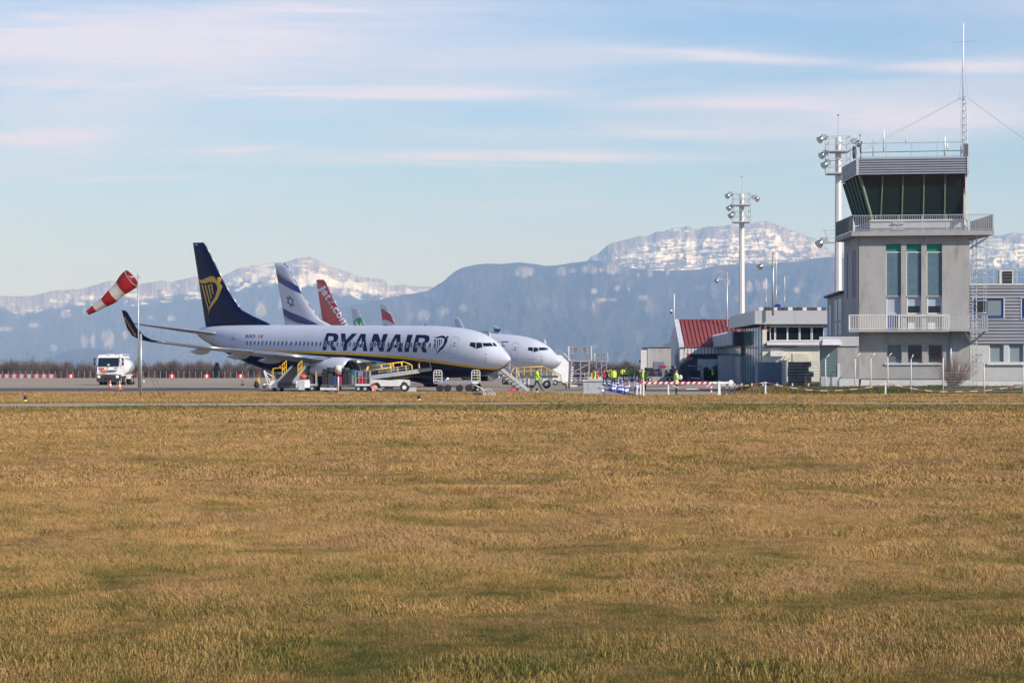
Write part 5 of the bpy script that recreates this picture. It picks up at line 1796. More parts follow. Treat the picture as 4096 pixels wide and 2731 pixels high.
railing(wg, WG.at(3882, -.5), WG.at(4440, -.5), zw1 - .05, PZ(1079, 173.4) - zw1 + .05, 9, GALV, 7, bal=None)
a = WG.at(3882, -.5); b_ = WG.at(4440, -.5); p = MB().use(GALV).bar((a.x, a.y, PZ(1108, 173.5)), (b_.x, b_.y, PZ(1108, 173.5)), .045); wp(p, 'rail', wg)
ac = thing('air_conditioner', 'white rooftop cooling unit with a black grille on the clad wing', 'cooling unit', (PX(4025, 174), 174, PZ(1136, 174)))
p = MB().use(PLINTH); WG.box(p, 3998, 4053, 1082, 1134, -1.1, -.3); wp(p, 'casing', ac)
p = MB().use(BLACK); WG.box(p, 4011, 4049, 1085, 1133, -.3, -.25); wp(p, 'grille', ac)
for k in range(3):
    p = MB().use(GREY); WG.box(p, 4011, 4049, 1096 + k * 12, 1097 + k * 12, -.25, -.23); wp(p, 'grille_bar', ac)

# ------------------------------------------------------------------ terminal
tm = thing('terminal_building', 'pale terminal with a deep grey fascia, upper windows and teal glass side', 'building', (30, 245, .3))
TM = Face(3019, 238, 3420, 238)
zt0, zt1 = PZ(1296, 238), PZ(1242, 238)
xl = PX(3019, 238)
FAS = mat('fascia_panels', (.44, .44, .45), .45, .1, noise=.04, nscale=.8)
p = MB().use(FAS); TM.box(p, 3019.5, 3180, 1242, 1296, -.5, 0); wp(p, 'fascia_panel', tm)
p = MB().use(FAS); TM.box(p, 3180.6, 3330, 1242, 1296, -.5, 0); wp(p, 'fascia_panel', tm)
for k in range(4):
    Ya, Yb = 238.02 + 7 * k, 238.02 + 7 * (k + 1) - .06
    p = MB().use(FAS); p.box(xl - .02, xl + .3, Ya, Yb, zt0, zt1); wp(p, 'fascia_panel', tm)
p = MB().use(ROOFD); p.box(xl + .3, 34, 238.5, 266, zt0, zt1 - .1); wp(p, 'roof', tm)
for k in range(14):
    rng = random.Random(k); a = 3035 + k * 19.5
    p = MB().use(ROOFD if k % 3 else PLINTH); TM.box(p, a, a + 15 + 4 * rng.random(), 1231 - 3 * rng.random(), 1241.5, -1.4, -.6); wp(p, 'roof_ballast', tm)
p = MB().use(CREAM); TM.box(p, 3050, 3067, 1297, 1376, -1.2, -.6); TM.box(p, 3050, 3330, 1391, 1556, -1.4, -.9); wp(p, 'wall', tm)
p = MB().use(RENDER_L); TM.box(p, 3067.5, 3330, 1297, 1306, -1.2, -.9); TM.box(p, 3067.5, 3330, 1363, 1367, -1.2, -.6); wp(p, 'window_band', tm)
for x0, x1 in ((3083, 3097), (3104, 3147), (3153, 3195), (3202, 3243), (3251, 3293)):
    q = MB().use(GLASSD); TM.box(q, x0, x1, 1308, 1362, -1.1, -1.0); f = wp(q, 'window', tm)
    q = MB().use(WFRAME)
    for a, b_, c, d_ in ((x0 - 3, x0, 1306.5, 1362.5), (x1, x1 + 2.5, 1306.5, 1362.5), (x0, x1, 1306.5, 1309), (x0, x1, 1359.5, 1362.5)):
        TM.box(q, a, b_, c, d_, -1.0, -.9)
    wp(q, 'window_frame', f)
p = MB().use(PLINTH); TM.box(p, 3068, 3300, 1368, 1380, -.9, -.35); wp(p, 'ledge', tm)
p = MB().use(DGREY); TM.box(p, 3040, 3300, 1384, 1387, -.6, -.4); TM.box(p, 3050, 3200, 1388, 1389.5, -.6, -.5); wp(p, 'service_pipe', tm)
for k in range(5):
    p = MB().use(CREAM); TM.box(p, 3170, 3237, 1413 + k * 9, 1420.5 + k * 9, -.9, -.8); wp(p, 'shutter_slat', tm)
p = MB().use(PLINTH); TM.box(p, 3082, 3133, 1403, 1425, -.9, -.2); wp(p, 'wall_unit', tm)
# teal glass flank of the terminal, in panes
for k in range(9):
    Ya, Yb = 240 + k * 2.8, 240 + (k + 1) * 2.8 - .12
    p = MB().use(TEAL); p.box(PX(3046, 240) + .3, PX(3046, 240) + .36, Ya, Yb, .3, zt0 - .05); wp(p, 'glass_pane', tm)
    p = MB().use(DGREY).box(PX(3046, 240) + .27, PX(3046, 240) + .4, Yb, Yb + .12, .3, zt0 - .01); wp(p, 'glazing_bar', tm)
p = MB().use(REDP); p.box(PX(3042, 239), PX(3042, 239) + .3, 238.6, 239.4, zt0 - .55, zt0 - .02); wp(p, 'red_sign', tm)
# long low wing with ribbed fascia
lw_ = thing('baggage_hall', 'long low hall with a ribbed white fascia and glass strip', 'building', (26, 290, .3))
xr, Yr, xe, Ye = PX(2931, 262), 262.0, PX(2814, 317), 317.0
zf0, zf1 = 4.45, 5.95
nsl = 24
p = MB().use(ROOFD); p.prism([(xr + .15, Yr), (34, Yr), (34, Ye), (xe + .15, Ye)], zf0 + .05, zf1 - .1); wp(p, 'roof', lw_)
for k in range(nsl):
    t = (k + .5) / nsl; X = xr + (xe - xr) * t; Y = Yr + (Ye - Yr) * t
    p = MB().use(CLADL).box(X - .17, X + .1, Y - .3, Y + .3, zf0, zf1); wp(p, 'fascia_rib', lw_)
p = MB().use(DGREY); p.prism([(xr + .05, Yr), (xr + .2, Yr), (xe + .2, Ye), (xe + .05, Ye)], zf0 - .1, zf1 - .02); wp(p, 'fascia_back', lw_)
for k in range(12):
    Y = Yr + .3 + (Ye - Yr) * k / 12; X = xr + .9 + (xe - xr) * k / 12
    p = MB().use(TEAL).box(X, X + .05, Y, Y + 4.3, 3.2, 4.3); wp(p, 'glass_pane', lw_)
    p = MB().use(RENDER_W).box(X - .05, X + .3, Y, Y + 4.5, .2, 3.15); wp(p, 'wall_panel', lw_)
p = MB().use(DGREY); p.prism([(xr + 1.3, Yr), (34, Yr), (34, Yr + .3), (xr + 1.3, Yr + .3)], .2, 4.5); wp(p, 'end_wall', lw_)
# hoarding in front
ho = thing('hoarding', 'smooth pale grey hoarding panels beside the baggage cart parking', 'wall', (PX(2950, 272), 272, .27))
HOM = mat('hoarding_grey', (.42, .45, .47), .6, noise=.04, nscale=.6)
for x0, x1, Y, t in ((2791, 2870, 284, 1436), (2872, 2887, 271, 1421), (2888, 2935, 270, 1420), (2936, 2985, 269.6, 1420), (2986, 3031, 269.2, 1420)):
    p = MB().use(HOM); p.box(PX(x0, Y), PX(x1, Y), Y, Y + .25, .2, PZ(t, Y)); wp(p, 'hoarding_panel', ho)
ct = thing('container_wall', 'blue grey container side at the edge of the grass bank', 'container', (PX(3080, 180), 180, .1))
for x0, x1 in ((3032, 3063), (3063.6, 3095), (3095.6, 3127)):
    p = MB().use(CONTB); p.box(PX(x0, 180), PX(x1, 180), 180, 182.5, 0, PZ(1448, 180)); wp(p, 'side_panel', ct)
p = MB().use(CREAM); p.box(PX(3127.5, 180), PX(3143, 180), 179.9, 182, 0, PZ(1440, 180)); wp(p, 'end_panel', ct)
for k in range(5):
    a = 3070 + k * 13
    p = MB().use(GALV).bar((PX(a, 181), 181, PZ(1449, 181)), (PX(a + 22, 181), 181, PZ(1424, 181)), .06); wp(p, 'roof_strut', ct)

# ------------------------------------------------------------------ hangar with red roof
hg = thing('hangar', 'hangar with a ribbed red metal roof and grey gable', 'hangar', (26, 305, .27))
Yv, Yg, Yk = 294.0, 302.5, 326.0
xh = PX(2716, Yg); zrg = PZ(1281, Yg); zev = PZ(1381, Yv)
p = MB().use(ROOFR); p.rings([[(x, Yv - .3, zev), (x, Yg, zrg), (x, Yk, zev - .2), (x, Yk, zev - .5), (x, Yg, zrg - .25), (x, Yv - .3, zev - .2)] for x in (xh, 36.0)], capa=True, capb=True, smooth=False); wp(p, 'roof', hg)
for k in range(30):
    x = xh + .25 + k * .52
    p = MB().use(ROOFR); p.bar((x, Yv - .3, zev + .05), (x, Yg - .1, zrg + .05), .16, .12); wp(p, 'roof_seam', hg)
p = MB().use(ROOFR); p.bar((xh, Yg, zrg + .08), (36, Yg, zrg + .08), .3, .14); wp(p, 'ridge_cap', hg)
p = MB().use(CLADL); p.rings([[(x, Yv - .5, zev - .25), (x, Yv - .5, zev + .12), (x, Yg + .2, zrg + .15), (x, Yg + .2, zrg - .3)] for x in (xh - .62, xh - .02)], capa=True, capb=True, smooth=False); wp(p, 'verge_trim', hg)
p = MB().use(PLINTH); xw = xh - .5
p.rings([[(x, Yv, 0), (x, Yv, zev - .3), (x, Yg, zrg - .35), (x, Yg + 9, zev + 1.2), (x, Yg + 9, zev + .6), (x, Yk, zev + .5), (x, Yk, 0)] for x in (xw, xw + .5)], capa=True, capb=True, smooth=False); wp(p, 'gable_wall', hg)
for k in range(2):
    p = MB().use(ROOFD).box(xw - .04, xw, Yv + 5 + k * 3, Yv + 5.5 + k * 3, 1.3, 3.6); wp(p, 'slot_window', hg)
for k in range(16):
    x = xh + .1 + k * .42
    p = MB().use(CLADL).box(x, x + .34, Yv - .1, Yv + .1, PZ(1415, Yv), PZ(1384, Yv)); wp(p, 'fascia_rib', hg)
p = MB().use(ROOFD); p.box(xh + .36, 34, Yv + .8, Yv + 1, .2, PZ(1384, Yv)); wp(p, 'opening_shade', hg)  # solid dark sheet painted in for the shade inside the opening
p = MB().use(CREAM); p.box(xh, xh + .35, Yv - .05, Yv + .3, .2, PZ(1416, Yv)); wp(p, 'door_post', hg)
p = MB().use(REDP); p.box(xh + .36, xh + .75, Yv - .05, Yv + .2, PZ(1440, Yv), PZ(1417, Yv)); wp(p, 'red_panel', hg)
bk_ = thing('low_block', 'flat roofed grey block left of the hangar', 'building', (PX(2625, 290), 292, .27))
p = MB().use(RENDER_W); p.box(PX(2590, 289), PX(2684, 289), 289, 300, 0, PZ(1391, 289)); wp(p, 'wall', bk_)
p = MB().use(ROOFD); p.box(PX(2589, 289) - .02, PX(2684, 289), 288.9, 300, PZ(1391, 289) + .003, PZ(1388, 289)); wp(p, 'roof', bk_)
p = MB().use(PLINTH); p.box(PX(2563, 288), PX(2589, 288) - .05, 288, 290, 0, PZ(1400, 288)); wp(p, 'end_wall', bk_)
p = MB().use(CONTB); p.box(PX(2615, 288.8), PX(2657, 288.8), 288.9, 288.99, PZ(1500, 289), PZ(1447, 289)); wp(p, 'roller_door', bk_)
p = MB().use(BLACK); p.box(PX(2557, 287.9), PX(2563, 287.9), 288, 288.3, PZ(1450, 288), PZ(1440, 288)); wp(p, 'wall_lamp', bk_)

# ------------------------------------------------------------------ floodlight masts, aerials
def lamp(mb, x, y, z, s_=1.0, flip=1):
    mb.use(GREY).cbox((x, y, z), (.42 * s_, .5 * s_, .42 * s_))
    mb.use(CHROME).cone((x - .18 * s_ * flip, y - .1, z - .12 * s_), (x - .42 * s_ * flip, y - .25, z - .3 * s_), .22 * s_, .30 * s_, 10)


def big_mast(px, Y, top, wpx, label, lo_arm=None):
    t = thing('floodlight_mast', label, 'mast', (PX(px, Y), Y, .2), group='tall white floodlight masts')
    x = PX(px, Y); zt = PZ(top, Y); r_ = wpx / F * Y / 2
    p = MB().use(mat('mast_white', (.70, .66, .62), .5, noise=.05, nscale=1)); p.rings([[(x + rr * cos(a), Y + rr * sin(a), z) for a in np.linspace(0, 2 * pi, 9)[:-1]] for rr, z in ((r_ * 1.15, 0), (r_ * .8, zt))], capa=True, capb=True, smooth=False); wp(p, 'pole', t)
    for k, z in enumerate((zt - 1.25, zt - 3.2)):
        p = MB().use(GALV); p.box(x - 1.0, x + .9, Y - 1.1, Y + 1.1, z - .12, z); wp(p, 'platform', t)
    p = MB().use(GALV)
    for cx, cy in ((-1, -1.1), (.9, -1.1), (.9, 1.1), (-1, 1.1)):
        p.bar((x + cx, Y + cy, zt - 3.2), (x + cx, Y + cy, zt), .06)
    for z in (zt, zt - .6, zt - 2.0, zt - 2.6):
        for a, b_ in (((-1, -1.1), (.9, -1.1)), ((.9, -1.1), (.9, 1.1)), ((.9, 1.1), (-1, 1.1)), ((-1, 1.1), (-1, -1.1))):
            p.bar((x + a[0], Y + a[1], z), (x + b_[0], Y + b_[1], z), .045)
    p.bar((x - .8, Y - 1.1, zt), (x + .9, Y - 1.1, zt - 1.2), .07); p.bar((x - .2, Y - 1.1, zt - 1.9), (x + .9, Y - 1.1, zt - 3.1), .07)
    wp(p, 'cage', t)
    for (dx_, dz_, f_) in ((-1.35, -.05, 1), (-1.2, -1.45, 1), (-1.0, -2.3, 1), (1.35, -.4, -1)):
        p = MB(); lamp(p, x + dx_, Y - .6, zt + dz_, 1.1, f_); p.use(GREY).bar((x + dx_, Y - .6, zt + dz_), (x + (-1 if dx_ < 0 else .9), Y - .6, zt + dz_), .08); wp(p, 'floodlight', t)
    p = MB().use(GREY).bar((x, Y, zt), (x, Y, zt + 1.9), .03); wp(p, 'lightning_rod', t)
    p = MB().use(REDP).ball((x, Y, zt + 1.95), .09, 6); wp(p, 'warning_light', t)
    if lo_arm:
        z = PZ(lo_arm, Y); p = MB().use(GALV)
        p.box(x - 1.2, x - r_, Y - .4, Y + .4, z - .1, z).bar((x - 1.5, Y - .4, z + 1.0), (x - r_, Y - .4, z + 1.0), .06).bar((x - 1.3, Y - .4, z + 1.0), (x - .9, Y - .4, z), .08)
        for k in (.35, .7):
            p.bar((x - 1.1, Y - .4, z + k), (x - r_, Y - .4, z + k), .04)
        wp(p, 'arm', t)
        p = MB(); lamp(p, x - 1.35, Y - .5, z + .1, 1.3); wp(p, 'floodlight', t)
    return t


big_mast(3353, 211, 549, 29, 'tallest white floodlight mast rising just left of the tower', 968)
big_mast(2967, 272, 776, 24, 'white floodlight mast behind the terminal fascia, before the snowy summit')


def small_mast(px, Y, top, base, label):
    t = thing('floodlight_mast', label, 'mast', (PX(px, Y), Y, PZ(base, Y)), group='thin grey floodlight masts')
    x = PX(px, Y); z = PZ(top, Y)
    p = MB().use(GALV); p.cone((x, Y, PZ(base, Y)), (x, Y, z), .12, .10, 8); wp(p, 'pole', t)
    p = MB().use(GALV); zp = z - 1.0; p.box(x - 1.0, x + .1, Y - .4, Y + .4, zp - .1, zp)
    p.bar((x - 1.1, Y - .4, z), (x, Y - .4, z), .06).bar((x - 1.0, Y - .4, z), (x - .6, Y - .4, zp), .07)
    for k in (.35, .7):
        p.bar((x - .8, Y - .4, zp + k), (x, Y - .4, zp + k), .04)
    wp(p, 'platform', t)
    p = MB(); lamp(p, x - 1.0, Y - .5, zp + .05, 1.1); wp(p, 'floodlight', t)
    p = MB().use(REDP).ball((x, Y, z + .12), .09, 6); wp(p, 'warning_light', t)


small_mast(3092, 237.3, 1020, 1262, 'thin grey floodlight mast fixed to the front of the terminal fascia')
small_mast(2908, 300, 1086, 1400, 'thin grey floodlight mast behind the left end of the terminal fascia')
for px, y0, y1, lab in ((3064, 1112, 1242, 'white whip aerial on the terminal roof, left of the blue tarpaulin'), (3105, 1022, 1242, 'long thin whip aerial standing behind the blue tarpaulin'), (3138.5, 1106, 1242, 'white whip aerial on the terminal roof, right of the blue tarpaulin')):
    x = PX(px, 246); t = thing('whip_aerial', lab, 'aerial', (x, 246, PZ(y1, 246)), group='whip aerials on the terminal roof')
    p = MB().use(GALV).bar((x, 246, PZ(y1, 246)), (x, 246, PZ((y0 + y1) / 2, 246)), .10, n=6); wp(p, 'base_pole', t)
    p = MB().use(WHITE).bar((x, 246, PZ((y0 + y1) / 2, 246)), (x, 246, PZ(y0, 246)), .07, n=6); wp(p, 'whip', t)
p = MB().use(mat('blue_tarpaulin', (.01, .02, .22), .6)); x = PX(3108, 245)
p.rings([[(x - .38, 245, PZ(1230, 245)), (x - .3, 245, PZ(1220, 245)), (x, 245, PZ(1215, 245)), (x + .3, 245, PZ(1216, 245)), (x + .4, 245, PZ(1223, 245)), (x + .32, 245, PZ(1230, 245))], [(x - .3, 246, PZ(1230, 245)), (x - .2, 246, PZ(1222, 245)), (x, 246, PZ(1218, 245)), (x + .2, 246, PZ(1219, 245)), (x + .3, 246, PZ(1225, 245)), (x + .3, 246, PZ(1230, 245))]], capa=True, capb=True, smooth=False)
p.v = [(a - x, b_ - 245, c - PZ(1232, 245)) for a, b_, c in p.v]
me = p.mesh('tarpaulin'); thing('tarpaulin', 'crumpled blue tarpaulin bundle on the terminal roof edge', 'tarpaulin', (x, 245, PZ(1232, 245)), me=me)
# camera pole at the hangar
x = PX(2696.7, 303); t = thing('camera_pole', 'white pole with a dome camera standing at the hangar gable', 'pole', (x, 303, PZ(1293, 303)))
p = MB().use(WHITE).bar((x, 303, PZ(1296, 303)), (x, 303, PZ(1175, 303)), .13, n=6); wp(p, 'pole', t)
p = MB().use(WHITE).ball((PX(2685, 303), 303, PZ(1243, 303)), .17, 8); p.use(BLACK).ball((PX(2685, 303), 303, PZ(1250, 303)), .15, 8); p.use(GREY).bar((PX(2687, 303), 303, PZ(1240, 303)), (x, 303, PZ(1238, 303)), .05); wp(p, 'dome_camera', t)
# ================================================================== vegetation
TWIG = mat('winter_twigs', (.125, .085, .065), .9, noise=.3, nscale=.3)
BARK = mat('bark', (.10, .08, .065), .9, noise=.3, nscale=1)
EVER = mat('dark_evergreen', (.012, .028, .010), .9, noise=.4, nscale=2)
SHRUBT = mat('red_brown_twigs', (.21, .12, .085), .85, noise=.25, nscale=3)


def twig_crown(seed, n, rx, rz, z0, L, w, m, name):
    """crown of fine bare twigs: thin slivers spread through an uneven volume"""
    rng = np.random.default_rng(seed)
    blobs = rng.random((9, 3)) * [1.5, 1.5, .9] - [.75, .75, .1]
    bi = rng.integers(0, 9, n)
    c = blobs[bi] + rng.normal(0, .26, (n, 3))
    c[:, 2] = np.abs(c[:, 2])
    c = c[np.linalg.norm(c * [1, 1, .8], axis=1) < 1.15]; n = len(c)
    P = np.stack([c[:, 0] * rx, c[:, 1] * rx, z0 + c[:, 2] * rz], -1)
    d = np.stack([c[:, 0] * .8, c[:, 1] * .8, .7 + rng.random(n)], -1) + rng.normal(0, .45, (n, 3)); d /= np.linalg.norm(d, axis=1)[:, None]
    s_ = rng.normal(0, 1, (n, 3)); s_ = np.cross(s_, d); s_ /= np.linalg.norm(s_, axis=1)[:, None]
    Ln = L * (.5 + rng.random(n))[:, None]
    V = np.stack([P - s_ * w, P + s_ * w, P + d * Ln], 1).reshape(-1, 3)
    me = bpy.data.meshes.new(name)
    me.from_pydata(V.tolist(), [], np.arange(n * 3).reshape(-1, 3).tolist()); me.materials.append(m)
    return me


def limbs(seed, h, spread, n, m, name, r0=.12):
    rng = random.Random(seed); mb = MB().use(m)
    mb.cone((0, 0, -.3), (0, 0, h * .35), r0, r0 * .75, 6)
    for k in range(n):
        a = rng.random() * 6.28; b_ = h * (.1 + .3 * rng.random()); e = (cos(a) * spread * rng.random(), sin(a) * spread * rng.random(), h * (.55 + .4 * rng.random()))
        mb.cone((0, 0, b_), e, r0 * .55, r0 * .15, 5, False)
        for j in range(2):
            a2 = a + rng.uniform(-1, 1); mb.cone(tuple(.55 * c + (0 if i < 2 else .45 * b_) for i, c in enumerate(e)), (e[0] + cos(a2) * spread * .3, e[1] + sin(a2) * spread * .3, e[2] + .1 * h), r0 * .25, r0 * .06, 4, False)
    return mb.mesh(name)


crowns = [twig_crown(500 + k, 7500, 3.3, 5.2, .6, .9, .032, TWIG, 'crown') for k in range(5)]
trunks = [limbs(520 + k, 6.0, 2.6, 7, BARK, 'trunk') for k in range(3)]
WHERE = ['straight behind the windsock pole', 'left of the fuel truck', 'right of the fuel truck', 'under the airliner tail', 'behind the movable stairs', 'at the far left edge']
GRP = 'bare trees beyond the airfield'
prof = lambda px: np.interp(px, [0, 60, 180, 300, 330, 470, 600, 700, 760, 860, 900, 1000, 1060, 1200, 1600, 2400, 2480, 2560], [1450, 1446, 1448, 1450, 1462, 1458, 1452, 1452, 1455, 1448, 1458, 1452, 1456, 1452, 1452, 1453, 1452, 1456])
rt = random.Random(3); TC = [[], [], []]; TT_ = []
px = -110.0
while px < 2650:
    Y = 640 + rt.random() * 60
    zg = float(gz(PX(px, Y), Y))
    top = PZ(prof(px) + rt.uniform(-5, 7), Y)
    h = (top - zg) / 6.9
    if 1090 < px < 2270:
        px += 30; continue
    key = 0 if px < 545 else (1 if px < 1100 else 2)
    TC[key].append(px)
    t = thing('bare_tree', 'bare tree', 'tree', (PX(px, Y), Y, zg), rt.random() * 6.28, GRP)
    t.scale = (h * rt.uniform(.85, 1.25), h * rt.uniform(.85, 1.25), h)
    link('crown', rt.choice(crowns), t); link('trunk', rt.choice(trunks), t)
    TT_.append((key, t)); px += rt.uniform(20, 34)
ORD = ['first', 'second', 'third', 'fourth', 'fifth', 'sixth', 'seventh', 'eighth', 'ninth', 'tenth', 'eleventh', 'twelfth', 'thirteenth', 'fourteenth', 'fifteenth', 'sixteenth', 'seventeenth', 'eighteenth', 'nineteenth', 'twentieth', 'twenty first', 'twenty second', 'twenty third', 'twenty fourth', 'twenty fifth', 'twenty sixth', 'twenty seventh', 'twenty eighth', 'twenty ninth', 'thirtieth', 'thirty first', 'thirty second', 'thirty third', 'thirty fourth']
for key, txt in ((0, 'bare brown tree, %s to the left of the windsock pole'), (1, 'bare brown tree, %s to the right of the windsock pole'), (2, 'bare brown tree, %s to the right of the second airliner nose')):
    L_ = [t for k, t in TT_ if k == key]
    if key == 0:
        L_ = L_[::-1]
    for i, t in enumerate(L_):
        t['label'] = txt % ORD[i]
# a lone taller tree and a dark evergreen
Y = 600; t = thing('bare_tree', 'lone taller bare tree with a crooked crown above the striped panels', 'tree', (PX(112, Y), Y, float(gz(PX(112, Y), Y))), .4, GRP)
t.scale = (.62, .62, 1.12); link('crown', twig_crown(540, 380, 3.3, 4.6, 2.4, 1.0, .035, BARK, 'crown'), t); link('trunk', limbs(541, 7.2, 2.6, 9, BARK, 'trunk', .22), t)
Y = 560; x = PX(868, Y); t = thing('evergreen_tree', 'dark green conical evergreen among the bare trees', 'tree', (x, Y, float(gz(x, Y))))
mb = MB().use(EVER); rng_ = random.Random(5)
for k in range(900):
    z = rng_.random() ** .8; r_ = 1.3 * (1.02 - z) ** .55 * (.7 + .3 * rng_.random()); a = rng_.random() * 6.28
    c = Vector((r_ * cos(a), r_ * sin(a), .3 + z * 5.2)); d_ = Vector((cos(a), sin(a), .4)) * .35; s_ = Vector((-sin(a), cos(a), 0)) * .16
    b_ = mb.add([c - s_, c + s_, c + d_]); mb.face((b_, b_ + 1, b_ + 2), False)
mb.build('crown', t, fix=False); MB().use(BARK).cone((0, 0, -.2), (0, 0, 3.5), .15, .06, 6).build('trunk', t)
t.scale = (1, 1, .92)
# undergrowth that closes the foot of the row
mb = MB().use(TWIG); rng_ = np.random.default_rng(9)
n = 42000; pxs = rng_.random(n) * 2800 - 150; Ys = 620 + rng_.random(n) * 20; X = (pxs - 2048) / F * Ys; zg = gz(X, Ys)
hh = (.6 + 1.6 * fbm(pxs / 40, pxs * 0, 3, 3)) * rng_.random(n)
V = np.zeros((n, 3, 3)); s_ = .035 + .05 * rng_.random(n)
V[:, 0] = np.stack([X - s_, Ys, zg - .2 + hh * .3], -1); V[:, 1] = np.stack([X + s_, Ys, zg - .2 + hh * .3], -1); V[:, 2] = np.stack([X + rng_.normal(0, .4, n), Ys, zg + hh * 1.7 + .6], -1)
me = bpy.data.meshes.new('undergrowth'); me.from_pydata(V.reshape(-1, 3).tolist(), [], np.arange(3 * n).reshape(-1, 3).tolist()); me.materials.append(TWIG)
link('undergrowth', me, None, kind='stuff', label='brown undergrowth at the foot of the bare trees')

# bare bush in front of the tower
x, Y = PX(3815, 167), 167.0
t = thing('bare_bush', 'red brown leafless bush in front of the tower corner', 'bush', (x, Y, float(gz(x, Y))))
rb = random.Random(12)
mb = MB().use(SHRUBT)
for k in range(150):
    a = rb.random() * 6.28; L = rb.uniform(1.0, 2.9); sp = rb.random() ** .7
    p = Vector((rb.gauss(0, .15), rb.gauss(0, .15), 0)); d_ = Vector((cos(a) * sp * 1.35 + .1, sin(a) * sp * .9, 1.0)).normalized()
    w_ = .017
    for j in range(3):
        q = p + d_ * L / 3; mb.bar(p, q, w_, n=3)
        for _ in range(3):
            e = q + (d_ + Vector((rb.gauss(0, .55), rb.gauss(0, .55), rb.gauss(0, .3)))).normalized() * rb.uniform(.2, .6); mb.bar(q, e, w_ * .5, n=3)
        p = q; d_ = (d_ + Vector((rb.gauss(0, .16), rb.gauss(0, .16), .06))).normalized(); w_ *= .75
mb.build('branches', t, fix=False)
# dark climbing hedge by the hoarding
x, Y = PX(2845, 271.5), 271.5
t = thing('hedge', 'dark green climbing hedge between the buggy and the hoarding', 'hedge', (x, Y, az(x, Y)))
rb = random.Random(13)
mb = MB().use(EVER)
for k in range(2600):
    u = rb.random(); X_ = (u - .5) * 1.75; top = 1.55 + .45 * math.sin(u * 9) * .4 + (.25 if u > .6 else 0)
    c = Vector((X_, rb.uniform(-.3, .3), rb.random() * top)); d_ = Vector((rb.gauss(0, 1), rb.gauss(0, 1), rb.gauss(0, 1))).normalized() * .14; s_ = Vector((rb.gauss(0, 1), rb.gauss(0, 1), rb.gauss(0, 1))).normalized() * .07
    b_ = mb.add([c - s_, c + s_, c + d_]); mb.face((b_, b_ + 1, b_ + 2), False)
mb.build('foliage', t, fix=False)
# ================================================================== apron equipment and street furniture
def rot_at(t):
    return t


# ---- windsock
xm = PX(558, 149.5); YM = 149.5
t = thing('windsock_mast', 'slender galvanised mast with a thicker lower post carrying the windsock', 'mast', (xm, YM, 0))
zt = PZ(1098, YM); zsplit = PZ(1335, YM)
p = MB().use(GALV); p.cone((-.03, 0, PZ(1545, YM)), (PX(551, YM) - xm, 0, zt + .05), .055, .04, 8); p.build('upper_tube', t)
p = MB().use(GALV); p.cone((.09, 0, 0), (.09, -.02, zsplit), .07, .065, 8); p.build('post', t)
p = MB().use(GREY); p.cone((-.06, .05, .55), (-.06, .05, zsplit - .02), .045, .045, 6); p.build('side_tube', t)
p = MB().use(WHITE).ball((.27, -.05, PZ(1526, YM)), .08, 8, (.7, 1, 1.2)); p.use(GALV).bar((.1, 0, PZ(1528, YM)), (.26, 0, PZ(1526, YM)), .03); p.build('obstruction_lamp', t)
zs_ = PZ(1108, YM)
p = MB().use(GALV); p.bar((PX(551, YM) - xm, 0, zs_), (PX(498, YM) - xm, -.25, zs_ + .02), .06, n=6); p.use(GREY).bar((PX(551, YM) - xm, 0, zs_ - .02), (PX(561, YM) - xm, 0, zs_ - .02), .07); p.build('swivel_arm', t)
for k, (gx, gy) in enumerate(((455, 1584), (472, 1585), (640, 1583), (664, 1583))):
    Yg_ = GY(gy); p = MB().use(DGREY)
    a = Vector((PX(gx, Yg_) - xm, Yg_ - YM, .0)); b_ = Vector((0, 0, PZ(1420, YM)))
    p.bar(a, b_, .012); p.bar(a, a.lerp(b_, .12), .045, n=5); p.build('guy_wire', t)
ax0 = Vector((PX(528, YM), YM - .15, PZ(1113, YM))); ax1 = Vector((PX(352, YM + .6), YM + .6, PZ(1250, YM)))
t = thing('windsock', 'faded red and white striped windsock hanging half filled', 'windsock', tuple(ax0))
D_s = (ax1 - ax0); up_ = Vector((0, 1, .15)).cross(D_s).normalized(); sd = D_s.cross(up_).normalized()
WR = mat('windsock_red', (.42, .010, .010), .75, noise=.15, nscale=2); WW = mat('windsock_white', (.62, .57, .53), .8, noise=.1, nscale=2)
fr = [0, .22, .41, .62, .83, 1.0]
for k in range(5):
    p = MB().use(WR if k % 2 == 0 else WW); rg = []
    for j in range(5):
        s_ = fr[k] + (fr[k + 1] - fr[k]) * j / 4
        r_ = .62 * (1 - s_) + .16 * s_ + (.04 * (1 - s_)) * math.sin(s_ * 16)
        sag = Vector((0, 0, -.16 * math.sin(s_ * pi)))
        rg.append([D_s * s_ + sag + (up_ * cos(a) * r_ * (1 + .05 * math.sin(3 * a + s_ * 9)) + sd * sin(a) * r_ * .95) for a in np.linspace(0, 2 * pi, 25)[:-1]])
    p.rings(rg); p.build('stripe', t, fix=False)
p = MB().use(GREY); p.path([up_ * cos(a) * .63 + sd * sin(a) * .6 for a in np.linspace(0, 2 * pi, 17)], .03, 4)
for a in (0, pi / 2, pi, 3 * pi / 2):
    p.bar(up_ * cos(a) * .54 + sd * sin(a) * .5, D_s * .25 + up_ * cos(a) * .05, .02, n=4)
p.build('hoop', t)

# ---- fuel truck
Yt = 256.0; xt = PX(466, Yt)
TA = radians(1)                                   # cab faces the camera, body runs away to the right
tr = thing('fuel_truck', 'white aircraft fuel truck with a dark bumper facing the camera', 'truck', (PX(434, Yt), Yt, .012), -TA)
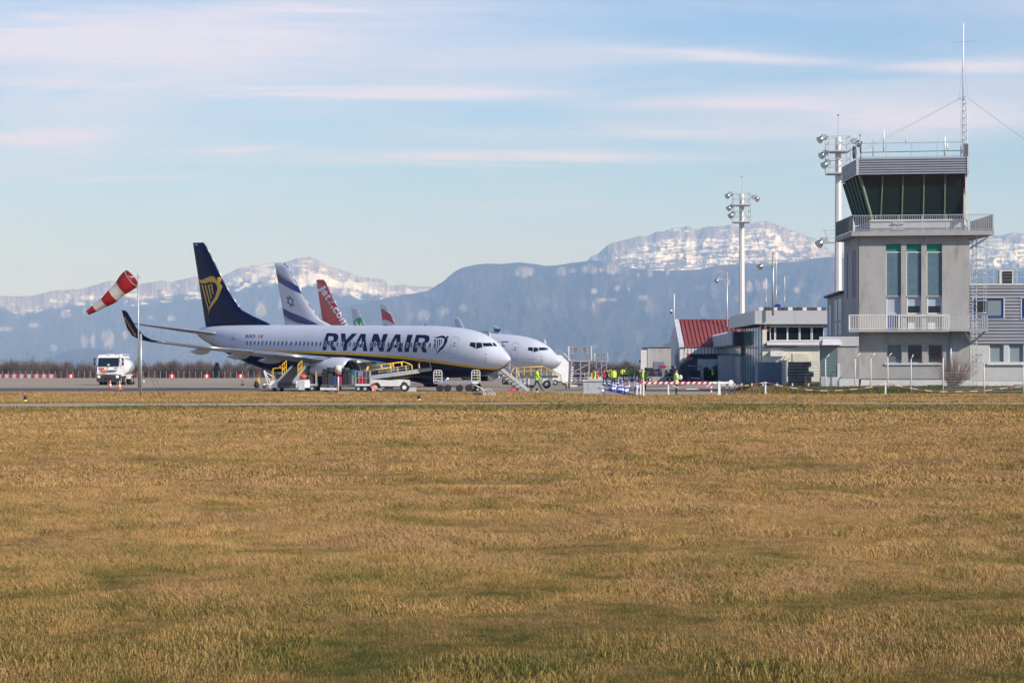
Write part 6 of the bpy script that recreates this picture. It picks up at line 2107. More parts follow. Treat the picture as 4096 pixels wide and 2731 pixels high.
# local: x right, y away from the camera
hw = 1.22
cab = MB().use(WHITE)
cab.rings([[(-hw, 0, .95), (hw, 0, .95), (hw, 0, 2.0), (hw * .97, .08, 3.0), (hw * .9, .3, 3.22), (-hw * .9, .3, 3.22), (-hw * .97, .08, 3.0), (-hw, 0, 2.0)],
           [(-hw, 2.2, .95), (hw, 2.2, .95), (hw, 2.2, 2.0), (hw * .97, 2.2, 3.1), (hw * .9, 2.2, 3.3), (-hw * .9, 2.2, 3.3), (-hw * .97, 2.2, 3.1), (-hw, 2.2, 2.0)]], capa=True, capb=True, smooth=False)
cab.build('cab', tr)
p = MB().use(GLASSD); p.rings([[(-hw * .93, -.03, 2.06), (hw * .93, -.03, 2.06), (hw * .9, .06, 2.94), (-hw * .9, .06, 2.94)], [(-hw * .93, .0, 2.06), (hw * .93, .0, 2.06), (hw * .9, .09, 2.94), (-hw * .9, .09, 2.94)]], capa=True, capb=True, smooth=False)
ws = p.build('windscreen', tr)
p = MB().use(BLACK); p.slabxz([(-hw * .95, 2.0), (hw * .95, 2.0), (hw * .93, 2.06), (-hw * .93, 2.06)], -.05, .0); p.build('wiper_panel', ws)
p = MB().use(DGREY); p.slabxz([(-1.0, 1.62), (1.0, 1.62), (.75, 1.42), (0, 1.33), (-.75, 1.42)], -.05, .0); p.build('grille', tr)
p = MB().use(WHITE); p.slabxz([(-1.0, 1.40), (-.8, 1.36), (0, 1.27), (.8, 1.36), (1.0, 1.40), (.9, 1.28), (0, 1.15), (-.9, 1.28)], -.09, -.01); p.build('grille_lip', tr)
p = MB().use(CHROME); p.slabxz([(-.02, 1.72), (.08, 1.55), (-.02, 1.38), (-.12, 1.55)], -.08, -.04); p.build('badge', tr)
p = MB().use(mat('bumper_black', (.035, .036, .04), .6)); p.rings([[(-1.26, -.12, .35), (1.26, -.12, .35), (1.28, -.15, 1.12), (-1.28, -.15, 1.12)], [(-1.26, .5, .35), (1.26, .5, .35), (1.28, .5, 1.12), (-1.28, .5, 1.12)]], capa=True, capb=True, smooth=False); bmp = p.build('bumper', tr)
p = MB().use(BLACK); p.cbox((-.02, -.16, .72), (.85, .04, .28)); p.build('bumper_intake', bmp)
for sg in (-1, 1):
    p = MB().use(CHROME); p.cbox((sg * .98, -.17, .88), (.38, .06, .22)); h_ = p.build('headlight', tr)
    p = MB().use(mat('lit_amber', (1, .45, .1), .4, emit=(1, .45, .08), estr=4.0) if sg < 0 else mat('lit_white', (1, .95, .8), .4, emit=(1, .93, .75), estr=3.0)); p.cone((sg * 1.0, -.21, .9), (sg * 1.0, -.2, .9), .10, .10, 10); p.build('lens', h_)
    for dz in (0, -.42):
        p = MB().use(BLACK); p.cbox((sg * 1.52, .05, 2.72 + dz), (.20, .12, .32 if dz == 0 else .42)); mr = p.build('mirror', tr)
    p = MB().use(BLACK); p.bar((sg * 1.15, .1, 2.9), (sg * 1.5, .05, 2.9), .04).bar((sg * 1.18, .1, 2.05), (sg * 1.5, .05, 2.12), .04); p.build('mirror_arm', tr)
p = MB().use(mat('hazard_plate', (.75, .14, .01), .5)); p.cbox((-.42, -.10, 1.45), (.50, .03, .36)); hp = p.build('hazard_plate', tr)
me = text_mesh2d('1 1 7', 1, .01)
for v in me.vertices:
    v.co = ((v.co.x - 1.0) * .17 - .42, -.12, 1.40 + v.co.y * .17)
me.materials.append(DGREY); link('plate_lettering', me, hp)
p = MB().use(mat('crimson_sticker', (.42, .02, .05), .5)); p.cbox((-.75, -.02, 1.78), (.62, .03, .14)); p.build('sticker', tr)
p = MB().use(mat('green_logo', (.18, .40, .06), .5)); p.cone((-.12, -.02, 1.85), (-.12, -.01, 1.85), .09, .09, 10); p.build('sticker', tr)
p = MB().use(DGREY); p.cbox((.80, -.02, 1.82), (.36, .03, .10)); p.build('sticker', tr)
p = MB().use(mat('paper_mint', (.45, .70, .62), .8)); p.cbox((.02, -.06, 2.18), (.24, .02, .17)); p.build('dash_paper', tr)
p = MB().use(ORG); p.cone((.62, .9, 3.26), (.62, .9, 3.42), .10, .08, 8); p.build('beacon', tr)
p = MB().use(DGREY); p.bar((-.25, .2, 3.1), (.1, .2, 3.28), .05); p.build('roof_horn', tr)
tk = MB().use(WHITE); tk.rings([[(hw * 1.02 * cos(a) * (1 if abs(cos(a)) < .8 else 1), y, 1.98 + .98 * sin(a)) for a in np.linspace(0, 2 * pi, 25)[:-1]] for y in (3.0, 9.0)], capa=True, capb=True); tk.build('tank', tr)
p = MB().use(WHITE); p.box(-.7, .7, 3.1, 8.8, 2.93, 3.15); p.bar((-.7, 3.1, 3.35), (-.7, 8.8, 3.35), .05).bar((.7, 3.1, 3.35), (.7, 8.8, 3.35), .05); p.build('tank_walkway', tr)
p = MB().use(OFFW); p.box(-1.2, 1.24, 2.4, 3.0, 1.0, 2.9).box(.9, 1.25, 4.2, 7.6, .65, 1.15); p.build('pump_cabinet', tr)
p = MB().use(DGREY); p.box(-.5, .5, .4, 9.2, .6, .95); p.build('chassis', tr)
p = MB().use(BLACK); p.box(-1.2, 1.2, 1.7, 2.35, .75, 1.1); p.build('mudguard', tr)
for (wy, pr) in ((1.2, 0), (3.6, 0), (7.2, 1), (8.5, 1)):
    for sg in (-1, 1):
        p = MB(); wheel(p, (sg * 1.0, wy, .52), .52, .34 if not pr else .55, 'x'); p.build('wheel', tr)
p = MB().use(RED); p.cbox((1.15, 9.1, 1.05), (.14, .1, .5)); p.build('tail_lamp', tr)

# ---- cones
def cone_mesh(c1, c2, h=.72):
    parts = []
    b = MB().use(c1); b.cbox((0, 0, .025), (.42, .42, .05)); base = b
    b.cone((0, 0, .05), (0, 0, h * .30), .155, .115, 12, False)
    b.use(c2).cone((0, 0, h * .30), (0, 0, h * .52), .115, .082, 12, False)
    b.use(c1).cone((0, 0, h * .52), (0, 0, h * .70), .082, .058, 12, False)
    b.use(c2).cone((0, 0, h * .70), (0, 0, h * .85), .058, .042, 12, False)
    b.use(c1).cone((0, 0, h * .85), (0, 0, h), .042, .028, 12)
    return b.mesh('traffic_cone')


CO = cone_mesh(ORG, WDECAL); CB = cone_mesh(BLUE, WDECAL, .68)
oc = [((441, 1553.5), 'red and white cone left of the pair in front of the fuel truck', 1.05), ((478.5, 1558.5), 'red and white cone right of the pair in front of the fuel truck', 1.1), ((969.5, 1541.8), 'red and white cone standing alone beneath the airliner tail', 1.0),
      ((1832, 1559), 'red and white cone half hidden behind the empty dolly', 1.05), ((2071.6, 1563.3), 'red and white cone beside the foot of the airstair', 1.05), ((1061, 1549), 'orange cone at the end of the belt loader trailer', .55), ((1462, 1558), 'small orange cone by the luggage trolley wheel', .5)]
for (px, py), lab, k in oc:
    X, Y, Z = GA(px, py)
    o_ = thing('traffic_cone', lab, 'cone', (X, Y, Z + (.008 if px < 900 else 0)), px * .01, 'red and white traffic cones', CO); o_.scale = (k, k, k)
X, Y = PX(3224, 172), 172.0
o_ = thing('traffic_cone', 'plain orange cone with one white band inside the fence by stacked bags', 'cone', (X, Y, float(gz(X, Y))), 0, 'red and white traffic cones', cone_mesh(ORG, ORG, .8)); o_.scale = (1, 1, 1)
bc = [((430, 775), 'nearest the cabinet'), ((560, 715), None), ((590, 735), None), ((622, 735), None), ((690, 750), None), ((712, 752), None), ((742, 757), None), ((795, 775), None), ((822, 768), None), ((463, 640), None), ((492, 602), None), ((530, 640), None), ((548, 655), None), ((640, 690), None), ((676, 640), None),
      ((728, 548), None), ((762, 555), None), ((856, 560), None), ((876, 548), None), ((902, 552), None), ((940, 548), None), ((985, 700), None), ((968, 695), None), ((362, 548), None), ((402, 562), None), ((738, 660), None), ((735, 600), None), ((600, 690), None), ((845, 690), None)]
bc.sort(key=lambda q: -q[0][1])
ORD2 = ['second', 'third', 'fourth', 'fifth', 'sixth', 'seventh', 'eighth', 'ninth', 'tenth', 'eleventh', 'twelfth', 'thirteenth', 'fourteenth', 'fifteenth', 'sixteenth', 'seventeenth', 'eighteenth', 'nineteenth', 'twentieth', 'twenty first', 'twenty second', 'twenty third', 'twenty fourth', 'twenty fifth', 'twenty sixth', 'twenty seventh', 'twenty eighth', 'twenty ninth']
for k, ((zx, zy), w_) in enumerate(bc):
    px, py = 2300 + zx / 3.92, 1380 + zy / 3.92
    X, Y, Z = GA(px, py)
    if k == 0 or w_:
        lab = 'blue and white cone just right of the rusty metal cabinet'
    elif py > 1565:
        lab = 'blue and white cone near the camera, %s from the camera end of the lane' % ORD2[k - 1]
    elif py > 1545:
        lab = 'blue and white cone mid lane, %s from the camera end' % ORD2[k - 1]
    else:
        lab = 'blue and white cone among the far workers, %s from the camera end' % ORD2[k - 1]
    thing('traffic_cone', lab, 'cone', (X, Y, Z), k * .7, 'blue and white cones marking a passenger lane', CB)
# stands with chains at the end of the lane
for (zx, zy, kk) in ((845, 778, 'left of the pair of'), (935, 795, 'right of the pair of')):
    X, Y, Z = GA(2300 + zx / 3.92, 1380 + zy / 3.92)
    t = thing('queue_stand', 'dark queue stand, ' + kk + ' stands at the lane end', 'stand', (X, Y, Z), 0, 'queue stands')
    MB().use(BLACK).box(-.3, .3, -.2, .2, 0, .06).build('base', t); MB().use(GREY).bar((0, 0, .06), (0, 0, 1.0), .05, n=6).build('post', t)
    MB().use(GREY).path([(.05, 0, .95), (.15, 0, .6), (.3, 0, .45), (.45, 0, .6), (.5, 0, .9)], .02, 4).build('chain', t)

# ---- horizon barriers: low striped panel fence and boards
t = thing('striped_panel_fence', 'low fence of alternating red and white panels at the far left edge', 'barrier', (PX(120, 463), 463, 0))
STR = mat('faded_red_panel', (.34, .035, .05), .7); STW = mat('faded_white_panel', (.42, .39, .38), .7)
for k in range(17):
    a = -10 + k * 14.9; red = k % 2 == 1
    w_ = 13.0 if red else 16.5
    p = MB().use(STR if red else STW); Y = 463
    x0 = PX(a, Y) - PX(120, Y); x1 = PX(a + w_, Y) - PX(120, Y)
    if a + w_ < 232:
        p.box(x0, x1 - .02, -.05, .05, -.1, PZ(1496, Y)); p.build('panel', t)
for k, px in enumerate((284, 688, 827, 963)):
    Y = 464; x = PX(px, Y)
    lab = ('red and white board left of the fuel truck', 'red and white board on the horizon behind the apron, left one of three', 'red and white board on the horizon behind the apron, middle one of three', 'red and white board nearest the lone apron cone')[k]
    t = thing('runway_board', lab, 'board', (x, Y, 0), 0, 'red and white boards on the horizon')
    for j in range(3):
        p = MB().use(RED if j != 1 else WDECAL); p.box(-.58 + j * .39, -.58 + j * .39 + .385, -.04, .04, .05, .72); p.build('stripe', t)
    MB().use(GREY).bar((-.4, 0, -.1), (-.4, 0, .06), .05).bar((.4, 0, -.1), (.4, 0, .06), .05).build('leg', t)
# perimeter fence beyond
t = thing('perimeter_fence', 'distant wire perimeter fence on thin posts in front of the bare trees', 'fence', (-60, 530, -1.0))
pm = MB().use(GREY).bar((0, 0, 0), (0, 0, 2.35), .09); me = pm.mesh('post')
for k in range(126):
    px = -60 + k * 23.4; Y = 530.0
    if 1100 < px < 2260:
        continue
    o_ = link('post', me, t); o_.location = (PX(px, Y) + 60, 0, float(gz(PX(px, Y), Y)) + 1.0)
# chips of signals
for k, (px, py, Y, lab) in enumerate(((101, 1611, None, 'blue capped yellow taxiway light left of the windsock mast'), (1676, 1606, None, 'blue capped yellow taxiway light below the empty dolly'), (2148, 1572, None, 'blue capped yellow taxiway light at the feet of the walking worker'), (2401, 1612, None, 'small blue taxiway light at the path edge below the metal cabinet'))):
    Y = GY(py); X = PX(px, Y)
    t = thing('taxiway_light', lab, 'light', (X, Y, float(gz(X, Y)) - (.0 if k < 3 else .22)), 0, 'taxiway edge lights')
    MB().use(mat('lamp_yellow', (.75, .55, .06), .5)).cone((0, 0, -.05), (0, 0, .16), .05, .10, 10).build('base', t)
    MB().use(mat('cobalt_glass', (.008, .006, .03), .3)).cone((0, 0, .16), (0, 0, .28), .10, .09, 10).ball((0, 0, .28), .09, 8).build('lens', t)

# ---- luggage
CASES = [mat('case_%s' % n_, c, .6) for n_, c in (('black', (.012, .012, .014)), ('charcoal', (.03, .03, .035)), ('navy', (.01, .015, .05)), ('teal', (.01, .10, .15)), ('red', (.35, .01, .02)), ('magenta', (.30, .01, .07)), ('blue', (.01, .05, .20)), ('grey', (.18, .19, .2)), ('purple', (.06, .03, .11)), ('green', (.01, .04, .03)), ('mint', (.18, .35, .32)))]
BL, CH, NV, TE, RD, MG, BU, GR, PU, GN, MI = CASES
CW = {0: 'black', 1: 'charcoal', 2: 'navy', 3: 'teal', 4: 'red', 5: 'magenta', 6: 'blue', 7: 'grey', 8: 'purple', 9: 'dark green', 10: 'mint'}


def suitcase(x, y, z, w, d, h, m, lab, grp, rz=0.0):
    t = thing('suitcase', lab, 'suitcase', (x, y, z), rz, grp)
    b = MB().use(m); e = min(w, d, h) * .12
    b.rings([[(-w / 2 + e, -d / 2, zz), (w / 2 - e, -d / 2, zz), (w / 2, -d / 2 + e, zz), (w / 2, d / 2 - e, zz), (w / 2 - e, d / 2, zz), (-w / 2 + e, d / 2, zz), (-w / 2, d / 2 - e, zz), (-w / 2, -d / 2 + e, zz)] for zz in (0, h)], capa=True, capb=True, smooth=False)
    b.build('shell', t, fix=False)
    MB().use(DGREY if m in (GR, MI, TE, RD) else GREY).bar((-w * .2, 0, h + .03), (w * .2, 0, h + .03), .025).bar((-w * .2, 0, h), (-w * .2, 0, h + .03), .02).bar((w * .2, 0, h), (w * .2, 0, h + .03), .02).build('handle', t)
    return t


def bagrow(base, x0, Y, z, row, grp, place, yaw=0.0):
    """row: (width, height, colour index); returns end x"""
    x = x0
    seen = {}
    for k, (w_, h_, ci) in enumerate(row):
        near = 'beside a %s one' % CW[row[k + 1][2]] if k + 1 < len(row) else 'at the right end'
        key = (ci, near); seen[key] = seen.get(key, 0) + 1
        lab = '%s suitcase %s %s' % (CW[ci], near, place)
        if seen[key] > 1:
            lab = 'right hand ' + lab
        suitcase(x + w_ / 2, Y, z, w_ - .02, .55, h_, CASES[ci], lab, grp)
        x += w_


# luggage trolley, loaded
Y = 178.6; X = PX(1385, Y); Z = .012
tg = thing('luggage_trolley', 'flat luggage trolley stacked with mixed suitcases beneath the engine', 'trolley', (X, Y, Z))
p = MB().use(DGREY).box(-1.85, 1.85, -.75, .75, .42, .54); p.build('deck', tg)
for k in range(3):
    MB().use(PLINTH).box(-1.9 + k * .42, -1.9 + k * .42 + .38, -.78, -.76, .14, .34 - .02 * k).build('mud_flap', tg)
p = MB().use(GALV)
for a, b_ in (((.72, -.74), (1.8, -.74)), ((1.8, -.74), (1.8, .74))):
    for z in (.6, 1.05, 1.55):
        p.bar((a[0], a[1], z), (b_[0], b_[1], z), .035, n=5)
for x_ in (.72, 1.0, 1.27, 1.54, 1.8):
    p.bar((x_, -.74, .54), (x_, -.74, 1.55), .03, n=5)
for y_ in (-.3, .2, .74):
    p.bar((1.8, y_, .54), (1.8, y_, 1.55), .03, n=5)
p.build('cage', tg)
MB().use(PLINTH).box(.72, 1.85, -.79, -.76, .45, .58).build('reflector_board', tg)
for x_ in (-.65, .95, -1.5, 1.45):
    p = MB(); wheel(p, (x_, -.6, .24), .24, .14); wheel(p, (x_, .6, .24), .24, .14); p.build('wheel_pair', tg)
MB().use(GREY).bar((1.85, 0, .35), (2.7, -.2, .15), .1).bar((1.85, -.4, .35), (2.7, -.2, .15), .08).build('drawbar', tg)
G1 = 'suitcases on the luggage trolley'
bagrow(tg, X - 1.8, Y - .42, Z + .54, [(.42, .95, 0), (.42, .85, 1), (.28, .62, 6), (.42, .62, 5), (.38, .9, 0), (.3, .8, 1), (.22, .72, 7), (.2, .55, 7), (.5, .62, 4), (.22, .6, 4), (.26, .66, 1)], G1, 'in the lower row of the trolley')
bagrow(tg, X - 1.75, Y - .38, Z + 1.5, [(.5, .22, 0), (.45, .28, 1), (.32, .2, 9), (.38, .24, 0), (.38, .2, 9)], G1, 'in the upper row of the trolley')
bagrow(tg, X - .05, Y + .2, Z + .54, [(.35, 1.2, 9), (.55, 1.1, 3), (.35, 1.0, 7), (.4, 1.08, 8)], G1, 'at the back of the trolley')
bagrow(tg, X - 1.5, Y + .2, Z + .54, [(.6, 1.3, 0), (.5, 1.42, 1), (.38, 1.25, 0)], G1, 'standing at the back of the trolley')

# belt loader seen end on
X, Y, Z = GA(1146, 1566)
bl_ = thing('belt_loader', 'white belt loader seen end on, its black belt rising to the hold', 'belt loader', (X, Y, Z), radians(-8))
for sg in (-1, 1):
    p = MB().use(WHITE); p.rings([[(sg * 1.35, 0, .28), (sg * .72, 0, .28), (sg * .72, 0, .80), (sg * 1.28, 0, .78)], [(sg * 1.35, 3.4, .28), (sg * .72, 3.4, .28), (sg * .72, 3.4, .95), (sg * 1.28, 3.4, .95)]], capa=True, capb=True, smooth=False); p.build('side_body', bl_)
    p = MB().use(GALV); p.bar((sg * .62, -.35, .72), (sg * .50, 4.2, 1.95), .12, .22); p.build('belt_rail', bl_)
    for y_ in (.5, 2.8):
        p = MB(); wheel(p, (sg * 1.05, y_, .27), .27, .22, 'x'); p.build('wheel', bl_)
    p = MB().use(YEL); a = sg * .62
    q = [(a, 1.2, 1.1), (a, 1.2, 2.05), (a, 2.5, 2.35), (a, 2.5, 1.5)]; p.path(q, .06, 5); p.bar((a, 1.2, 1.6), (a, 2.5, 1.9), .05, n=5).bar((a, 1.85, 1.3), (a, 1.85, 2.2), .05, n=5); p.build('guard_rail', bl_)
p = MB().use(BLACK); p.rings([[(-.56, -.4, .62), (.56, -.4, .62), (.56, -.4, .72), (-.56, -.4, .72)], [(-.42, 4.4, 1.92), (.42, 4.4, 1.92), (.42, 4.4, 2.02), (-.42, 4.4, 2.02)]], capa=True, capb=True, smooth=False); p.build('belt', bl_)
p = MB().use(DGREY); p.box(-.7, .7, .1, 3.2, .25, .6); p.build('chassis', bl_)
p = MB().use(PLINTH); p.box(.95, 1.42, -.06, -.02, .12, .86); q = p.build('end_panel', bl_)
me = text_mesh2d('TLD', 1, .02)
for v in me.vertices:
    v.co = (v.co.x * .20 + .45, -.03, .48 + v.co.y * .17)
me.materials.append(DGREY); link('body_lettering', me, bl_)
p = MB().use(WHITE); p.box(.73, 1.28, -.02, .0, .4, .8); p.build('end_panel', bl_)
p = MB().use(YEL); p.path([(-1.28, .9, .8), (-1.28, .9, 1.75), (-.75, .9, 1.8), (-.45, .9, 1.75)], .07, 5); p.build('cab_hoop', bl_)
p = MB().use(BLACK); p.box(-1.1, -.75, 1.1, 1.6, .95, 1.35); p.build('seat', bl_)
p = MB().use(ORG); p.cone((-.75, 1.0, 1.85), (-.75, 1.0, 1.98), .07, .05, 8); p.build('beacon', bl_)
# ground power trailer / tow head left of it
X, Y, Z = GA(1052, 1552)
t = thing('tail_support_trailer', 'white tubular trailer with a yellow prop and a black bag', 'trailer', (X, Y, Z))
p = MB().use(WHITE); p.path([(-.1, 0, .25), (.25, 0, .35), (.75, 0, .3), (1.0, 0, .28)], .12, 6); p.bar((.45, .2, .3), (.05, .2, 1.55), .10, n=6).bar((.1, .2, 1.5), (1.0, .3, .95), .08, n=6).bar((.75, .2, .3), (.1, .2, 1.6), .08, n=6); p.build('frame', t)
MB().use(YEL).bar((-.3, 0, .12), (-.45, 0, .95), .13, n=6).build('prop', t); MB().use(REDP).bar((-.45, 0, .95), (-.5, 0, 1.3), .08, n=6).build('prop_tip', t)
MB().use(BLACK).ball((-.55, -.1, .25), .28, 8, (1, .8, 1)).ball((-.62, -.1, .5), .16, 8).build('bag', t)
p = MB(); wheel(p, (.1, .3, .2), .2, .12); wheel(p, (.9, .3, .2), .2, .12); p.build('wheel_pair', t)
# cart behind the loader
Y = 184.0; X = PX(1240, Y); Z = .012
t = thing('luggage_cart', 'small grey cage cart behind the end on belt loader', 'cart', (X, Y, Z))
MB().use(GALV).box(-1.0, .55, -.6, .6, .42, .56).build('deck', t)
p = MB().use(GREY)
for k in range(9):
    p.bar((.5, -.6 + k * .15, .56), (.5, -.6 + k * .15, 1.5), .03)
p.bar((.5, -.6, 1.5), (.5, .6, 1.5), .05).bar((.5, -.6, .56), (.5, -.6, 1.5), .06); p.build('end_rack', t)
for x_ in (-.6, .2):
    p = MB(); wheel(p, (x_, -.5, .22), .22, .12); wheel(p, (x_, .5, .22), .22, .12); p.build('wheel_pair', t)
suitcase(X + .05, Y - .2, Z + .56, .5, .5, .62, CH, 'charcoal suitcase on the small cage cart', 'suitcases on the small cage cart')
suitcase(X - .5, Y - .25, Z + .56, .5, .5, .38, PU, 'purple suitcase low on the small cage cart', 'suitcases on the small cage cart')
t = thing('holdall', 'bright orange holdall lying on the small cage cart', 'bag', (X - .5, Y - .25, Z + .95))
MB().use(ORG).ball((0, 0, .16), .24, 10, (1.15, .8, .75)).build('body', t); MB().use(REDP).path([(-.15, 0, .3), (0, 0, .42), (.15, 0, .3)], .03, 4).build('handle', t)

# belt loader seen from the side
Y = 180.5; X = PX(1555, Y); Z = .012
b2 = thing('belt_loader', 'white belt loader seen from the side with tall yellow rails', 'belt loader', (X, Y, Z))
p = MB().use(PLINTH)
p.slabxz([(-1.55, .92), (-1.5, .42), (-1.2, .42), (-1.0, .68), (-.75, .72), (-.55, .42), (.95, .42), (1.02, .68), (1.2, .76), (1.4, .70), (1.5, .42), (1.62, .5), (1.6, .88), (.8, .93), (.1, .86), (-.6, .90)], -.72, .72); p.build('body', b2)
for x_ in (-1.0, 1.22):
    for y_ in (-.68, .68):
        p = MB(); wheel(p, (x_, y_, .33), .33, .2, rim=OFFW); p.build('wheel', b2)
p = MB().use(DGREY).box(-.3, .3, -.5, .5, .15, .42); p.build('chassis', b2)
th = math.atan2(.60, 4.4)
bx = lambda s_, h: (-1.7 + s_ * cos(th) - h * sin(th), 1.02 + s_ * sin(th) + h * cos(th))
p = MB().use(GALV)
for y_ in (-.5, .5):
    a, b_ = bx(-.1, 0), bx(4.0, 0); p.bar((a[0], y_, a[1]), (b_[0], y_, b_[1]), .08, .30)
p.build('boom', b2)
p = MB().use(BLACK); a, b_ = bx(-.05, .17), bx(4.9, .17); p.bar((a[0], 0, a[1]), (b_[0], 0, b_[1]), .85, .06); p.build('belt', b2)
p = MB().use(DGREY); a, b_ = bx(3.3, .0), bx(5.0, .0)
for y_ in (-.5, .5):
    p.bar((a[0], y_, a[1]), (b_[0], y_, b_[1]), .06, .22)
a, b_ = bx(4.0, .3), bx(4.4, .95); c_, d_ = bx(4.9, .7), bx(5.0, .1)
p.path([(a[0], -.5, a[1]), (b_[0], -.5, b_[1]), (c_[0], -.5, c_[1]), (d_[0], -.5, d_[1])], .06, 5); p.build('boom_tip', b2)
for k in range(9):
    a, b_ = bx(2.2 + k * .22, -.13), bx(2.3 + k * .22, -.13)
    p = MB().use(YEL).bar((a[0], -.56, a[1]), (b_[0], -.56, b_[1]), .02, .09); p.build('warning_mark', b2)
for y_ in (-.55, .55):
    p = MB().use(YEL)
    tp = [bx(-.1, .1), bx(.25, .88), bx(3.0, .84), bx(3.5, .55)]
    p.path([(a[0], y_, a[1]) for a in tp], .08, 6)
    q = [bx(.15, .55), bx(1.95, .55)]; p.bar((q[0][0], y_, q[0][1]), (q[1][0], y_, q[1][1]), .07, n=6)
    for s_, lo in ((1.25, .45), (1.95, .1), (2.15, .5), (2.8, .5)):
        a, b_ = bx(s_, lo), bx(s_, .86); p.bar((a[0], y_, a[1]), (b_[0], y_, b_[1]), .07, n=6)
    for s_ in (2.45, 3.1, 3.55, 4.1):
        a, b_ = bx(s_, .15), bx(s_, .55); p.bar((a[0], y_, a[1]), (b_[0], y_, b_[1]), .05, n=5)
    p.build('guard_rail', b2)
p = MB().use(GALV)
for h in (.32, .5):
    a, b_ = bx(1.0, h), bx(3.4, h); p.bar((a[0], -.52, a[1]), (b_[0], -.52, b_[1]), .05)
p.build('side_rail', b2)
p = MB().use(DGREY).bar((-.2, 0, .8), bx(2.4, -.1)[:1] + (0,) + bx(2.4, -.1)[1:], .12).bar((.9, 0, .85), (bx(2.0, -.1)[0], 0, bx(2.0, -.1)[1]), .1); p.build('lift_strut', b2)
for k, (s_, w_, ci) in enumerate(((.35, .62, 1), (1.1, .45, 0), (1.6, .6, 7))):
    a = bx(s_ + w_ / 2, .2); t = suitcase(X + a[0], Y, Z + a[1] - .02, w_, .5, .26, CASES[ci], '%s suitcase riding up the belt of the side on loader' % CW[ci], 'suitcases on the belt')
    t.rotation_euler = (0, -th, 0)
t = thing('equipment_bag', 'orange and white bag slumped against the side on loader wheel', 'bag', (PX(1494, 179.2), 179.2, .012))
MB().use(ORG).rings([[(.17 * r_ * cos(a), .13 * r_ * sin(a), z) for a in np.linspace(0, 2 * pi, 13)[:-1]] for r_, z in ((.9, 0), (1.15, .15), (1.0, .4), (.7, .52))], capa=True, capb=True).build('body', t)
MB().use(WDECAL).box(-.08, .0, -.17, -.15, .05, .4).build('label_patch', t)
t = thing('crate', 'pale grey crate on the ground right of the side on loader', 'crate', (PX(1644, 181.5), 181.5, .012))
MB().use(RENDER_L).box(-.35, .4, -.25, .25, 0, .32).build('box', t); MB().use(SLABM).box(-.37, .42, -.27, .27, .322, .36).build('lid', t)

# empty dolly
Y = 178.3; X = PX(1822, Y); Z = .012
dl = thing('baggage_dolly', 'empty flat dolly with a white ladder rack at each end', 'dolly', (X, Y, Z))
MB().use(mat('dolly_blue_grey', (.22, .25, .33), .5)).box(-1.6, 1.4, -.6, .6, .60, .72).build('deck', dl)
for x_ in (-1.62, 1.22):
    p = MB().use(OFFW); w_ = .62; z0, z1 = .72, 1.62
    p.path([(x_, -.6, z0), (x_, -.6, z1 - .12), (x_ + .1, -.6, z1), (x_ + w_ - .1, -.6, z1), (x_ + w_, -.6, z1 - .12), (x_ + w_, -.6, z0)], .06, 5)
    for k in range(4):
        z = z0 + .12 + k * .2; p.bar((x_, -.6, z), (x_ + w_, -.6, z), .055, n=5)
    for f in (.33, .66):
        p.bar((x_ + w_ * f, -.6, z0 + .5), (x_ + w_ * f, -.6, z1), .04, n=4)
    p.build('end_rack', dl)
for k, x_ in enumerate((-1.18, -.6, .30, .98)):
    for y_ in (-.5, .5):
        p = MB(); wheel(p, (x_, y_, .27), .27, .18, rim=NAVY); p.build('wheel', dl)
p = MB(); wheel(p, (1.68, -.2, .18), .18, .1); p.build('jockey_wheel', dl)
MB().use(PLINTH).bar((1.4, -.4, .55), (2.05, -.1, .22), .06).bar((1.4, .1, .55), (2.05, -.1, .22), .06).bar((2.0, -.1, .25), (2.15, -.1, .1), .08).build('drawbar', dl)
for x_, m_ in ((-1.15, RED), (1.28, RED), (1.35, YEL)):
    MB().use(m_).box(x_ - .06, x_ + .06, -.62, -.6, .48, .58).build('reflector', dl)
MB().use(HIVIS).path([(1.7, -.62, .75), (1.68, -.64, 1.2), (1.82, -.64, 1.35)], .035, 4).build('strap', dl)
MB().use(WHITE).box(1.28, 1.72, -.64, -.61, .62, .76).build('plate', dl)

# instrument post on the grass
Yi = 160.0; xi = PX(1353, Yi)
t = thing('visibility_sensor', 'white drum with a rust red band on a thin post', 'instrument', (xi, Yi, 0))
RUST = mat('rust_band', (.30, .075, .035), .8, noise=.3, nscale=12)
MB().use(mat('peeling_white', (.62, .60, .57), .7, noise=.1, nscale=10, stain=((.30, .10, .05), 5, .62, .70))).cone((0, 0, PZ(1488, Yi)), (0, 0, PZ(1461, Yi)), .225, .225, 20).build('drum', t)
MB().use(RUST).cone((0, 0, PZ(1500, Yi)), (0, 0, PZ(1488, Yi)), .222, .222, 20).build('band', t)
MB().use(OFFW).cone((0, 0, .25), (0, 0, PZ(1500, Yi)), .05, .05, 10).build('post', t)
p = MB().use(RUST)
for a in (.3, 2.4, 4.4):
    p.bar((0, 0, .35), (.32 * cos(a), .32 * sin(a), .1), .05)
p.build('foot', t)
t = thing('footing', 'low concrete footing with one dark half beneath the white drum', 'footing', (xi, Yi, 0))
MB().use(SLABM).box(-.2, .78, -.25, .35, -.05, .12).build('slab', t); MB().use(ROOFD).box(-.80, -.21, -.25, .35, -.05, .11).build('dark_slab', t)  # one pale slab and one dark slab
xb_ = PX(1936, 152); t = thing('concrete_blocks', 'pale concrete block joined to a dark block in the turf', 'block', (xb_, 152, -.03))
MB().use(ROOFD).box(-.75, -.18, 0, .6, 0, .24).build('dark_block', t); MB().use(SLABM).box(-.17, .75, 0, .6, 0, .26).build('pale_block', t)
t = thing('cable_coil', 'loose coil of pale cable lying on the concrete block', 'cable', (xb_ + .25, 152.0, .0))
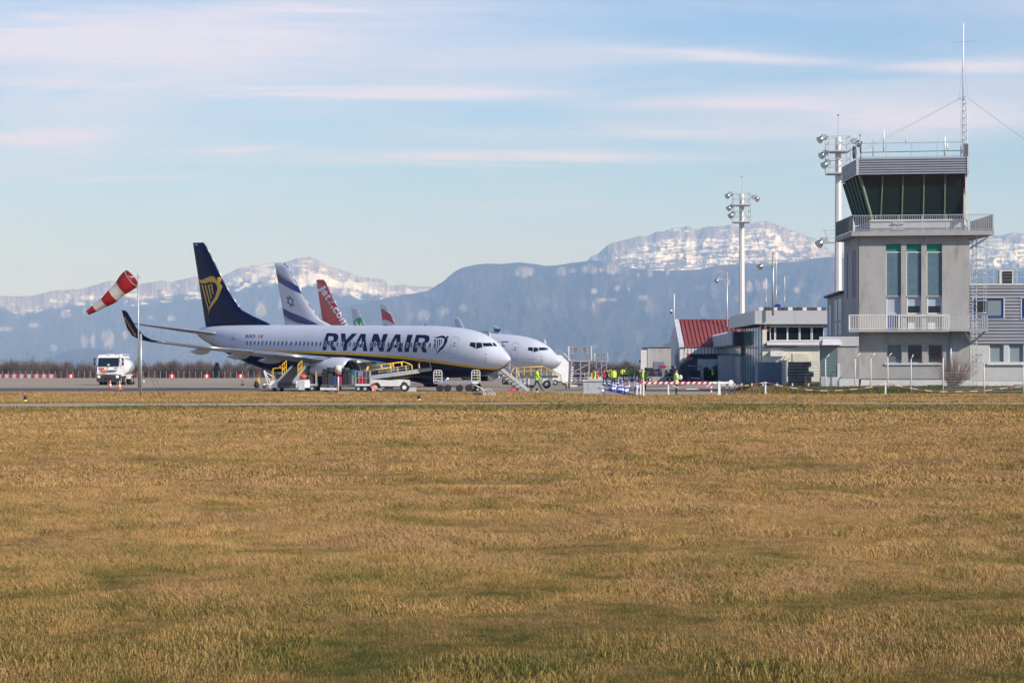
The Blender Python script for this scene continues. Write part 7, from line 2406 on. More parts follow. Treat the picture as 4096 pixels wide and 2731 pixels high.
MB().use(OFFW).path([(.28 * cos(a), -.05 + .02 * sin(3 * a), .24 + .24 * sin(a)) for a in np.linspace(0, 2 * pi, 15)], .02, 4).path([(.2 * cos(a) - .1, -.08, .2 + .18 * sin(a)) for a in np.linspace(0, 2 * pi, 13)], .02, 4).build('loop', t)
X, Y, Z = GA(2047, 1561.5)
t = thing('red_bag', 'limp bright red bag on the ground beside the airstair cone', 'bag', (X, Y, Z))
MB().use(RED).rings([[(.42 * r_ * cos(a), .2 * r_ * sin(a), z * (1 + .5 * cos(a + 1))) for a in np.linspace(0, 2 * pi, 13)[:-1]] for r_, z in ((1, 0), (.9, .06), (.5, .11), (.1, .13))], capb=True).build('body', t)

# equipment behind: loader for the second airliner
Y = 211.0; X = PX(2128, Y); Z = az(X, Y) + .012
b3 = thing('belt_loader', 'grey belt loader with yellow rails under the second airliner nose', 'belt loader', (X, Y, Z))
p = MB().use(GREY).slabxz([(-1.9, .85), (-1.75, .85), (-1.6, .3), (1.5, .3), (1.9, .5), (1.9, .75), (-1.2, .9)], -.7, .7); p.build('body', b3)
for x_, w_ in ((-.75, .5), (.9, .55)):
    MB().use(PLINTH).slabxz([(x_, .32), (x_ + w_, .32), (x_ + w_ + .05, .9), (x_ + .05, .9)], -.74, -.705).build('side_plate', b3)
for x_ in (-1.45, 1.3):
    for y_ in (-.65, .65):
        p = MB(); wheel(p, (x_, y_, .36), .36, .22); p.build('wheel', b3)
p = MB().use(DGREY); p.bar((-1.9, 0, .95), (2.3, 0, 1.05), 1.0, .22); p.build('boom', b3)
for y_ in (-.55, .55):
    p = MB().use(YEL); p.path([(-2.0, y_, 1.0), (-1.6, y_, 1.85), (1.0, y_, 1.95), (2.2, y_, 1.25)], .08, 6).bar((-1.3, y_, 1.5), (.9, y_, 1.6), .06, n=5)
    for x_ in (-1.2, -.7, -.1, .35, .8, 1.3):
        p.bar((x_, y_, 1.1), (x_, y_, 1.9 if x_ < 1 else 1.7), .07, n=5)
    p.build('guard_rail', b3)
MB().use(WHITE).bar((-1.35, -.72, .9), (-1.35, -.72, 1.85), .07).build('lamp_post', b3)
# white passenger steps beyond the second nose
X, Y, Z = GA(2262, 1541)
st3 = thing('passenger_steps', 'bulky white enclosed passenger steps behind the second airliner nose', 'steps', (X, Y, Z))
p = MB().use(WHITE); p.slabxz([(-2.3, 3.2), (-.5, 3.2), (.85, 1.9), (.75, .35), (-.4, .3), (-.5, 1.1), (-1.2, 1.5), (-2.3, 2.2)], -.9, .9); p.build('enclosure', st3)
p = MB().use(OFFW).box(-1.4, .2, -.85, -.1, .45, 1.3); p.build('engine_box', st3)
p = MB().use(GALV); p.path([(-1.6, -.85, 3.2), (-1.6, -.85, 3.55), (-.4, -.85, 3.6), (-.35, -.85, 3.2)], .06, 5).path([(-.3, -.85, 2.9), (-.2, -.85, 3.4), (.9, -.85, 2.2)], .06, 5); p.build('hand_rail', st3)
p = MB().use(DGREY).box(-1.3, .6, -.8, .8, .28, .45); p.build('chassis', st3)
for x_ in (-1.1, -.1):
    p = MB(); wheel(p, (x_, -.75, .3), .3, .22); wheel(p, (x_, .75, .3), .3, .22); p.build('wheel_pair', st3)
MB().use(YEL).box(-1.2, -1.0, -.9, -.86, .95, 1.35).build('caution_plate', st3)

# movable stairs seen from behind
def steps(X, Y, Z, lab, s_, big):
    t = thing('movable_stairs', lab, 'stairs', (X, Y, Z), 0, 'movable stairs seen from behind')
    zp = 2.45 if big else 2.9
    PK = mat('faded_pink_edge', (.52, .24, .21), .6)
    p = MB().use(PK).box(-1.0, 1.02, -1.0, .6, zp - .06, zp + .03); p.build('platform', t)
    for x_ in (-.72, .78):
        p = MB().use(GALV).bar((x_ - (.0 if x_ > 0 else .12), -.9, .25), (x_, -.9, zp - .06), .10); p.build('post', t)
        p = MB().use(mat('rail_white', (.62, .60, .58), .5)); xx = -.98 if x_ < 0 else .98
        p.bar((xx, -.95, zp), (xx * 1.0, -.95, zp + 1.25), .10).bar((xx, .5, zp), (xx, .5, zp + 1.25), .08).bar((xx, -.95, zp + 1.2), (xx, .5, zp + 1.2), .06); p.build('corner_post', t)
        MB().use(PK).box(xx - .05, xx + .05, -.97, .5, zp + .05, zp + .85).build('side_panel', t)
    for sg in (-1, 1):
        p = MB().use(GALV); a = .08 * sg
        p.path([(a, -.95, zp + 1.2), (.92 * sg, -.95, zp + 1.2), (.92 * sg, -.95, zp + .62), (.30 * sg, -.95, zp + .62), (a, -.95, zp + 1.1)], .05, 5).bar((.62 * sg, -.95, zp + .62), (.62 * sg, -.95, zp + 1.2), .04); q = p.build('gate', t)
        MB().use(mat('grey_mesh_sign', (.16, .17, .16), .7)).slabxz([(.18 * sg, zp + 1.12), (.58 * sg, zp + 1.12), (.58 * sg, zp + .66), (.36 * sg, zp + .66)], -.97, -.96).build('gate_panel', q)
        MB().use(mat('red_sign', (.45, .06, .03), .6)).slabxz([(.24 * sg, zp + 1.0), (.34 * sg, zp + 1.12), (.46 * sg, zp + 1.12), (.56 * sg, zp + 1.0)], -.985, -.975).build('warning_sign', q)
    p = MB().use(BLACK)
    n = 9
    for k in range(n):
        z = .35 + (zp - .4) * k / n; p = MB().use(ROOFD).box(-.66, .72, -.7 + .2 * k * .0, .8 - .1 * k * .0, z, z + .1); p.build('tread', t)
    p = MB().use(GALV)
    for a, b_ in (((-.72, .45), (.78, 1.2)), ((.78, .3), (-.72, 1.0)), ((-.72, 1.4), (.78, zp - .3))):
        p.bar((a[0], -.92, a[1]), (b_[0], -.92, b_[1]), .06)
    p.bar((-.72, -.92, 1.32), (.78, -.92, 1.32), .07).bar((.05, -.92, .3), (.05, -.92, zp), .07); p.build('scissor_brace', t)
    p = MB().use(PLINTH).box(-.9, .2, -.85, .9, .18, .34); p.build('base_frame', t)
    if big:
        p = MB().use(PLINTH); p.slabxz([(-1.0, .3), (-.78, .3), (-.70, zp - .05), (-.92, zp - .05)], -.8, .9); p.build('side_cover', t)
        MB().use(YEL).bar((-1.15, -1.0, .2), (-1.1, -1.0, .62), .14).build('jack', t); MB().use(YEL).bar((1.0, -1.0, .15), (1.0, -1.0, 1.4), .11).build('jack', t)
    for x_ in (-1.2, -.95) if big else (-.8, .8):
        p = MB(); wheel(p, (x_, -1.0, .2), .2, .10, 'x'); p.build('wheel', t)
    t.scale = (s_, s_, s_)


X, Y, Z = GA(2319, 1555); steps(X, Y, Z, 'nearer movable stairs with white gates and a dark stair well', 1.0, True)
X, Y, Z = GA(2406, 1528); Y = 330; steps(PX(2404, Y), Y, az(PX(2404, Y), Y), 'smaller farther movable stairs behind the group of workers', .93, False)
# long white cart with drawbar near the nearer stairs
X, Y, Z = GA(2352, 1552); t = thing('tow_tractor', 'small white tow tractor half hidden behind the metal cabinet', 'tractor', (X + .2, Y, Z))
MB().use(OFFW).slabxz([(-.7, .3), (.9, .3), (.95, .95), (.5, 1.05), (-.2, 1.0), (-.4, .8), (-.7, .75)], -.55, .55).build('body', t)
MB().use(WHITE).bar((-.55, -.5, .75), (-.5, -.5, 1.4), .06).build('lamp_post', t); MB().use(RED).cone((-.5, -.5, 1.4), (-.5, -.5, 1.6), .07, .05, 8).build('beacon', t)
for x_ in (-.4, .6):
    p = MB(); wheel(p, (x_, -.5, .25), .25, .16); wheel(p, (x_, .5, .25), .25, .16); p.build('wheel_pair', t)

# metal cabinet on legs
Yc = 147.5; xc = PX(2370, Yc)
t = thing('metal_cabinet', 'rust streaked pale metal cabinet on four legs with a low pitched roof', 'cabinet', (xc, Yc, 0))
CABM = mat('rusty_pale_metal', (.40, .42, .43), .6, .1, noise=.07, nscale=3, stain=((.28, .13, .06), 4.5, .60, .70))
w_ = .58; z0, z1 = PZ(1573, Yc), PZ(1525, Yc)
MB().use(CABM).box(-w_, w_, -.35, .35, z0, z1).build('body', t)
p = MB().use(CABM); p.rings([[(-w_ - .06, y, z1 + .003), (w_ + .06, y, z1 + .003), (w_ + .06, y, z1 + .05), (.25, y * .3, z1 + .17), (-.15, y * .3, z1 + .17), (-w_ - .06, y, z1 + .05)] for y in (-.42, .42)], capa=True, capb=True, smooth=False); p.build('roof', t)
for x_ in (-w_ + .03, w_ - .03):
    for y_ in (-.33, .33):
        MB().use(GALV).bar((x_, y_, -.05), (x_, y_, z0 + .3), .07).build('leg', t)
MB().use(RUST).box(.36, .5, -.37, -.352, z0 + .30, z0 + .36).build('latch', t)

# barrier
Yb = 151.0
t = thing('boom_barrier', 'long lowered barrier arm with red and white stripes and a round weight', 'barrier', (PX(2877, Yb), Yb, 0))
xb0 = PX(2877, Yb); z = PZ(1531, Yb)
RS = mat('barrier_red', (.55, .02, .02), .5)
n = 26; a0 = PX(2557, Yb) - xb0; a1 = PX(2844, Yb) - xb0
for k in range(n):
    s0 = a0 + (a1 - a0) * k / n; s1 = a0 + (a1 - a0) * (k + 1) / n
    p = MB().use(RS if k % 2 == 0 else WDECAL); o_ = .10
    p.slabxz([(s0, z - .075), (s1, z - .075), (s1 + o_, z + .075), (s0 + o_, z + .075)], -.03, .03); p.build('stripe', t)
MB().use(WHITE).box(a1 + .1, PX(2918, Yb) - xb0, -.03, .03, z - .06, z + .075).build('arm', t)
MB().use(WHITE).cone((PX(2924, Yb) - xb0, -.04, z + .03), (PX(2924, Yb) - xb0, .04, z + .03), .16, .16, 20).build('counterweight', t)
MB().use(WHITE).bar((0, 0, -.05), (0, 0, z + .1), .15).build('pivot_post', t)
for px, y_, lab in ((2549, 0, 'white post at the left tip of the barrier arm'), (2563, 1.2, 'white post just behind the left tip of the barrier arm'), (2575, -3.0, 'white post standing nearest the camera by the barrier tip'), (2674, -1.0, 'white post under the middle of the barrier arm'), (2846, -.3, 'red and white post under the right end of the barrier stripes')):
    Y_ = Yb + y_; x = PX(px, Y_); h = z - .08 if y_ < 1 else z + .05
    q = thing('barrier_post', lab, 'post', (x, Y_, -.02), 0, 'posts along the barrier')
    MB().use(WHITE).bar((0, .08, 0), (0, .08, h), .085).build('post_tube', q)
    MB().use(DGREY).box(-.09, .09, -.01, .17, 0, .05).build('foot', q)
    if px == 2846:
        for k in range(3):
            MB().use(RED).box(-.047, .047, .03, .036, .1 + k * .28, .24 + k * .28).build('red_band', q)

# bollards
bp = [2890, 2898, 2917, 2938, 2967, 3008, 3052, 3108.5, 3170, 3234, 3304, 3376, 3445, 3517, 3592, 3663.5]
bm_ = MB().use(mat('dark_timber', (.075, .07, .065), .85, noise=.2, nscale=8)); bm_.bar((0, 0, -.1), (0, 0, .60), .10); m1 = bm_.mesh('bollard_post')
bm_ = MB().use(mat('weathered_white', (.50, .50, .49), .8, noise=.15, nscale=10)); bm_.bar((0, 0, .602), (0, 0, .78), .102); m2 = bm_.mesh('white_cap')
bORD = ['first', 'second', 'third', 'fourth', 'fifth', 'sixth', 'seventh', 'eighth', 'ninth', 'tenth', 'eleventh', 'twelfth', 'thirteenth', 'fourteenth', 'fifteenth', 'sixteenth']
for k, px in enumerate(bp):
    Y_ = 158.5 - max(0, (2930 - px)) * .06; x = PX(px, Y_)
    wh = 'closest to the barrier pivot' if k == 0 else ('behind the barrier weight' if k < 4 else ('in front of the blue grey container' if px < 3130 else ('in front of the stacked bags' if px < 3260 else ('in front of the entrance booth' if px < 3440 else 'in front of the tower'))))
    q = thing('bollard', 'dark white topped bollard, %s from the barrier' % bORD[k], 'bollard', (x, Y_, float(gz(x, Y_))), 0, 'timber bollards along the turf edge')
    link('bollard_post', m1, q); link('white_cap', m2, q)
for px, top, lab in ((3062, 1527, 'taller white post holding the tape in front of the container'), (3542, 1532, 'taller white post holding the tape in front of the tower windows')):
    Y_ = 158; x = PX(px, Y_); q = thing('marker_post', lab, 'post', (x, Y_, 0), 0, 'white posts holding the tape')
    MB().use(WHITE).bar((0, 0, -.1), (0, 0, PZ(top, Y_)), .09).build('post_tube', q); MB().use(SLABM).box(-.06, .06, -.06, .06, -.05, .02).build('foot', q)
# tape
tp = [(2890, 1538), (2950, 1545), (3000, 1540), (3062, 1528), (3100, 1538), (3170, 1551), (3234, 1559), (3304, 1562), (3376, 1560), (3445, 1553), (3500, 1545), (3542, 1533), (3600, 1544), (3665, 1556), (3720, 1563), (3772, 1566), (3860, 1565), (3940, 1561), (4010, 1553), (4110, 1541), (4180, 1530)]
t = thing('barrier_tape', 'sagging red and white tape strung along the bollards', 'tape', (PX(3400, 158), 158, 0))
xs_ = np.arange(2890, 4180, 15.0); y0 = 157.85
for k in range(len(xs_) - 1):
    if k % 4 == 3 and k < 8:
        continue
    a = (PX(xs_[k], y0), np.interp(xs_[k], [q[0] for q in tp], [q[1] for q in tp])); b_ = (PX(xs_[k + 1], y0), np.interp(xs_[k + 1], [q[0] for q in tp], [q[1] for q in tp]))
    za, zb2 = PZ(a[1], y0), PZ(b_[1], y0); xo = PX(3400, 158)
    p = MB().use(mat('tape_red', (.42, .05, .04), .6) if (k // 2) % 2 == 0 else OFFW); p.slabxz([(a[0] - xo, za - .022), (b_[0] - xo, zb2 - .022), (b_[0] - xo, zb2 + .022), (a[0] - xo, za + .022)], -.155, -.15); p.build('tape_stripe', t)
t = thing('barrier_tape', 'short red and white tape sagging under the barrier arm', 'tape', (PX(2760, 150.8), 150.8, 0))
tq = [(2690, 1540), (2715, 1551), (2745, 1556), (2790, 1555), (2825, 1545), (2845, 1535)]
for k in range(len(tq) - 1):
    (a, b_), (c, d_) = tq[k], tq[k + 1]; xo = PX(2760, 150.8)
    p = MB().use(RED if k % 2 else WDECAL); p.slabxz([(PX(a, 150.8) - xo, PZ(b_, 150.8) - .025), (PX(c, 150.8) - xo, PZ(d_, 150.8) - .025), (PX(c, 150.8) - xo, PZ(d_, 150.8) + .02), (PX(a, 150.8) - xo, PZ(b_, 150.8) + .02)], -.004, .0); p.build('tape_stripe', t)

# ---- security fence with cranked posts
t = thing('mesh_fence', 'white welded mesh fence with cranked posts in front of the buildings', 'fence', (PX(3500, 165), 165, .2))
fp = [(3144, 1443, 1552, 171.5, 16, 12), (3302, 1436, 1546, 169.0, 16, 22), (3420, 1433, 1545, 168.0, 19, 22), (3483, 1430, 1545, 167.5, 18, 20), (3551, 1429, 1556, 166.0, 16, 19), (3644, 1436, 1568, 163.0, 9, 20), (3772, 1431, 1577, 160.5, 0, 0), (3936, 1460, 1577, 160.0, -6, 22), (4094, 1467, 1577, 160.0, -8, 20), (4260, 1467, 1577, 160.0, -8, 20)]
xo, yo, zo = PX(3500, 165), 165, .2
tops = []
for (px, top, base_, Y_, dx_, dz_) in fp:
    x = PX(px, Y_); zt_ = PZ(top, Y_); p = MB().use(mat('fence_cream', (.62, .58, .52), .6)); p.bar((x - xo, Y_ - yo, -.3), (x - xo, Y_ - yo, zt_ - zo), .085, n=6)
    if dx_:
        p.bar((x - xo, Y_ - yo, zt_ - zo), (x - xo + dx_ / F * Y_ , Y_ - yo, zt_ - zo + dz_ / F * Y_ * .9), .07, n=6)
    p.build('fence_post', t); tops.append((x - xo, Y_ - yo, zt_ - zo))
for k in range(len(tops) - 1):
    a, b_ = Vector(tops[k]), Vector(tops[k + 1]); A0 = Vector((a.x, a.y, 0)); B0 = Vector((b_.x, b_.y, 0)); h = min(a.z, b_.z) - (.02 if k != 6 else .5)
    L = (B0 - A0).length; n = int(L / (.10 if k in (0, 6, 7, 8) else .14)); p = MB().use(WIRE); lo = -.25 if k > 4 else .2
    for j in range(1, n):
        q = A0.lerp(B0, j / n); p.bar(q + Vector((0, 0, lo)), q + Vector((0, 0, h)), .010 if k in (0, 6, 7, 8) else .006, n=3)
    m = 9
    for j in range(m):
        z = lo + .05 + (h - lo - .08) * j / (m - 1); p.bar(A0 + Vector((0, 0, z)), B0 + Vector((0, 0, z)), .020 if k in (0, 6, 7, 8) else .008, n=3)
    p.build('mesh_panel', t, fix=False, kind='stuff')

# stacked bags behind the mesh
G2 = 'black bags stacked behind the mesh fence'
rb = random.Random(44)
x0, x1 = PX(3150, 173.5), PX(3250, 173.5)
t0 = .44
for r_ in range(5):
    x = x0 + rb.uniform(0, .1); z = t0 + r_ * .36
    k = 0
    while x < x1 - .3:
        w_ = rb.uniform(.42, .62); m_ = rb.choice([BL, CH, BL, CH, NV]); col = {BL: 'black', CH: 'charcoal', NV: 'navy'}[m_]
        pos = ('bottom', 'second', 'third', 'fourth', 'top')[r_]
        if r_ == 4 and k == 1:
            m_, col = mat('case_maroon', (.12, .035, .03), .7), 'maroon'
        suitcase(x + w_ / 2, 173.5 + rb.uniform(-.08, .08), z, w_ - .01, .5, .36, m_, '%s bag in the %s row of the stack behind the mesh, %s' % (col, pos, 'at its left end' if k == 0 else ('at its right end' if x + w_ >= x1 - .3 else 'in the middle')), G2)
        x += w_; k += 1
for (px, py) in ((3155, 1456), (3197, 1454), (3191, 1478), (3214, 1495), (3155, 1500)):
    pass

# ---- beyond: bag cart, buggy, dark container
X, Y, Z = GA(2640, 1519)
Y = 283; X = PX(2640, Y); Z = az(X, Y) + .012
t = thing('luggage_trolley', 'long trolley heaped with black bags in front of the low block', 'trolley', (X, Y, Z))
MB().use(GREY).box(-1.75, 1.75, -.7, .7, .50, .62).build('deck', t)
for x_ in (-1.2, 1.1):
    for y_ in (-.6, .6):
        p = MB(); wheel(p, (x_, y_, .27), .27, .16, rim=OFFW); p.build('wheel', t)
MB().use(GALV).bar((1.75, -.7, .62), (1.75, -.7, 1.9), .06).bar((1.75, .7, .62), (1.75, .7, 1.9), .06).bar((1.75, -.7, 1.9), (1.75, .7, 1.9), .06).build('end_rack', t)
G3 = 'bags on the trolley by the low block'
bagrow(t, X - 1.7, Y - .3, Z + .62, [(.5, .5, 1), (.45, .55, 0), (.5, .45, 8), (.4, .5, 0), (.38, .95, 7), (.42, .8, 1), (.45, .5, 0)], G3, 'low on the far trolley')
bagrow(t, X - 1.65, Y - .25, Z + 1.16, [(.75, .5, 0), (.55, .36, 1), (.4, .4, 0)], G3, 'high on the far trolley')
for dx_, dz_, w_, m_, lab in ((.05, 1.62, .4, RD, 'red bag on top of the far trolley, left of two'), (.42, 1.62, .5, RD, 'larger red bag on top of the far trolley, right of two'), (.85, 1.5, .48, MI, 'pale mint suitcase tilted on top of the far trolley'), (1.35, 1.18, .55, BL, 'round black bag high at the right end of the far trolley')):
    q = suitcase(X + dx_, Y - .1, Z + dz_, w_, .45, .33, m_, lab, G3)
    if m_ is MI:
        q.rotation_euler = (0, .25, 0)
t = suitcase(X + 1.5, Y - .4, Z + .62, .3, .4, .3, RD, 'small red bag at the right end of the far trolley deck', G3)
X = PX(2781, 268); Y = 268; Z = az(X, Y) + .012
t = thing('buggy', 'dark electric buggy with a pale roof parked before the hedge', 'buggy', (X, Y, Z))
p = MB().use(CONTB); p.rings([[(-.72, y, 1.86 if abs(y - .3) < .7 else 1.8), (.72, y, 1.86), (.66, y, 1.95), (-.66, y, 1.95)] for y in (-.6, .2, 1.3)], capa=True, capb=True, smooth=False); p.build('roof', t)
for x_ in (-.66, .66):
    for y_ in (-.5, 1.2):
        MB().use(BLACK).bar((x_, y_, .8), (x_ * .95, y_, 1.86), .05).build('roof_post', t)
MB().use(BLACK).box(-.68, .68, -.75, 1.4, .28, .72).box(-.6, .6, .5, .7, .72, 1.35).box(-.6, .6, -.1, .5, .72, .9).build('body', t)
MB().use(RENDER_L).box(-.55, .55, -.80, -.755, .42, .56).build('bumper', t)
for x_ in (-.6, .6):
    MB().use(RED).box(x_ - .06, x_ + .06, -.79, -.755, .58, .66).build('rear_lamp', t)
    for y_ in (-.4, 1.0):
        p = MB(); wheel(p, (x_, y_, .22), .22, .16, 'x'); p.build('wheel', t)
X = PX(2756, 276); t = thing('dark_container', 'dark navy container beside the hangar opening', 'container', (X, 276, az(X, 276)))
for k in range(3):
    MB().use(mat('dark_navy_steel', (.02, .03, .05), .6)).box(-.55 + k * .37, -.55 + k * .37 + .36, 0, 2, 0, PZ(1438, 276) - .2).build('side_panel', t)
MB().use(mat('dark_navy_steel', (.02, .03, .05), .6)).box(-1.2, -.57, .1, 2, 0, PZ(1450, 276) - .2).build('end_panel', t)
MB().use(ORG).cone((.35, .2, PZ(1438, 276) - .2), (.35, .2, PZ(1431, 276) - .2), .12, .1, 8).build('beacon', t)
X = PX(2688, 298); t = thing('grey_locker', 'tall grey metal locker at the right end of the far trolley', 'locker', (X - .1, 296, az(X, 296)))
MB().use(CONTB).box(-.3, .3, -.3, .3, 0, 1.9).build('body', t); MB().use(DGREY).box(.2, .24, -.33, -.3, .8, 1.1).build('handle', t)
X = PX(2972, 266); t = thing('belt_conveyor', 'small yellow machine with a tilted red arm against the hoarding', 'machine', (X, 266, az(X, 266)))
MB().use(mat('ochre', (.35, .20, .03), .7)).box(-.5, .1, -.3, .3, .05, 1.1).build('body', t); MB().use(REDP).bar((-.3, -.2, 1.2), (.75, -.2, .2), .14).build('arm', t); MB().use(GREY).bar((-.45, 0, 1.1), (-.55, 0, 2.2), .04).build('lever', t)
p = MB(); wheel(p, (-.4, -.3, .15), .15, .1); wheel(p, (.6, -.3, .15), .15, .1); p.build('wheel_pair', t)
# communications mast on the far left
X = PX(100, 900); t = thing('water_tower', 'faint red and white checked tower beyond the bare trees', 'tower', (X, 900, -10))
for k in range(4):
    MB().use(STR if k % 2 else STW).cone((0, 0, 12.2 + k * .55), (0, 0, 12.75 + k * .55), 1.1 - (.25 if k in (0, 3) else 0), 1.1 - (.25 if k in (3,) else 0), 12).build('band', t)
MB().use(STW).cone((0, 0, 0), (0, 0, 12.2), .5, .4, 10).build('shaft', t)
# ================================================================== people
def limbmesh(mb, pts, radii, n=8, cap=True):
    """smooth tapering tube through joints"""
    rg = []
    P = [Vector(p) for p in pts]
    for i, p in enumerate(P):
        d = (P[min(i + 1, len(P) - 1)] - P[max(i - 1, 0)]).normalized()
        up = Vector((0, 1, 0)) if abs(d.y) < .9 else Vector((1, 0, 0))
        a = d.cross(up).normalized(); c = d.cross(a).normalized()
        r = radii[i]; r = r if isinstance(r, tuple) else (r, r)
        rg.append([p + a * cos(2 * pi * k / n) * r[0] + c * sin(2 * pi * k / n) * r[1] for k in range(n)])
    mb.rings(rg, capa=cap, capb=cap)


def person(px, py, h, label, vest=HIVIS, jacket=NAVY, legs=NAVY, hair=HAIR, face=1, stride=0.0, Y=None, sit=False, group='workers in high visibility clothing', arms='down', vis=True, z=None):
    if Y is None:
        X, Y, Z = GA(px, py)
    else:
        X = PX(px, Y); Z = az(X, Y) + .012
    if z is not None:
        Z = z
    t = thing('person', label, 'person', (X, Y, Z), 0, group)
    f = face                                  # +1 faces right, -1 faces left, 0 towards the camera, 2 away
    ang = {1: 0, -1: pi, 0: -pi / 2, 2: pi / 2}[f]
    # body is one skin grown on a skeleton facing +x
    vs, es, rs, mt = [], [], [], []

    def v(p, r, m):
        vs.append(Vector(p)); rs.append(r if isinstance(r, tuple) else (r, r)); mt.append(m); return len(vs) - 1

    def e(a, b_):
        es.append((a, b_))
    s_ = stride
    pel = v((0, 0, .93), (.15, .12), 1); sp = v((.0, 0, 1.12), (.145, .115), 0); ch = v((.0, 0, 1.32), (.17, .125), 0); nk = v((.0, 0, 1.47), (.06, .06), 2); hd = v((.02, 0, 1.60), (.085, .09), 2); tp = v((.02, 0, 1.68), (.075, .075), 2)
    e(pel, sp); e(sp, ch); e(ch, nk); e(nk, hd); e(hd, tp)
    for sg, st in ((1, s_), (-1, -s_)):
        hp = v((0, sg * .09, .88), .095, 1); kn = v((st * .22 + .03, sg * .10, .50), .065, 1); ak = v((st * .55 - (.06 if st < 0 else 0), sg * .10, .09 + (.03 if st < 0 else 0)), .045, 3); to = v((st * .55 + .16 - (.06 if st < 0 else 0), sg * .11, .04), .04, 3)
        e(pel, hp); e(hp, kn); e(kn, ak); e(ak, to)
        sh = v((0, sg * .19, 1.40), .065, 0)
        if arms == 'fold':
            el = v((.03, sg * .24, 1.12), .05, 0); ha = v((.26, sg * .10, 1.10), .038, 0); fi = v((.30, sg * .04, 1.14), .03, 2)
        elif arms == 'swing':
            el = v((-st * .16, sg * .25, 1.14), .05, 0); ha = v((-st * .28 + .12, sg * .24, .92), .036, 0); fi = v((-st * .30 + .16, sg * .23, .84), .03, 2)
        else:
            el = v((-.02, sg * .25, 1.13), .05, 0); ha = v((.05, sg * .25, .90), .036, 0); fi = v((.07, sg * .24, .80), .03, 2)
        e(ch, sh); e(sh, el); e(el, ha); e(ha, fi)
    me = bpy.data.meshes.new('body_skeleton'); me.from_pydata(vs, es, [])
    ob = bpy.data.objects.new('body_skeleton', me); COL.objects.link(ob)
    sk = ob.modifiers.new('s', 'SKIN'); sk.use_smooth_shade = True
    for i, r in enumerate(rs):
        me.skin_vertices[0].data[i].radius = r
        me.skin_vertices[0].data[i].use_root = (i == 0)
    ob.modifiers.new('u', 'SUBSURF').levels = 1
    dg = bpy.context.evaluated_depsgraph_get()
    bm_ = bpy.data.meshes.new_from_object(ob.evaluated_get(dg)); bpy.data.objects.remove(ob); bpy.data.meshes.remove(me)
    bm_.name = 'body'
    for m in (jacket, legs, SKIN, BLACK):
        bm_.materials.append(m)
    co = np.array([q.center[:] for q in bm_.polygons]); V = np.array([tuple(q) for q in vs])
    seg = [(V[a], V[b_], mt[b_]) for a, b_ in es]
    D = np.stack([np.linalg.norm(co - (a + (b_ - a) * np.clip(((co - a) @ (b_ - a)) / max(1e-6, (b_ - a) @ (b_ - a)), 0, 1)[:, None]), axis=1) for a, b_, _ in seg], 1)
    idx = np.array([m for _, _, m in seg])[D.argmin(1)]
    idx[(co[:, 2] > .86) & (co[:, 2] < 1.46) & (idx == 1)] = 0
    bm_.polygons.foreach_set('material_index', idx.astype(np.int32)); bm_.polygons.foreach_set('use_smooth', np.ones(len(idx), bool))
    k = h / 1.75
    link('body', bm_, t)
    if vis:
        p = MB().use(vest); p.rings([[(rx * cos(a), ry * sin(a), zz) for a in np.linspace(0, 2 * pi, 13)[:-1]] for rx, ry, zz in ((.150, .205, .86), (.145, .20, 1.0), (.150, .205, 1.2), (.150, .215, 1.36), (.10, .16, 1.45))]); p.build('vest', t, fix=False)
        p = MB().use(mat('reflective_tape', (.62, .64, .62), .4)); p.rings([[(rx * cos(a), ry * sin(a), zz) for a in np.linspace(0, 2 * pi, 13)[:-1]] for rx, ry, zz in ((.155, .211, 1.02), (.155, .211, 1.07))]); p.build('reflective_band', t, fix=False)
    p = MB().use(hair); p.rings([[(.005 + rx * cos(a), rx * sin(a) * .95, zz) for a in np.linspace(0, 2 * pi, 11)[:-1]] for rx, zz in ((.095, 1.60), (.102, 1.67), (.085, 1.735), (.03, 1.765))], capb=True); hq = p.build('hair', t, fix=False)
    hq.location.x = -.018
    p = MB().use(SKIN).bar((.095, 0, 1.60), (.125, 0, 1.585), .025); p.build('nose', t)
    t.rotation_euler = (0, 0, ang); t.scale = (k, k, k)
    return t


def z5(x, y):
    return 2300 + x / 3.92, 1380 + y / 3.92


GREENJ = mat('green_hivis', (.10, .55, .08), .7); REDJ = mat('red_jacket', (.75, .05, .04), .7); JEANS = mat('dark_jeans', (.02, .035, .09), .8); BROWNT = mat('brown_trousers', (.05, .035, .03), .8)
BLOND = mat('fair_hair', (.25, .15, .07), .7); WHITEC = mat('pale_cloth', (.55, .50, .50), .8); PURP = mat('purple_coat', (.08, .05, .14), .8)
person(2147, 1566, 1.80, 'worker in a yellow jacket and black trousers striding right past the airstair', jacket=HIVIS, legs=BLACK, stride=.75, arms='swing', face=1, group='workers on the apron')
person(*z5(300, 545), 1.78, 'worker in a yellow vest with dark sleeves behind the metal cabinet', Y=205, face=-1)
person(*z5(345, 545), 1.72, 'worker in a red jacket just behind the yellow vest near the cabinet', vis=False, jacket=REDJ, Y=207, face=1)
person(*z5(463, 600), 1.66, 'person with fair hair in a bright red jacket among the cones', vis=False, jacket=REDJ, hair=BLOND, Y=262, face=0)
person(*z5(505, 622), 1.70, 'worker in dark clothes between the red jacket and yellow jackets', Y=250, face=0, vis=False, jacket=NAVY)
person(*z5(560, 600), 1.85, 'tall worker in a yellow jacket turned left at the cone lane', Y=232, face=-1)
person(*z5(606, 598), 1.78, 'worker seen from behind in a bright yellow jacket at the cone lane', jacket=HIVIS, Y=228, face=2)
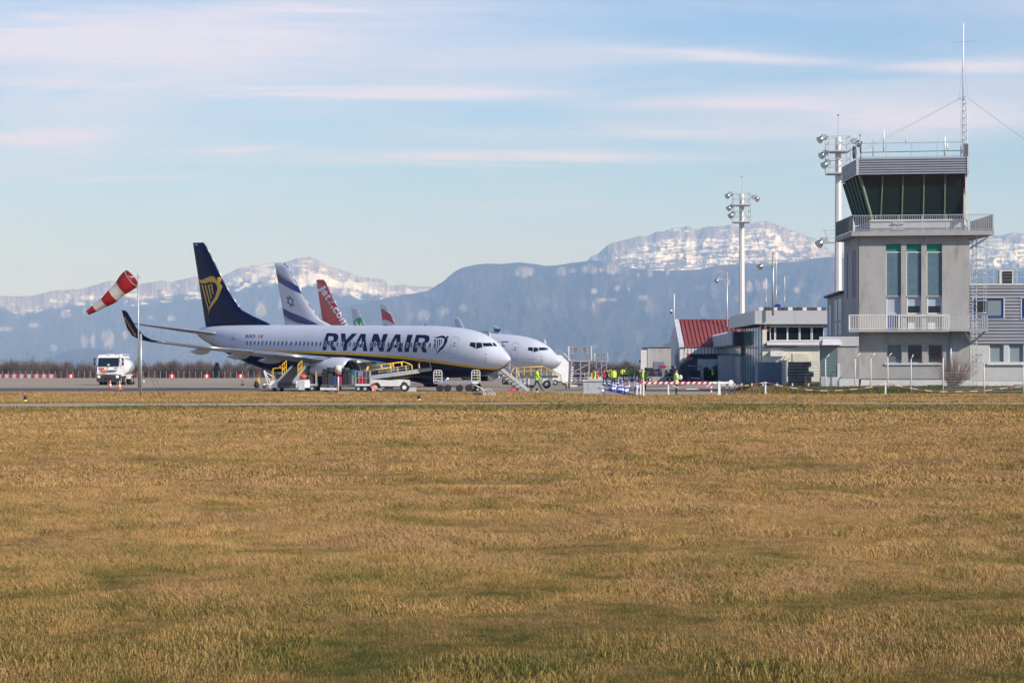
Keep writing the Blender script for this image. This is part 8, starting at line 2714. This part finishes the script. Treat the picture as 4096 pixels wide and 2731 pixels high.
person(*z5(664, 540), 1.70, 'slim worker in a yellow vest right of the cone lane group', Y=300, face=-1)
person(*z5(768, 520), 1.72, 'worker in a yellow jacket bending left, left of a far pair', jacket=HIVIS, Y=320, face=-1)
person(*z5(803, 520), 1.74, 'fair haired worker in a yellow vest, right of a far pair', hair=BLOND, Y=318, face=-1)
person(*z5(895, 548), 1.86, 'worker seen from behind in a green jacket and blue trousers', vis=False, jacket=GREENJ, legs=JEANS, Y=300, face=2)
person(*z5(950, 545), 1.30, 'child in a purple coat next to the green jacket', vis=False, jacket=PURP, legs=JEANS, Y=300, face=-1, group='passengers')
person(*z5(1012, 640), 1.68, 'dark haired person in black with a yellow vest open at the front', jacket=BLACK, Y=238, face=0, vis=False)
person(*z5(1050, 640), 1.60, 'worker in a yellow vest half hidden behind the person in black', Y=243, face=1)
person(*z5(1107, 697), 1.80, 'worker in a yellow vest over dark sleeves behind the barrier tip', face=-1, Y=186)
person(*z5(1585, 795), 1.74, 'bearded worker in a yellow vest holding pale papers behind the barrier', face=1, arms='fold', jacket=WHITEC, legs=BROWNT)
person(*z5(2165, 560), 1.72, 'guard in a yellow vest standing against the dark hedge', Y=268, face=1)
person(*z5(535, 590), 1.72, 'worker in a yellow vest and dark hood behind the tall worker', Y=258, face=0)
person(*z5(640, 560), 1.76, 'worker in a yellow jacket walking right behind the cone lane', jacket=HIVIS, Y=292, face=1, stride=.4)
person(*z5(742, 522), 1.70, 'worker in a yellow jacket left of the bending worker, farthest away', jacket=HIVIS, Y=335, face=2)
person(*z5(830, 530), 1.75, 'worker in a yellow vest just left of the green jacket', Y=312, face=1)
x, Y_, Z_ = GA(*z5(1600, 795))
t = thing('papers', 'crumpled white papers held by the bearded worker', 'papers', (x + .22, Y_, Z_ + 1.05)); MB().use(WHITEC).ball((0, 0, .12), .14, 8, (1, .9, 1.3)).build('sheet', t)
# driver behind the windscreen of the truck, seen as an orange jacket
t = person(458, 1540, 1.75, 'driver in an orange jacket seated in the fuel truck cab', vis=False, jacket=ORG, Y=257.2, face=0, z=.95, group='truck driver')
